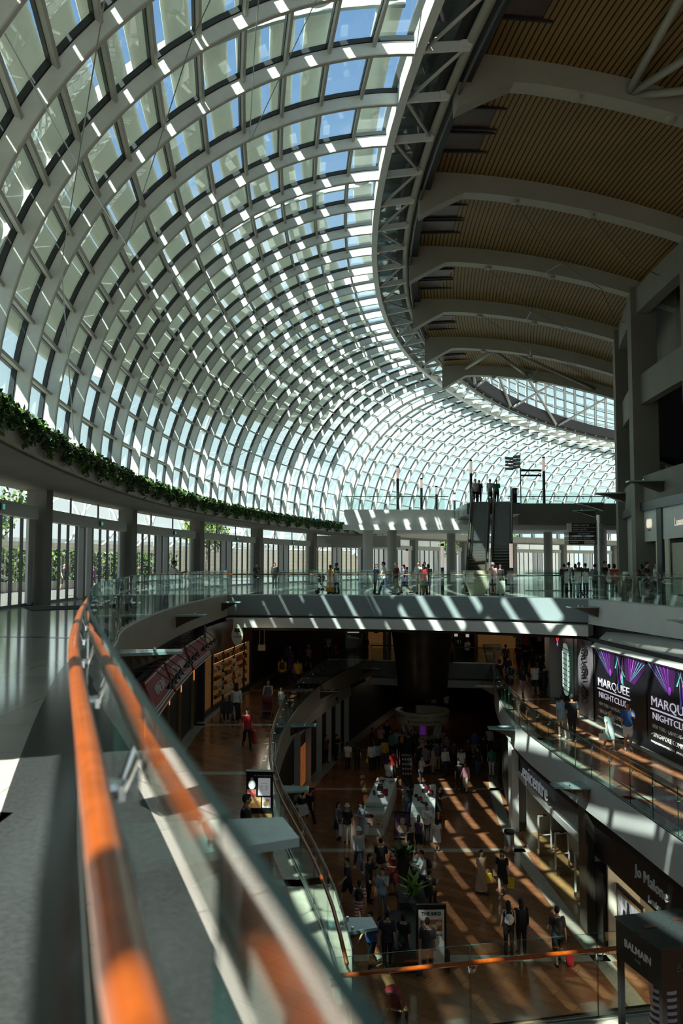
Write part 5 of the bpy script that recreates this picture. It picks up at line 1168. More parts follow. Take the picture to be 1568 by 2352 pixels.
# dark planters with fan plants
def planter(loc, lx, ly, label, seed, bright):
    p = empty('planter_box', loc, label=label, cat='planter', group='dark planter boxes on the bottom floor')
    mb = MB(); mb.box((0, 0, 0.42), (lx, ly, 0.84)); mb.box((0, 0, 0.85), (lx + 0.06, ly + 0.06, 0.05)); build('box', mb, 'near_black', p)
    rnd = random.Random(seed); mb = MB()
    for i in range(26):
        a = rnd.uniform(0, 2 * PI); t = rnd.uniform(0.15, 1.0); L_ = rnd.uniform(0.5, 0.95); d = Vector((math.cos(a) * t, math.sin(a) * t, 1)).normalized(); b = Vector((rnd.uniform(-.2, .2) * lx, rnd.uniform(-.3, .3) * ly, 0.85)); s = d.cross(Vector((0, 0, 1))).normalized() * 0.09
        tip = b + d * L_ + Vector((math.cos(a), math.sin(a), -0.3)) * 0.2; md = b + d * L_ * 0.6
        mb.add([b, md - s, tip, md + s], [(0, 1, 2, 3)], 0)
    build('leaves', mb, 'leaf_bright' if bright else 'leaf', p)
planter((2.35, 33.3, Z2), 0.8, 0.8, 'dark planter box with fan palm at the white floor band', 1, False)
planter((2.45, 29.8, Z2), 0.9, 1.4, 'dark planter box with bright sunlit leaves amid the seated people', 2, True)
bn = empty('seating_island', (2.45, 27.5, Z2), label='low black seating island behind the white poster board', cat='seating')
mb = MB(); mb.box((0, 0, 0.3), (1.7, 3.0, 0.6)); build('base', mb, 'near_black', bn)
mb = MB(); mb.box((0, 0, 0.64), (1.6, 2.9, 0.1)); build('seat', mb, 'black', bn)
tb2 = empty('litter_bin', (7.25, 36.6, Z2), label='round steel litter bin with black lid at the shop column', cat='bin')
mb = MB(); mb.lathe([(0.2, 0), (0.21, 0.02), (0.21, 0.82)], n=20); build('body', mb, 'brushed', tb2, True)
mb = MB(); mb.lathe([(0.215, 0.82), (0.225, 0.84), (0.225, 0.93), (0.2, 0.97), (0.13, 0.98)], n=20); build('lid', mb, 'black', tb2)
# menu board on the left middle floor
mbd = empty('menu_board', (-1.95, 20.2, Z1), R(-4), label='lit black menu board with chef and food pictures on the middle floor', cat='menu board')
mb = MB(); mb.box((0, 0, 0.6), (0.62, 0.3, 1.2)); build('pedestal', mb, 'shop_wood', mbd)
mb = MB(); mb.box((0, -0.05, 1.66), (0.64, 0.08, 0.98)); mb.box((0, -0.05, 2.17), (0.66, 0.2, 0.05)); build('case', mb, 'black', mbd)
mat('menu_white', (0.75, 0.75, 0.75), 0.5, vary=0.05, emit=(0.85, 0.86, 0.9), es=0.22); mat('menu_red', (0.55, 0.12, 0.1), 0.5, vary=0.7, scale=14, emit=(0.6, 0.12, 0.1), es=0.25); mat('menu_mix', (0.55, 0.3, 0.12), 0.5, vary=0.8, scale=16, emit=(0.6, 0.3, 0.1), es=0.25)
def mpan(nm, x0, x1, z0, z1, mt, d=0.0): mb = MB(); mb.box(((x0 + x1) / 2, -0.095 - d, (z0 + z1) / 2), (x1 - x0, 0.01, z1 - z0)); build(nm, mb, mt, mbd)
mpan('menu_sheet', -0.03, 0.26, 1.62, 2.03, 'menu_white'); mpan('food_picture', -0.29, -0.08, 1.58, 1.76, 'menu_red'); mpan('food_picture', -0.29, 0.04, 1.33, 1.58, 'menu_mix'); mpan('food_picture', 0.07, 0.27, 1.34, 1.58, 'menu_white')
mb = MB(); mb.ell((0.15, -0.105, 1.43), (0.06, 0.006, 0.06)); mb.ell((0.2, -0.105, 1.52), (0.05, 0.006, 0.04)); build('printed_dish', mb, 'menu_mix', mbd)
mb = MB(); mb.ell((-0.18, -0.1, 1.87), (0.085, 0.008, 0.11)); build('printed_jacket', mb, 'menu_white', mbd); mb = MB(); mb.ell((-0.18, -0.1, 2.0), (0.035, 0.008, 0.045)); build('printed_face', mb, 'skin_print', mbd)
text_mesh('lettering', 'db  bistro & oyster bar', 0.045, 'paper', mbd, (0.08, -0.1, 2.09), (1, 0, 0), (0, 0, 1), 0.002)
text_mesh('lettering', '\n'.join(['a la carte menu', '', 'oysters     starters', 'soups        burgers', 'pasta         grill', 'fish            sides', 'desserts   drinks']), 0.026, 'gunmetal', mbd, (0.115, -0.102, 1.83), (1, 0, 0), (0, 0, 1), 0.001)
# black kiosk at the lower right corner
bk = empty('black_kiosk', (4.36, 11.3, Z1), math.atan2(0.24, 0.94), label='black fashion kiosk box at the lower right corner with white lettering', cat='kiosk')
for sx_ in (-0.46, 0.46):
    for sy_ in (-0.46, 0.46): mb = MB(); mb.box((sx_, sy_, 0.9), (0.07, 0.07, 1.8)); build('corner_post', mb, 'black', bk)
mb = MB(); mb.box((0, 0, 2.03), (1.0, 1.0, 0.5)); build('canopy', mb, 'black', bk)
mb = MB(); mb.box((0, 0, 2.29), (1.02, 1.02, 0.025)); build('top', mb, 'granite_dark', bk)
for x, y in ((-0.25, 0.1), (0.3, 0.2)): mb = MB(); mb.box((x, y, 2.305), (0.2, 0.09, 0.012)); build('vent', mb, 'shop_brown', bk)
mb = MB(); mb.box((0, 0, 0.35), (0.95, 0.95, 0.7)); build('base_cabinet', mb, 'black', bk)
text_mesh('lettering', 'BALMAIN', 0.135, 'paper', bk, (-0.505, -0.0, 2.04), (0, -1, 0), (0, 0, 1), 0.003, xs=1.05, bold=0.002); text_mesh('lettering', 'PARIS', 0.05, 'brushed', bk, (-0.505, 0.0, 1.92), (0, -1, 0), (0, 0, 1), 0.003)
text_mesh('lettering', 'BALMAIN', 0.135, 'gunmetal', bk, (0, -0.505, 2.04), (1, 0, 0), (0, 0, 1), 0.003, xs=1.05, bold=0.002)
# lift sign on the far middle floor
ls = empty('level_sign', (8.9, 63.2, Z1), label='black pillar sign lettered B1 between two glowing posts', cat='sign')
mb = MB(); mb.box((0, 0, 0.85), (0.7, 0.15, 1.7)); build('panel', mb, 'black', ls); text_mesh('lettering', 'B1', 0.36, 'paper', ls, (0, -0.08, 1.3), (1, 0, 0), (0, 0, 1), 0.004)
ip = empty('info_pedestal', (11.3, 62.5, Z1), label='cream information pedestal with slanted dark screen, far middle floor', cat='pedestal')
mb = MB(); mb.sweep([[(-w, -w * 0.6, z), (w, -w * 0.6, z), (w, w * 0.6, z), (-w, w * 0.6, z)] for w, z in ((0.42, 0), (0.6, 0.75), (0.66, 1.15))]); build('body', mb, 'cream_paint', ip)
mb = MB(); slab(mb, [(-0.55, -0.42, 0.8), (0.55, -0.42, 0.8), (0.55, -0.36, 1.13), (-0.55, -0.36, 1.13)], -0.02); build('screen', mb, 'gunmetal', ip)
for i_, (lx_, ly_, lz_, pw_) in enumerate(((-1.5, 66, -2.2, 60), (12.5, 58, -2.2, 40), (-4.0, 44, -2.3, 12), (4.5, 66, -7.2, 18), (0.5, 50, -7.4, 9), (10.0, 47, -2.3, 16), (4.0, 88, -3.0, 60))):  # unseen fill lights added to brighten the dim lower floors
    ld = bpy.data.lights.new('fill_light', 'POINT'); ld.energy = pw_; ld.color = (1, 0.80, 0.58); ld.shadow_soft_size = 0.3; lo = bpy.data.objects.new('fill_light', ld); COL.objects.link(lo); lo.location = (lx_, ly_, lz_)
# outside stair terrace seen through the far glazing
mb = MB()
for i in range(7): mb.sweep([[pol(136 + i * 0.7, 10 + 34 * j / 12, 0), pol(146, 10 + 34 * j / 12, 0), pol(146, 10 + 34 * j / 12, 0.55 * (i + 1)), pol(136 + i * 0.7, 10 + 34 * j / 12, 0.55 * (i + 1))] for j in range(13)])
build('stair_terrace', mb, 'stone_beige', label='pale stepped stone terrace outside beyond the far glazing', cat='terrace')
mb = MB(); mb.sweep([[pol(140, 46 + 20 * j / 8, 0), pol(141, 46 + 20 * j / 8, 0), pol(141, 46 + 20 * j / 8, 7), pol(140, 46 + 20 * j / 8, 7)] for j in range(9)])
build('pale_building', mb, 'plaster', label='pale plain building outside beyond the right far glazing', cat='building')
# ------------------------------------------------------------------ people
def remesh(mb, voxel, dec=0.4, smooth_it=2):
    me = bpy.data.meshes.new('tmp'); me.from_pydata(mb.v, [], mb.f); me.update()
    o = bpy.data.objects.new('tmp', me); COL.objects.link(o)
    r = o.modifiers.new('r', 'REMESH'); r.mode = 'VOXEL'; r.voxel_size = voxel; r.use_smooth_shade = True
    if smooth_it: q = o.modifiers.new('s', 'SMOOTH'); q.iterations = smooth_it; q.factor = 0.5
    if dec < 1: d = o.modifiers.new('d', 'DECIMATE'); d.ratio = dec
    dg = bpy.context.evaluated_depsgraph_get(); out = bpy.data.meshes.new_from_object(o.evaluated_get(dg))
    bpy.data.objects.remove(o); bpy.data.meshes.remove(me)
    out.polygons.foreach_set('use_smooth', [True] * len(out.polygons)); return out
def capsule(mb, pts, rs, n=10):
    pts = [Vector(p) for p in pts]; a = (pts[0] - pts[1]).normalized() * rs[0]; b = (pts[-1] - pts[-2]).normalized() * rs[-1]
    P = [pts[0] + a, pts[0] + a * 0.75] + pts + [pts[-1] + b * 0.75, pts[-1] + b]
    mb.tube(P, [rs[0] * 0.25, rs[0] * 0.72] + list(rs) + [rs[-1] * 0.72, rs[-1] * 0.25], n)
POSES = {  # arms: (upper swing forward deg, out deg, elbow bend deg, forearm inward deg); legs: (hip swing, knee bend); torso lean
    'stand': dict(L=(4, 7, 12, 0), Rr=(2, 7, 15, 0), l=(0, 0), r=(0, 0), lean=0),
    'easy': dict(L=(8, 10, 30, 10), Rr=(-4, 9, 20, 0), l=(7, 6), r=(-4, 4), lean=0),
    'walk': dict(L=(-22, 6, 18, 0), Rr=(24, 6, 28, 0), l=(22, 6), r=(-18, 26), lean=3),
    'stroll': dict(L=(18, 6, 22, 0), Rr=(-16, 6, 14, 0), l=(-14, 20), r=(16, 5), lean=2),
    'phone': dict(L=(6, 8, 18, 0), Rr=(22, 6, 105, 25), l=(3, 2), r=(-3, 3), lean=2),
    'both': dict(L=(25, 6, 85, 20), Rr=(25, 6, 85, 20), l=(2, 2), r=(-4, 6), lean=4),
    'push': dict(L=(28, 8, 50, 0), Rr=(28, 8, 50, 0), l=(14, 6), r=(-12, 18), lean=6),
    'face': dict(L=(5, 7, 15, 0), Rr=(35, 8, 138, 30), l=(2, 2), r=(-2, 2), lean=0),
    'reach': dict(L=(8, 72, 8, 0), Rr=(2, 8, 16, 0), l=(0, 2), r=(0, 0), lean=0),
    'railing': dict(L=(48, 10, 62, 30), Rr=(48, 10, 62, 30), l=(-8, 3), r=(-14, 6), lean=20),
    'sit': dict(L=(28, 8, 75, 15), Rr=(30, 8, 78, 15), l=(86, 88), r=(82, 84), lean=8),
}
def skeleton(pose):
    p = POSES[pose]; lean = R(p['lean']); K = {}
    hip = Vector((0, 0, 0.93)); up = Vector((0, -math.sin(lean), math.cos(lean)))
    K['hip'] = hip; K['waist'] = hip + up * 0.17; K['chest'] = hip + up * 0.36; K['neck'] = hip + up * 0.56; K['up'] = up
    K['head'] = K['neck'] + Vector((0, -0.02 - 0.03 * math.sin(lean), 0.155))
    for s, key in ((-1, 'L'), (1, 'Rr')):
        sw, out, el, inn = [R(q) for q in p[key]]; sh = hip + up * 0.49 + Vector((s * 0.175, 0, 0))
        d = Vector((s * math.sin(out), -math.sin(sw) * math.cos(out), -math.cos(sw) * math.cos(out))); e = sh + d * 0.29
        a2 = sw + el; d2 = Vector((s * math.sin(out) * (0.3 if el > 0.6 else 1) - s * math.sin(inn), -math.sin(a2), -math.cos(a2))).normalized(); w = e + d2 * 0.25
        K['sh%d' % s], K['el%d' % s], K['wr%d' % s], K['fd%d' % s] = sh, e, w, d2
    for s, key in ((-1, 'l'), (1, 'r')):
        sw, kb = [R(q) for q in p[key]]; h = hip + Vector((s * 0.09, 0, -0.03)); d = Vector((s * 0.02, -math.sin(sw), -math.cos(sw))).normalized(); k = h + d * 0.42
        a2 = sw - kb; d2 = Vector((0, -math.sin(a2), -math.cos(a2))); an = k + d2 * 0.41
        K['hp%d' % s], K['kn%d' % s], K['an%d' % s], K['sd%d' % s] = h, k, an, a2
    low = min(K['an-1'].z, K['an1'].z); K['drop'] = low - 0.075
    return K
def torso_rings(K, g, z0=0.0, z1=0.545, wide=1.0):
    spec = [(-0.08, .150, .105), (0.0, .168, .115), (0.08, .155, .105), (0.17, .138, .098), (0.28, .152, .108), (0.38, .172, .115), (0.46, .178, .105), (0.51, .145, .088), (0.545, .07, .062)]
    rings = []
    for h, a, b in spec:
        if h < z0 - 1e-6 or h > z1 + 1e-6: continue
        c = K['hip'] + K['up'] * h; rings.append([c + Vector(((a * wide + g) * math.cos(2 * PI * j / 18), (b + g) * math.sin(2 * PI * j / 18), 0)) for j in range(18)])
    return rings
BODY, CLOTH, FACE, HAIR = {}, {}, {}, {}
def body_mesh(pose):
    if pose in BODY: return BODY[pose]
    K = skeleton(pose); mb = MB(); mb.sweep(torso_rings(K, 0.0, -0.08))
    nk, hd = K['neck'], K['head']; capsule(mb, [nk - Vector((0, 0, .05)), hd - Vector((0, -0.01, .04))], [.056, .05])
    mb.ell(hd, (.074, .093, .112), 16, 12); mb.ell(hd + Vector((0, -.028, -.062)), (.05, .056, .05), 12, 8)
    mb.ell(hd + Vector((0, -.098, -.015)), (.013, .016, .024), 8, 6); mb.ell(hd + Vector((0, -.082, .028)), (.052, .016, .012), 10, 6)
    for s in (-1, 1): mb.ell(hd + Vector((s * .076, .008, -.01)), (.011, .02, .03), 8, 6)
    for s in (-1, 1):
        sh, e, w, fd = [K[q + '%d' % s] for q in ('sh', 'el', 'wr', 'fd')]
        capsule(mb, [sh, sh.lerp(e, .4), e, e.lerp(w, .3), w], [.052, .046, .037, .038, .026])
        side = Vector((0, 1, 0)) - fd * fd.y; side = side.normalized() if side.length > .1 else Vector((s, 0, 0)); nrm = fd.cross(side).normalized()
        m3 = Matrix((nrm, side, fd)).transposed(); pc = w + fd * .05; mb.ell(pc, (.016, .038, .055), 10, 8, m3)
        for q, ln in ((-1.5, .062), (-.5, .075), (.5, .08), (1.5, .07)):
            b = w + fd * .085 + side * (.0205 * q * -1); bend = nrm * (-s * .022); capsule(mb, [b, b + fd * ln * .55 + bend * .35, b + fd * ln * .9 + bend * 1.3], [.0088, .0082, .0072], 6)
        tb = w + fd * .03 - side * .032; capsule(mb, [tb, tb - side * .022 + fd * .03, tb - side * .022 + fd * .062], [.011, .010, .008], 6)
        h, k, an = [K[q + '%d' % s] for q in ('hp', 'kn', 'an')]
        capsule(mb, [h, h.lerp(k, .35), k, k.lerp(an, .3), an], [.088, .080, .055, .057, .038])
        a2 = K['sd%d' % s]; fw = Vector((s * .15, -math.cos(a2 * .4), 0)).normalized(); capsule(mb, [an + Vector((0, 0, -.03)) - fw * .03, an + Vector((0, 0, -.045)) + fw * .07, an + Vector((0, 0, -.055)) + fw * .15], [.036, .034, .024])
    BODY[pose] = remesh(mb, .0085, .3); return BODY[pose]
def cloth_mesh(pose, kind):
    key = (pose, kind)
    if key in CLOTH: return CLOTH[key]
    K = skeleton(pose); mb = MB()
    if kind in ('tee', 'long', 'tank', 'loose', 'jacket'):
        g = {'tee': .018, 'long': .020, 'tank': .012, 'loose': .034, 'jacket': .036}[kind]; mb.sweep(torso_rings(K, g, -0.08 if kind != 'tank' else 0, 0.51, 1.02))
        c = K['hip'] + K['up'] * .53; mb.sweep([[c + Vector((.12 * math.cos(2 * PI * j / 14), .085 * math.sin(2 * PI * j / 14), -.05 )) for j in range(14)], [c + Vector((.075 * math.cos(2 * PI * j / 14), .068 * math.sin(2 * PI * j / 14), .02)) for j in range(14)]])
        for s in (-1, 1):
            sh, e, w = [K[q + '%d' % s] for q in ('sh', 'el', 'wr')]
            if kind in ('tee', 'loose'): capsule(mb, [sh, sh.lerp(e, .5), sh.lerp(e, .72)], [.064 + g * .3, .062 + g * .3, .062 + g * .4])
            elif kind in ('long', 'jacket'): capsule(mb, [sh, e, w.lerp(e, .08)], [.062 + g * .2, .05 + g * .2, .042 + g * .1])
    if kind == 'dress':
        mb.sweep(torso_rings(K, .016, 0.0, .51, 1.0)); z = K['hip']
        mb.sweep([[z + Vector(((a) * math.cos(2 * PI * j / 20), b * math.sin(2 * PI * j / 20), h)) for j in range(20)] for h, a, b in ((.12, .16, .115), (0, .19, .14), (-.2, .215, .17), (-.42, .245, .20))])
        for s in (-1, 1): sh, e = K['sh%d' % s], K['el%d' % s]; capsule(mb, [sh, sh.lerp(e, .55)], [.066, .068])
    if kind == 'longdress':
        mb.sweep(torso_rings(K, .018, 0.0, .51, 1.0)); z = K['hip']
        mb.sweep([[z + Vector((a * math.cos(2 * PI * j / 20), b * math.sin(2 * PI * j / 20), h)) for j in range(20)] for h, a, b in ((.12, .16, .115), (0, .19, .14), (-.35, .22, .18), (-.8, .27, .25))])
        for s in (-1, 1): sh, e = K['sh%d' % s], K['el%d' % s]; capsule(mb, [sh, sh.lerp(e, .6)], [.064, .066])
    if kind in ('skirt', 'longskirt'):
        z = K['hip']; L = -.42 if kind == 'skirt' else -.78
        mb.sweep([[z + Vector((a * math.cos(2 * PI * j / 20), b * math.sin(2 * PI * j / 20), h)) for j in range(20)] for h, a, b in ((.10, .155, .115), (0, .185, .135), (L * .5, .21, .165), (L, .235, .20))])
    if kind in ('trousers', 'shorts', 'wide'):
        mb.sweep(torso_rings(K, .012, -.08, .08))
        for s in (-1, 1):
            h, k, an = [K[q + '%d' % s] for q in ('hp', 'kn', 'an')]
            if kind == 'shorts': capsule(mb, [h, h.lerp(k, .5), h.lerp(k, .86)], [.100, .096, .088])
            else:
                w = .012 if kind == 'wide' else 0; capsule(mb, [h, h.lerp(k, .4), k, an + Vector((0, 0, .035))], [.098, .09, .07 + w, .056 + w * 2])
    if kind in ('shoeL', 'shoeR'):
        for s in ((-1,) if kind == 'shoeL' else (1,)):
            an = K['an%d' % s]; a2 = K['sd%d' % s]; fw = Vector((s * .15, -math.cos(a2 * .4), 0)).normalized(); capsule(mb, [an + Vector((0, 0, -.025)) - fw * .035, an + Vector((0, 0, -.036)) + fw * .07, an + Vector((0, 0, -.045)) + fw * .16], [.046, .044, .033])
    CLOTH[key] = remesh(mb, .014 if not kind.startswith('shoe') else .010, .35, 2); return CLOTH[key]
def hair_mesh(pose, style):
    key = (pose, style)
    if key in HAIR: return HAIR[key]
    hd = skeleton(pose)['head']; mb = MB()
    def cap(g, front):
        mb.ell(hd + Vector((0, .018, .022)), (.078 + g, .09 + g, .105 + g), 16, 10); mb.ell(hd + Vector((0, -.045, .082)), (.055, front, .035), 12, 8)
    if style in ('short', 'long', 'tail', 'bob', 'blond'): cap(.006, .05)
    if style == 'long': mb.ell(hd + Vector((0, .07, -.13)), (.085, .04, .19), 12, 10); mb.ell(hd + Vector((0, .05, -.03)), (.088, .06, .12), 12, 10)
    if style == 'bob': mb.ell(hd + Vector((0, .045, -.035)), (.088, .07, .10), 12, 10)
    if style == 'tail': mb.ell(hd + Vector((0, .105, -.04)), (.03, .03, .12), 10, 8); mb.ell(hd + Vector((0, .1, .05)), (.035, .03, .04), 10, 8)
    if style == 'scarf': mb.ell(hd + Vector((0, .015, .01)), (.092, .105, .125), 14, 10); mb.ell(hd + Vector((0, .02, -.13)), (.12, .1, .10), 14, 10)
    if style == 'hat': mb.lathe([(.15, -.005), (.155, 0), (.10, .02), (.098, .07), (.085, .105), (.03, .118)], hd + Vector((0, .01, .05)), 20)
    if style == 'capp': mb.ell(hd + Vector((0, .01, .04)), (.086, .098, .085), 14, 10); mb.ell(hd + Vector((0, -.12, .055)), (.06, .07, .012), 12, 8)
    HAIR[key] = remesh(mb, .011, .45, 1); return HAIR[key]
def face_mesh(pose):
    if pose in FACE: return FACE[pose]
    hd = skeleton(pose)['head']; mb = MB()
    for s in (-1, 1):
        mb.ell(hd + Vector((s * .03, -.0835, .006)), (.012, .008, .006), 8, 6, mi=0); mb.ell(hd + Vector((s * .032, -.087, .026)), (.019, .006, .004), 8, 6, mi=0)
    mb.ell(hd + Vector((0, -.083, -.06)), (.022, .007, .006), 8, 6, mi=1)
    me = bpy.data.meshes.new('face'); me.from_pydata(mb.v, [], mb.f); me.materials.append(M['black']); me.materials.append(mat('lips', (.35, .12, .10), .5)); me.polygons.foreach_set('material_index', mb.m); FACE[pose] = me; return me
CLR = dict(black=(.012, .012, .014), white=(.72, .72, .70), grey=(.18, .18, .19), dgrey=(.05, .05, .055), navy=(.02, .03, .07), blue=(.03, .11, .33), ltblue=(.30, .44, .58), denim=(.06, .10, .18), red=(.48, .02, .02), maroon=(.14, .012, .02), pink=(.66, .30, .34), yellow=(.62, .36, .02), orange=(.62, .26, .02), mint=(.42, .60, .56), purple=(.30, .07, .30), violet=(.08, .04, .13), teal=(.03, .20, .19), green=(.02, .32, .18), beige=(.46, .32, .24), khaki=(.42, .36, .24), olive=(.16, .16, .04), brown=(.10, .05, .03), cream=(.66, .60, .48), skin1=(.58, .36, .26), skin2=(.40, .22, .14), skin3=(.20, .10, .06), hair1=(.010, .008, .007), hair2=(.06, .03, .015), hair3=(.62, .46, .22), hairg=(.35, .34, .33))
def cm(c):
    n = 'cloth_' + c
    if n not in M: mat(n, CLR[c], .75 if not c.startswith('skin') else .5, vary=.15, scale=9)
    return n
def stripe_mat(name, c1, c2, freq, axis='Z'):
    m, nt, b = nodes_of(name, .7); t = N(nt, 'ShaderNodeTexCoord'); x = N(nt, 'ShaderNodeSeparateXYZ', {0: t.outputs['Object']}); k = N(nt, 'ShaderNodeMath', {0: x.outputs[axis], 1: freq}, operation='MULTIPLY'); f = N(nt, 'ShaderNodeMath', {0: k.outputs[0]}, operation='FRACT'); g = N(nt, 'ShaderNodeMath', {0: f.outputs[0], 1: .5}, operation='GREATER_THAN')
    mx = N(nt, 'ShaderNodeMixRGB', {0: g.outputs[0], 1: c1 + (1,), 2: c2 + (1,)}); nt.links.new(mx.outputs[0], b.inputs['Base Color'])
stripe_mat('cloth_stripe', (.62, .64, .66), (.06, .07, .10), 11.0); stripe_mat('cloth_plaid', (.68, .64, .62), (.42, .12, .14), 9.0); stripe_mat('cloth_band', (.75, .74, .72), (.12, .12, .14), 9.0)
m, nt, b = nodes_of('cloth_floral', .7); t = N(nt, 'ShaderNodeTexCoord'); v = N(nt, 'ShaderNodeTexVoronoi', {'Vector': t.outputs['Object'], 'Scale': 22.0}); rr_ = N(nt, 'ShaderNodeValToRGB', {0: v.outputs['Distance']}); rr_.color_ramp.elements[0].color = (.40, .10, .09, 1); rr_.color_ramp.elements[1].color = (.015, .02, .045, 1); rr_.color_ramp.elements[1].position = .35; nt.links.new(rr_.outputs[0], b.inputs['Base Color'])
OUT = {'tt': ('tee', 'trousers'), 'ts': ('tee', 'shorts'), 'lt': ('long', 'trousers'), 'tw': ('loose', 'wide'), 'lo': ('loose', 'trousers'), 'los': ('loose', 'shorts'), 'd': (None, 'dress'), 'ld': (None, 'longdress'), 'tks': ('tank', 'shorts'), 'tkt': ('tank', 'trousers'), 'tsk': ('tee', 'skirt'), 'lsk': ('long', 'longskirt'), 'jt': ('jacket', 'trousers'), 'jd': ('jacket', 'dress'), 'js': ('jacket', 'shorts')}
PROTO = {}
PARTN = {'tee': 'shirt', 'long': 'shirt', 'tank': 'shirt', 'loose': 'shirt', 'jacket': 'jacket', 'trousers': 'trousers', 'wide': 'trousers', 'shorts': 'shorts', 'dress': 'dress', 'longdress': 'dress', 'skirt': 'skirt', 'longskirt': 'skirt'}
def plink(name, me, mt, parent):
    if not me.materials: me.materials.append(M[mt])
    o = bpy.data.objects.new(name, me); COL.objects.link(o); o.parent = parent
    if mt: o.material_slots[0].link = 'OBJECT'; o.material_slots[0].material = M[mt]
    return o
def person(loc, h, yaw, pose, out, hair, tone, top, bot, label, group=None, shoes='black', hairc='hair1', sit=None):
    r = empty('person', loc, yaw, label=label, cat='person', group=group); K = skeleton(pose); sc = h / 1.72
    r.scale = (sc, sc, sc); dz = -K['drop'] if sit is None else 0
    parts = [plink('body', body_mesh(pose), cm(tone), r), plink('hair' if hair not in ('hat', 'capp', 'scarf') else {'hat': 'hat', 'capp': 'cap', 'scarf': 'headscarf'}[hair], hair_mesh(pose, hair), cm(hairc), r), plink('face_features', face_mesh(pose), None, r)]
    a, b = OUT[out]
    if a: parts.append(plink(PARTN[a], cloth_mesh(pose, a), cm(top), r))
    parts.append(plink(PARTN[b], cloth_mesh(pose, b), cm(bot), r)); parts += [plink('shoe', cloth_mesh(pose, q), cm(shoes), r) for q in ('shoeL', 'shoeR')]
    for p in parts: p.location = (0, 0, dz)
    return r
def spot(u, v, z):
    a = (u - 784) / 1900; bb = (1176 - v) / 1900; c, s = math.cos(PITCH), math.sin(PITCH); ry, rz = c - bb * s, s + bb * c
    t = (z - 1.6) / rz; return Vector((a * t, ry * t, 0))
def at_y(u, y): return Vector(((u - 784) / 1900 * y * 1.001, y, 0))
# who stands where: (u, head row or depth, level, height, facing, pose, outfit, hair, skin, top, bottom, label, extras)
F, B, LFT, RGT = 0, 180, -90, 90       # facing the camera, away, left, right
A = []
def P1(u, y, h, yaw, pose, out, hair, tone, top, bot, label, **k):
    p = at_y(u, y); A.append(person((p.x, p.y, k.pop('z', 0)), h, R(yaw), pose, out, hair, tone, top, bot, label, **k)); return A[-1]
def P2(u, v, lv, h, yaw, pose, out, hair, tone, top, bot, label, **k):
    p = spot(u, v, lv + h); A.append(person((p.x, p.y, lv), h, R(yaw), pose, out, hair, tone, top, bot, label, **k)); return A[-1]
# upper floor
q = near_y(EL, 33.6); A.append(person((q.x - 0.62, 33.6, 0), 1.78, R(80), 'railing', 'tt', 'short', 'skin2', 'white', 'navy', 'man in white shirt leaning on the upper left handrail'))
P1(758, 46.6, 1.58, 160, 'phone', 'ld', 'tail', 'skin3', 'orange', 'orange', 'woman in long orange yellow sari on the bridge')
P1(773, 46.9, 1.68, -60, 'easy', 'jt', 'short', 'skin3', 'black', 'black', 'man in black beside the woman in the orange sari')
P1(861, 45.2, 1.62, 70, 'both', 'lo', 'long', 'skin1', 'blue', 'black', 'woman with face mask and long blue tunic on the bridge')
P1(882, 44.9, 1.78, LFT, 'walk', 'tt', 'short', 'skin1', 'white', 'navy', 'tall man in white shirt striding left on the bridge')
P1(910, 45.4, 1.74, -70, 'stroll', 'lt', 'short', 'skin1', 'maroon', 'khaki', 'man in maroon hooded top and khaki trousers on the bridge')
P1(928, 45.1, 1.62, -80, 'walk', 'd', 'long', 'skin1', 'black', 'violet', 'woman in short dark dress walking beside the maroon man')
P1(961, 46.4, 1.75, -20, 'stand', 'ts', 'short', 'skin1', 'white', 'khaki', 'man in white tee with dark cross strap on the bridge')
P1(971, 45.6, 1.62, -30, 'stroll', 'tw', 'bob', 'skin1', 'red', 'olive', 'woman in red top and olive trousers on the bridge')
P1(974, 47.6, 1.74, 10, 'stand', 'tt', 'short', 'skin1', 'grey', 'black', 'man half hidden behind the woman in red on the bridge')
P1(983, 46.2, 1.62, 200, 'easy', 'ts', 'bob', 'skin2', 'black', 'navy', 'person in black tee right of the woman in red on the bridge')
P1(1130, 45.3, 1.66, 175, 'stand', 'ts', 'hat', 'skin1', 'pink', 'dgrey', 'person in pink shirt and grey hat before the right escalator', hairc='grey')
P1(1147, 46.1, 1.60, 170, 'stand', 'tt', 'capp', 'skin1', 'black', 'navy', 'person in black with white cap beside the spotted suitcase', hairc='white')
P1(1293, 44.5, 1.62, B, 'stand', 'tt', 'short', 'skin1', 'black', 'black', 'dark clothed person leftmost of the upper right group')
P1(1304, 46.0, 1.72, 160, 'stand', 'tt', 'short', 'skin1', 'white', 'navy', 'man in white tee at the left of the upper right group')
P1(1319, 41.6, 1.62, 150, 'reach', 'tw', 'bob', 'skin1', 'black', 'mint', 'woman in black tee and pale trousers stretching an arm left')
P1(1327, 47.5, 1.72, 20, 'stand', 'tt', 'short', 'skin2', 'brown', 'black', 'man in brown behind the woman with pale trousers')
P1(1342, 44.5, 1.66, 200, 'stand', 'tt', 'short', 'skin2', 'dgrey', 'black', 'person in dark grey near the wayfinding pole')
P1(1364, 43.0, 1.62, B, 'phone', 'tt', 'short', 'skin1', 'grey', 'black', 'person in grey top just left of the wayfinding pole')
P1(1386, 41.8, 1.75, 40, 'easy', 'tt', 'short', 'skin1', 'black', 'maroon', 'man in black tee just right of the wayfinding pole')
P1(1396, 43.5, 1.62, B, 'stand', 'tt', 'bob', 'skin1', 'white', 'navy', 'person in white between the man in black and the woman in red')
P1(1408, 42.0, 1.62, 170, 'stand', 'lt', 'bob', 'skin1', 'red', 'navy', 'woman in bright red long sleeved top upper right')
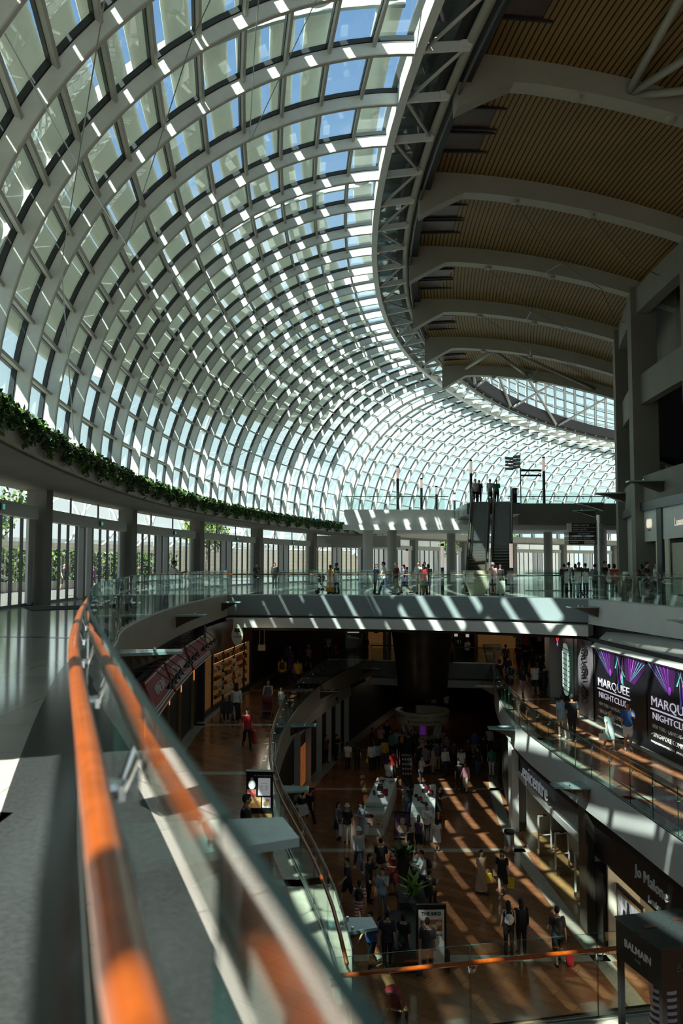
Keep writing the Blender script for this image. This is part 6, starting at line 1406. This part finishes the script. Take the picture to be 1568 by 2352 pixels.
P1(1441, 40.8, 1.10, B, 'stand', 'ts', 'short', 'skin1', 'dgrey', 'dgrey', 'child in grey at the foot of the right column')
P1(1482, 38.6, 1.70, 60, 'easy', 'los', 'short', 'skin1', 'black', 'black', 'person in black tee with white print upper right')
P1(1471, 39.9, 1.60, 190, 'easy', 'tt', 'bob', 'skin1', 'black', 'white', 'person with black backpack behind the one in black tee')
P1(1506, 39.3, 1.68, -70, 'face', 'lt', 'tail', 'skin1', 'white', 'black', 'woman in white top and black trousers upper right')
P1(590, 58.0, 1.70, F, 'phone', 'tt', 'short', 'skin1', 'dgrey', 'black', 'dark silhouetted person by the far left entrance with phone')
P1(631, 57.0, 1.72, 20, 'stand', 'jt', 'short', 'skin2', 'black', 'black', 'dark silhouetted man right of the phone silhouette, far left')
for u, y, h, yaw, top, hr, lb in ((1092, 59.3, 1.74, 10, 'white', 'short', 'person in white shirt leftmost on the escalator head'), (1101, 59.6, 1.70, -10, 'navy', 'short', 'person in navy second from left on the escalator head'), (1126, 59.4, 1.74, 0, 'white', 'short', 'person in pale shirt third from left on the escalator head'), (1141, 59.5, 1.72, 5, 'green', 'short', 'person in green tee rightmost on the escalator head')):
    P1(u, y, h, yaw, 'phone' if top == 'green' else 'stand', 'tt', hr, 'skin2', top, 'black', lb, z=ZU)
# middle floor, left walkway
P2(568, 1627, Z1, 1.56, 20, 'stroll', 'tt', 'short', 'skin1', 'red', 'black', 'woman in red top and black trousers walking on the middle floor')
P2(520, 1588, Z1, 1.40, 190, 'sit', 'tt', 'short', 'skin1', 'white', 'dgrey', 'man in white shirt seated in a wheelchair seen from behind', sit=1, hairc='hairg')
P2(543, 1572, Z1, 1.66, 190, 'walk', 'lsk', 'long', 'skin1', 'white', 'black', 'woman in white blouse and long black skirt by the wheelchair')
P2(616, 1562, Z1, 1.66, 0, 'push', 'tks', 'tail', 'skin1', 'grey', 'dgrey', 'woman in grey vest pushing the dark red stroller', hairc='hair2')
P2(645, 1581, Z1, 1.12, 30, 'stand', 'tsk', 'blond', 'skin1', 'white', 'band', 'small fair haired child in white top and striped skirt', hairc='hair3')
P2(648, 1510, Z1, 1.70, B, 'stand', 'tt', 'short', 'skin1', 'yellow', 'black', 'person in yellow shirt with dark backpack, left of the purple dress')
P2(684, 1512, Z1, 1.70, 200, 'walk', 'tt', 'short', 'skin2', 'yellow', 'black', 'man in yellow shirt with dark cross strap, right of the purple dress')
P2(666, 1486, Z1, 1.64, 190, 'walk', 'ld', 'hat', 'skin1', 'purple', 'purple', 'woman in long purple dress and pale hat', hairc='white')
P2(659, 1480, Z1, 1.72, B, 'walk', 'tt', 'short', 'skin2', 'blue', 'black', 'person in blue behind the woman in purple')
P2(682, 1474, Z1, 1.72, 170, 'walk', 'tt', 'short', 'skin2', 'navy', 'black', 'person in navy ahead of the man in yellow')
P2(708, 1482, Z1, 1.62, 160, 'walk', 'tsk', 'hat', 'skin1', 'pink', 'violet', 'woman in pink top and pale hat on the middle floor', hairc='cream')
P2(746, 1477, Z1, 1.72, B, 'walk', 'tt', 'short', 'skin2', 'black', 'dgrey', 'person in black with cap beside the white framed shop')
P2(753, 1459, Z1, 1.74, B, 'walk', 'tt', 'short', 'skin2', 'white', 'black', 'person in white tee beside the white framed shop')
P2(771, 1482, Z1, 1.30, B, 'walk', 'tt', 'short', 'skin2', 'red', 'black', 'child in red top at the far left railing')
P2(839, 1460, Z1, 1.76, 150, 'stroll', 'tt', 'short', 'skin2', 'black', 'black', 'man in black before the amber lit shop')
P2(565, 1829, Z1, 1.76, 100, 'stand', 'tt', 'short', 'skin2', 'black', 'black', 'dark man seen from behind beside the lit menu board')
# middle floor, far right and right walkway
P2(1033, 1470, Z1, 1.66, 0, 'stand', 'lt', 'short', 'skin1', 'grey', 'black', 'person in grey left of the B1 pillar sign')
P2(1057, 1461, Z1, 1.70, 0, 'stand', 'lt', 'scarf', 'skin2', 'black', 'black', 'person in red headscarf behind the B1 pillar sign', hairc='red')
P2(1072, 1467, Z1, 1.70, 20, 'phone', 'lt', 'short', 'skin2', 'white', 'black', 'person in white shirt right of the B1 pillar sign')
for row in ((1398, 1630, 1.56, 10, 'stroll', 'd', 'tail', 'mint', 'mint', 'woman in mint green dress before the hoarding', 'white'), (1440, 1615, 1.76, -10, 'face', 'ts', 'short', 'blue', 'white', 'man in blue polo and white shorts before the hoarding', 'white'),
            (1290, 1598, 1.72, 170, 'stroll', 'ts', 'short', 'ltblue', 'khaki', 'man in light blue shirt and khaki shorts on the right walkway', 'white'), (1313, 1594, 1.84, 175, 'walk', 'lo', 'short', 'black', 'black', 'tall man all in black with white strap on the right walkway', 'black'),
            (1147, 1516, 1.64, B, 'stand', 'd', 'bob', 'black', 'black', 'woman in black dress at the left of the right walkway crowd', 'black'), (1172, 1522, 1.70, B, 'walk', 'ts', 'short', 'grey', 'dgrey', 'man in grey shirt with dark backpack on the right walkway', 'white'),
            (1199, 1526, 1.66, 185, 'walk', 'tt', 'long', 'black', 'pink', 'woman in pink trousers with black backpack on the right walkway', 'black'), (1228, 1524, 1.70, B, 'stroll', 'los', 'bob', 'white', 'black', 'woman in loose white shirt and black shorts on the right walkway', 'white'),
            (1261, 1517, 1.68, B, 'walk', 'tt', 'bob', 'white', 'denim', 'woman with dark backpack and jeans at the shop side of the crowd', 'black'), (1250, 1530, 1.60, 190, 'push', 'tt', 'short', 'black', 'black', 'dark person with a trolley beside the white shirted woman', 'black'),
            (1241, 1499, 1.74, B, 'walk', 'tt', 'short', 'black', 'black', 'broad man in black behind the white shirted woman', 'black'), (1252, 1494, 1.72, B, 'walk', 'tt', 'short', 'maroon', 'black', 'man in dark red shirt in the right walkway crowd', 'black'),
            (1222, 1483, 1.74, B, 'walk', 'tt', 'short', 'dgrey', 'black', 'man in dark grey in the middle of the right walkway crowd', 'black'), (1207, 1486, 1.68, B, 'walk', 'lt', 'short', 'black', 'black', 'person in black left of the man in dark grey, right walkway', 'black'),
            (1190, 1478, 1.72, B, 'walk', 'tt', 'short', 'maroon', 'black', 'person in dark maroon in the left of the right walkway crowd', 'black'), (1161, 1480, 1.72, B, 'walk', 'tt', 'short', 'grey', 'black', 'person in grey at the far railing of the right walkway', 'black'),
            (1165, 1505, 1.66, B, 'walk', 'tt', 'short', 'navy', 'black', 'person in navy behind the woman in black dress', 'black'), (1239, 1449, 1.68, 170, 'stroll', 'tt', 'long', 'white', 'black', 'woman in pale top far back on the right walkway', 'black'),
            (1260, 1447, 1.72, 0, 'stand', 'ts', 'short', 'navy', 'navy', 'person in navy far back on the right walkway', 'black'), (1197, 1455, 1.72, B, 'walk', 'tt', 'short', 'grey', 'black', 'person in grey far back, left of the one in red', 'black'), (1208, 1456, 1.70, B, 'walk', 'tt', 'short', 'red', 'black', 'person in red top far back on the right walkway', 'black')):
    u, v, h, yaw, pose, out, hr, top, bot, lb, sh = row; P2(u, v, Z1, h, yaw, pose, out, hr, 'skin1' if h < 1.75 else 'skin2', top, bot, lb, shoes=sh)
# person in stripes behind the black kiosk
A.append(person((4.72, 12.5, Z1), 1.70, R(0), 'stand', 'ld', 'bob', 'skin1', 'stripe', 'stripe', 'person in black and white stripes behind the black kiosk'))
# bottom floor, single figures
for row in ((1104, 1953, 1.58, 20, 'stroll', 'ld', 'short', 'beige', 'beige', 'woman in long beige dress with yellow bag in the sun stripes', 'dgrey'), (1152, 1952, 1.68, -10, 'walk', 'd', 'long', 'black', 'black', 'woman in black dress with yellow bag in the sun stripes', 'white'),
            (1167, 2072, 1.64, 175, 'stand', 'tkt', 'long', 'black', 'black', 'woman with long black hair and white backpack, lower right', 'black'), (1196, 2067, 1.68, 185, 'stand', 'lt', 'long', 'black', 'black', 'woman with long black hair all in black, lower right', 'black'),
            (1279, 2083, 1.74, 175, 'walk', 'ts', 'short', 'dgrey', 'black', 'man in dark grey tee with backpack behind the orange rail', 'black'),
            (852, 2094, 1.74, -40, 'stroll', 'tt', 'short', 'blue', 'black', 'man in blue tee at the lower left wing lamp', 'black'), (889, 2093, 1.70, 180, 'walk', 'lo', 'short', 'floral', 'black', 'person in dark floral shirt beside the man in blue', 'black'),
            (926, 2098, 1.64, 160, 'walk', 'tt', 'bob', 'black', 'brown', 'woman in black left of the white poster board', 'black'), (981, 2112, 1.72, 178, 'stand', 'tt', 'short', 'dgrey', 'black', 'man in dark tee in front of the white poster board', 'black'),
            (825, 2022, 1.62, 175, 'walk', 'lo', 'tail', 'plaid', 'plaid', 'woman in checked shirt with black backpack, lower left', 'black'), (878, 1996, 1.72, -20, 'face', 'tt', 'short', 'ltblue', 'grey', 'man in pale blue shirt with a hand at his face', 'black'),
            (799, 1969, 1.72, -70, 'walk', 'ts', 'short', 'dgrey', 'black', 'man in dark tee and shorts striding left', 'black'), (847, 1963, 1.70, 60, 'phone', 'lt', 'long', 'black', 'black', 'woman in black holding a phone and pale bag', 'black'),
            (874, 1928, 1.78, 170, 'both', 'tt', 'short', 'black', 'khaki', 'man in black tee seen from behind by the fan palm', 'black'), (905, 1955, 1.62, -50, 'both', 'd', 'bob', 'maroon', 'maroon', 'woman in dark red dress looking at her phone', 'black'),
            (823, 1902, 1.72, 10, 'stroll', 'jt', 'hat', 'white', 'denim', 'man in white bucket hat, dark jacket and jeans', 'white'), (775, 1844, 1.62, 60, 'phone', 'tsk', 'long', 'grey', 'navy', 'woman in grey top and dark skirt left of the white hats', 'black'),
            (797, 1850, 1.62, 180, 'stand', 'tw', 'hat', 'black', 'cream', 'woman in black tee, white hat and cream trousers', 'black'), (832, 1845, 1.64, -60, 'both', 'd', 'long', 'ltblue', 'ltblue', 'woman in pale blue patterned dress with white bag', 'black'),
            (941, 1896, 1.68, 30, 'easy', 'tkt', 'short', 'black', 'black', 'person in sleeveless black right of the fan palm', 'black'), (961, 1874, 1.66, 175, 'stand', 'tks', 'long', 'violet', 'black', 'woman in violet top and black shorts', 'black'),
            (979, 1847, 1.74, 5, 'both', 'tt', 'short', 'white', 'dgrey', 'stout man in white polo shirt and sunglasses', 'black'), (1003, 1882, 1.36, 180, 'stand', 'd', 'long', 'white', 'white', 'girl in white flared dress', 'black'),
            (1007, 1806, 1.66, 60, 'both', 'd', 'bob', 'black', 'black', 'woman in black leaning over the right white counter', 'black'), (936, 1800, 1.74, 175, 'stand', 'tt', 'short', 'black', 'denim', 'dark man in jeans left of the right white counter', 'white'),
            (971, 1956, 1.68, -80, 'both', 'lt', 'short', 'white', 'blue', 'young man in sunlit white shirt with black backpack', 'black'),
            (694, 1820, 1.76, 165, 'phone', 'tt', 'short', 'black', 'khaki', 'man carrying a big white box under the left slab', 'black'), (678, 1842, 1.64, 120, 'stand', 'tt', 'short', 'dgrey', 'black', 'person in dark grey left of the man with the white box', 'black'), (711, 1812, 1.70, 150, 'walk', 'tt', 'short', 'black', 'black', 'person in black just right of the man with the white box', 'black'),
            (748, 1690, 1.66, 30, 'stand', 'tt', 'long', 'brown', 'black', 'woman in brown at the orange lit pale shop', 'black'), (772, 1688, 1.60, 40, 'both', 'tt', 'bob', 'black', 'black', 'person in black beside the pale shop pilaster', 'black'), (798, 1705, 1.68, B, 'walk', 'tt', 'short', 'white', 'black', 'person in white vest before the pale shop', 'black'), (820, 1706, 1.66, B, 'walk', 'tt', 'long', 'black', 'black', 'woman in black walking past the pale shop', 'black')):
    u, v, h, yaw, pose, out, hr, top, bot, lb, sh = row
    p = P2(u, v, Z2, h, yaw, pose, out, hr, 'skin1', top, bot, lb, shoes=sh, hairc='white' if hr == 'hat' else 'hair1')
for u, v, h, yaw, top, lb in ((952, 1958, 1.66, 30, 'teal', 'person in patterned teal tee seated on the dark planter edge'), (983, 2002, 1.66, 150, 'black', 'person in black seated at the black seating island')):
    q = spot(u, v, Z2 + 1.25); A.append(person((q.x, q.y, Z2 - 0.40), h, R(yaw), 'sit', 'tt', 'short', 'skin1', top, 'black', lb, sit=1))
# the crowd between counters and round kiosk
crowd = ((853, 1707, 1.66, 175, 'stand', 'lt', 'tail', 'white', 'black', 'woman with white sleeves and yellow bag leftmost in the crowd'), (866, 1703, 1.70, 180, 'stand', 'tt', 'long', 'ltblue', 'black', 'woman in light blue second from left in the crowd'), (883, 1697, 1.70, 170, 'stand', 'lt', 'bob', 'yellow', 'denim', 'person in patterned yellow top in the crowd'),
         (854, 1673, 1.72, 90, 'stand', 'tt', 'short', 'black', 'black', 'dark person farthest left behind the crowd'), (875, 1667, 1.68, 10, 'phone', 'tt', 'short', 'pink', 'black', 'person in pale pink tee holding a paper in the crowd'), (888, 1657, 1.78, 0, 'stand', 'tt', 'short', 'black', 'black', 'tall dark person behind the one in pale pink'),
         (899, 1683, 1.66, 160, 'stand', 'tt', 'short', 'teal', 'black', 'person in teal left of the light blue vest'), (911, 1676, 1.74, 175, 'stand', 'lo', 'short', 'ltblue', 'black', 'person in light blue vest over white in the crowd'), (923, 1682, 1.68, 175, 'stand', 'tt', 'short', 'black', 'black', 'person in black with orange backpack in the crowd'),
         (938, 1684, 1.80, 170, 'both', 'lt', 'short', 'black', 'black', 'tall person in long black clothes in the crowd'), (945, 1677, 1.66, 30, 'stand', 'tt', 'bob', 'brown', 'black', 'person in brown at the kiosk counter, left'), (954, 1676, 1.66, -10, 'stand', 'tt', 'long', 'black', 'black', 'attendant in black at the kiosk counter'),
         (903, 1725, 1.66, 175, 'stand', 'tt', 'short', 'red', 'black', 'person in red shirt behind the left white counter'), (892, 1744, 1.72, 165, 'walk', 'tt', 'short', 'white', 'dgrey', 'man in white tee with dark strap behind the left counter'), (966, 1736, 1.74, 60, 'both', 'tt', 'short', 'white', 'dgrey', 'man in white tee beside the display tower'),
         (977, 1713, 1.70, 175, 'stand', 'tt', 'short', 'grey', 'black', 'person in grey behind the man in white tee'), (961, 1708, 1.70, 180, 'stand', 'tt', 'short', 'black', 'black', 'person in black behind the display tower'), (993, 1714, 1.60, 100, 'stand', 'd', 'long', 'pink', 'beige', 'woman in pink top and beige skirt in the crowd'),
         (1004, 1703, 1.74, 185, 'reach', 'tt', 'short', 'denim', 'khaki', 'person in denim shirt pointing, lit by a sun patch'), (1022, 1717, 1.66, 10, 'easy', 'lsk', 'long', 'white', 'black', 'woman in white blouse and long black skirt in the crowd'), (1059, 1719, 1.70, -10, 'stand', 'tt', 'short', 'white', 'dgrey', 'man in white vest with backpack straps right of the crowd'),
         (1053, 1746, 1.72, 0, 'stroll', 'tt', 'short', 'black', 'black', 'man in black holding the arm of the woman in pink'), (1068, 1751, 1.60, -20, 'stroll', 'lt', 'long', 'pink', 'cream', 'woman in pale pink beside the man in black'), (1090, 1677, 1.76, 175, 'stand', 'tt', 'short', 'blue', 'khaki', 'man in mid blue tee far right of the crowd'),
         (1097, 1713, 1.70, B, 'walk', 'tt', 'short', 'black', 'denim', 'person in black and jeans right of the crowd'), (1124, 1669, 1.72, B, 'walk', 'lt', 'short', 'white', 'black', 'person in white shirt near the right wing lamp'), (1128, 1717, 1.68, B, 'stand', 'tt', 'short', 'teal', 'white', 'person in teal and white trousers by the shop column'),
         (986, 1689, 1.66, 20, 'both', 'tt', 'bob', 'black', 'black', 'person in black at the right of the kiosk screen'), (971, 1698, 1.62, 10, 'stand', 'tt', 'short', 'pink', 'black', 'person in dull pink before the kiosk screen'), (1006, 1687, 1.68, 20, 'stand', 'tt', 'capp', 'black', 'black', 'person in pale cap right of the kiosk leg'),
         (1026, 1690, 1.66, -30, 'both', 'tt', 'short', 'grey', 'black', 'person in grey leaning at the right kiosk counter'), (1043, 1700, 1.68, B, 'walk', 'tt', 'short', 'dgrey', 'black', 'person in dark grey walking away right of the kiosk'), (1075, 1692, 1.66, B, 'walk', 'tt', 'short', 'maroon', 'black', 'person in dark maroon left of the man in mid blue'),
         (1110, 1688, 1.68, B, 'walk', 'tt', 'short', 'black', 'black', 'person in black right of the man in mid blue'), (985, 1590, 1.66, 0, 'stand', 'tt', 'short', 'blue', 'black', 'person in bright blue far behind the round kiosk'), (997, 1592, 1.66, 0, 'stand', 'tt', 'short', 'ltblue', 'black', 'person in light blue far behind the round kiosk'), (1025, 1592, 1.66, B, 'stand', 'tt', 'short', 'white', 'black', 'person in white far behind the round kiosk'))
for u, v, h, yaw, pose, out, hr, top, bot, lb in crowd:
    P2(u, v, Z2, h, yaw, pose, out, hr, 'skin1' if len(lb) % 3 else 'skin2', top, bot, lb, group='crowd on the bottom floor', hairc='cream' if hr == 'capp' else 'hair1')
# people outside the doors
for ph, r_, h, top, lb in ((0.9, 121, 1.68, 'dgrey', 'person in grey outside the first left door bay'), (2.0, 122, 1.66, 'beige', 'person in beige outside the first left door bay'), (8.0, 121, 1.72, 'black', 'person in black outside the second left door bay'), (8.9, 120, 1.62, 'purple', 'person in purple outside the second left door bay')):
    p = pol(r_, ph, 0); A.append(person((p.x, p.y, -0.02), h, R(40), 'stroll', 'ts', 'short', 'skin1', top, 'black', lb))

# ------------------------------------------------------------------ things people carry or push
def hand(i, s=1):
    r = A[i]; pose = None
    return r
def bag(x, y, z, w, d, h, mt, label, cat='bag', rz=0.0, strap=True):
    b = empty('shopping_bag', (x, y, z), rz, label=label, cat=cat)
    mb = MB(); mb.hexa([(-w / 2, -d / 2, 0), (w / 2, -d / 2, 0), (w / 2, d / 2, 0), (-w / 2, d / 2, 0), (-w / 2 * 1.05, -d / 2, h), (w / 2 * 1.05, -d / 2, h), (w / 2 * 1.05, d / 2, h), (-w / 2 * 1.05, d / 2, h)]); build('body', mb, mt, b)
    if strap: mb = MB(); mb.tube([(-w * .25, 0, h), (-w * .2, 0, h + .12), (0, 0, h + .17), (w * .2, 0, h + .12), (w * .25, 0, h)], .008, 6); build('handle', mb, mt, b)
    return b
def pack(who, mt, label, hgt=0.42):
    r = who; yaw = r.rotation_euler.z; back = Vector((-math.sin(yaw), math.cos(yaw), 0)); p = r.location + back * 0.21 + Vector((0, 0, 1.02))
    b = empty('backpack', p, yaw, label=label, cat='backpack'); mb = MB(); mb.ell((0, 0.01, hgt / 2), (.15, .085, hgt / 2), 14, 10); mb.ell((0, .08, hgt * .32), (.1, .05, hgt * .26), 12, 8); build('body', mb, mt, b, True)
    for s in (-1, 1): mb = MB(); mb.tube([(s * .1, -.03, hgt * .9), (s * .11, -.12, hgt * 1.0), (s * .11, -.29, hgt * .92), (s * .12, -.335, hgt * .6), (s * .13, -.2, hgt * .15), (s * .1, -.03, hgt * .1)], .015, 6); build('strap', mb, mt, b)
def byl(s): return next(a for a in A if a['label'].startswith(s))
mat('bag_yellow', (.75, .58, .03), .5); mat('bag_white', (.75, .75, .73), .5); mat('bag_red', (.5, .02, .03), .5); mat('bag_tan', (.28, .17, .08), .5)
pack(byl('woman with long black hair and white'), 'bag_white', 'small white backpack on the woman with long black hair', .34); pack(byl('man in dark grey tee'), 'near_black', 'dark backpack on the man behind the orange rail'); pack(byl('woman in checked'), 'black', 'black backpack on the woman in checked shirt'); pack(byl('young man in sunlit'), 'black', 'black backpack on the sunlit young man'); pack(byl('man in grey shirt with dark'), 'black', 'dark backpack on the man in grey shirt, right walkway'); pack(byl('woman in pink trousers'), 'black', 'black backpack with yellow dot, on the woman in pink trousers'); pack(byl('woman with dark backpack'), 'near_black', 'dark backpack on the woman in jeans, right walkway'); pack(byl('person in black with orange'), 'cloth_orange', 'orange backpack in the bottom floor crowd'); pack(byl('person in yellow shirt'), 'black', 'dark backpack with white mark on the person in yellow'); pack(byl('person with black backpack behind'), 'black', 'black backpack of the person upper right'); pack(byl('child in red'), 'bag_red', 'red backpack on the child at the far railing', .36)
def beside(who, side, dz, **k):
    yaw = who.rotation_euler.z; s = Vector((math.cos(yaw), math.sin(yaw), 0)); p = who.location + s * side + Vector((0, 0, dz)); return p
for w, side, dz, sz, mt, lb in (('woman in long beige', .30, .34, (.24, .1, .34), 'bag_yellow', 'yellow shopping bag held by the woman in beige'), ('woman in black dress with yellow', .32, .3, (.26, .1, .38), 'bag_yellow', 'yellow shopping bag held by the woman in black dress'), ('woman in red top and black', .28, .2, (.12, .24, .5), 'bag_red', 'dark red bag held by the woman in red, middle floor'), ('woman in mint', -.29, .42, (.24, .1, .24), 'bag_white', 'white handbag held by the woman in mint dress'), ('woman in white blouse and long black skirt by', .27, .25, (.12, .2, .32), 'bag_white', 'pale plastic bag held beside the wheelchair'), ('woman in black tee, white hat', .30, .32, (.16, .22, .44), 'bag_white', 'white bag held by the woman in white hat'), ('woman in pale blue patterned', .28, .32, (.14, .22, .42), 'bag_white', 'white bag held by the woman in pale blue dress'), ('woman in long purple', -.3, .02, (.34, .16, .42), 'bag_white', 'pale bag low beside the woman in purple'), ('man in dark grey tee', -.36, .02, (.2, .26, .34), 'bag_red', 'red bag beside the man behind the orange rail'), ('woman with white sleeves', .27, .5, (.12, .2, .22), 'bag_yellow', 'yellow shoulder bag at the left of the crowd'), ('woman in short dark dress', .26, .45, (.12, .26, .26), 'black', 'black handbag of the woman in the short dark dress'), ('woman in black dress with yellow', -.22, .72, (.24, .1, .22), 'bag_tan', 'tan shoulder bag of the woman in black dress'), ('woman in long orange', -.05, .62, (.34, .2, .26), 'cloth_pink', 'pink round bag of the woman in the sari')):
    who = byl(w); p = beside(who, side, dz); bag(p.x, p.y, p.z, *sz, mt, lb, rz=who.rotation_euler.z)
who = byl('man carrying'); p = beside(who, .18, .78); yaw = who.rotation_euler.z
bx = empty('white_box', p + Vector((.18, -.12, 0)), yaw + .5, label='big white boxed parcel carried under the left slab', cat='box'); mb = MB(); mb.box((0, 0, .2), (.5, .18, .5), 0, ry=.25); build('carton', mb, 'paper', bx); mb = MB(); mb.tube([(-.1, 0, .46), (0, 0, .54), (.1, 0, .46)], .012, 6); build('handle', mb, 'black', bx)
# suitcase, strollers, wheelchair
q = at_y(1147, 45.2); su = empty('suitcase', (q.x, q.y, 0), R(8), label='pale spotted suitcase standing before the right escalator', cat='suitcase')
m, nt, b = nodes_of('spotted', .5); t = N(nt, 'ShaderNodeTexCoord'); v = N(nt, 'ShaderNodeTexVoronoi', {'Vector': t.outputs['Object'], 'Scale': 16.0}); rr_ = N(nt, 'ShaderNodeValToRGB', {0: v.outputs['Distance']}); rr_.color_ramp.elements[0].color = (.05, .06, .05, 1); rr_.color_ramp.elements[1].color = (.62, .64, .55, 1); rr_.color_ramp.elements[1].position = .42; nt.links.new(rr_.outputs[0], b.inputs['Base Color'])
mb = MB(); mb.box((0, 0, .40), (.46, .27, .70)); build('shell', mb, 'spotted', su)
for s in (-.17, .17):
    mb = MB(); mb.tube([(s - .02, 0, .05), (s + .02, 0, .05)], .05, 10); build('wheel', mb, 'black', su)
mb = MB(); mb.tube([(-.1, 0, .75), (-.1, 0, 1.02), (.1, 0, 1.02), (.1, 0, .75)], .012, 6); build('handle', mb, 'brushed', su)
def stroller(p, rz, hood, label):
    s = empty('stroller', p, rz, label=label, cat='stroller')
    mb = MB(); mb.sweep([[(-.22, y - .02, z), (.22, y - .02, z), (.22, y + .03, z + .04), (-.22, y + .03, z + .04)] for y, z in ((-.35, .38), (-.1, .36), (.08, .45), (.22, .85))]); build('seat', mb, hood, s)
    mb = MB(); mb.ell((0, .1, .86), (.25, .27, .22), 14, 8); build('hood', mb, hood, s, True)
    mb = MB()
    for q in (-.23, .23): mb.tube([(q, -.38, .12), (q, .1, .55), (q, .42, 1.02)], .014, 6); mb.tube([(q, .3, .12), (q, -.05, .5)], .014, 6)
    mb.tube([(-.23, .42, 1.02), (.23, .42, 1.02)], .018, 6); build('frame', mb, 'gunmetal', s)
    for x in (-.25, .25):
        for y in (-.38, .3): mb = MB(); mb.tube([(x - .02, y, .1), (x + .02, y, .1)], .1, 14); build('wheel', mb, 'black', s)
    mb = MB(); mb.box((0, .12, .25), (.36, .36, .16)); build('basket', mb, 'black', s)
    return s
p = byl('woman in grey vest').location; stroller((p.x + .02, p.y - .78, Z1), 0, 'maroon_cloth' if 'maroon_cloth' in M else mat('maroon_cloth', (.16, .015, .025), .7).name, 'dark red stroller with grey hood on the middle floor')
stroller((1.42, 23.2, Z2), R(160), 'red_awning', 'bright red hooded stroller below the orange rail')
p = byl('dark person with a trolley').location; stroller((p.x, p.y + .75, Z1), R(180), 'near_black', 'dark stroller in the right walkway crowd')
q = at_y(741, 46.8); stroller((q.x, q.y, 0), R(100), 'near_black', 'dark stroller beside the woman in the sari on the bridge')
p = byl('man in white shirt seated').location; wc = empty('wheelchair', (p.x, p.y, Z1), R(190), label='black wheelchair seen from behind on the middle floor', cat='wheelchair')
A_w = byl('man in white shirt seated'); A_w.location.z = Z1 - 0.26
mb = MB(); mb.box((0, .0, .47), (.46, .44, .06)); build('seat', mb, 'black', wc); mb = MB(); mb.box((0, .23, .74), (.46, .05, .5)); build('backrest', mb, 'black', wc)
for s in (-.27, .27):
    mb = MB(); n = 20; mb.tube([(s, .08 + .29 * math.cos(2 * PI * a / n), .3 + .29 * math.sin(2 * PI * a / n)) for a in range(n + 1)], .018, 6, False)
    for a in range(8): mb.tube([(s, .08, .3), (s, .08 + .29 * math.cos(a * PI / 4), .3 + .29 * math.sin(a * PI / 4))], .004, 4)
    build('wheel', mb, 'gunmetal', wc); mb = MB(); mb.tube([(s * .95, .25, .45), (s * .95, .26, .98), (s * .95, .36, 1.0)], .014, 6); mb.box((s * .95, 0, .68), (.05, .34, .04)); build('push_frame', mb, 'black', wc)
    mb = MB(); mb.tube([(s * .8 - .015, -.34, .09), (s * .8 + .015, -.34, .09)], .09, 12); build('castor', mb, 'black', wc)
mb = MB(); mb.box((0, -.36, .12), (.4, .16, .03)); build('footrest', mb, 'gunmetal', wc)
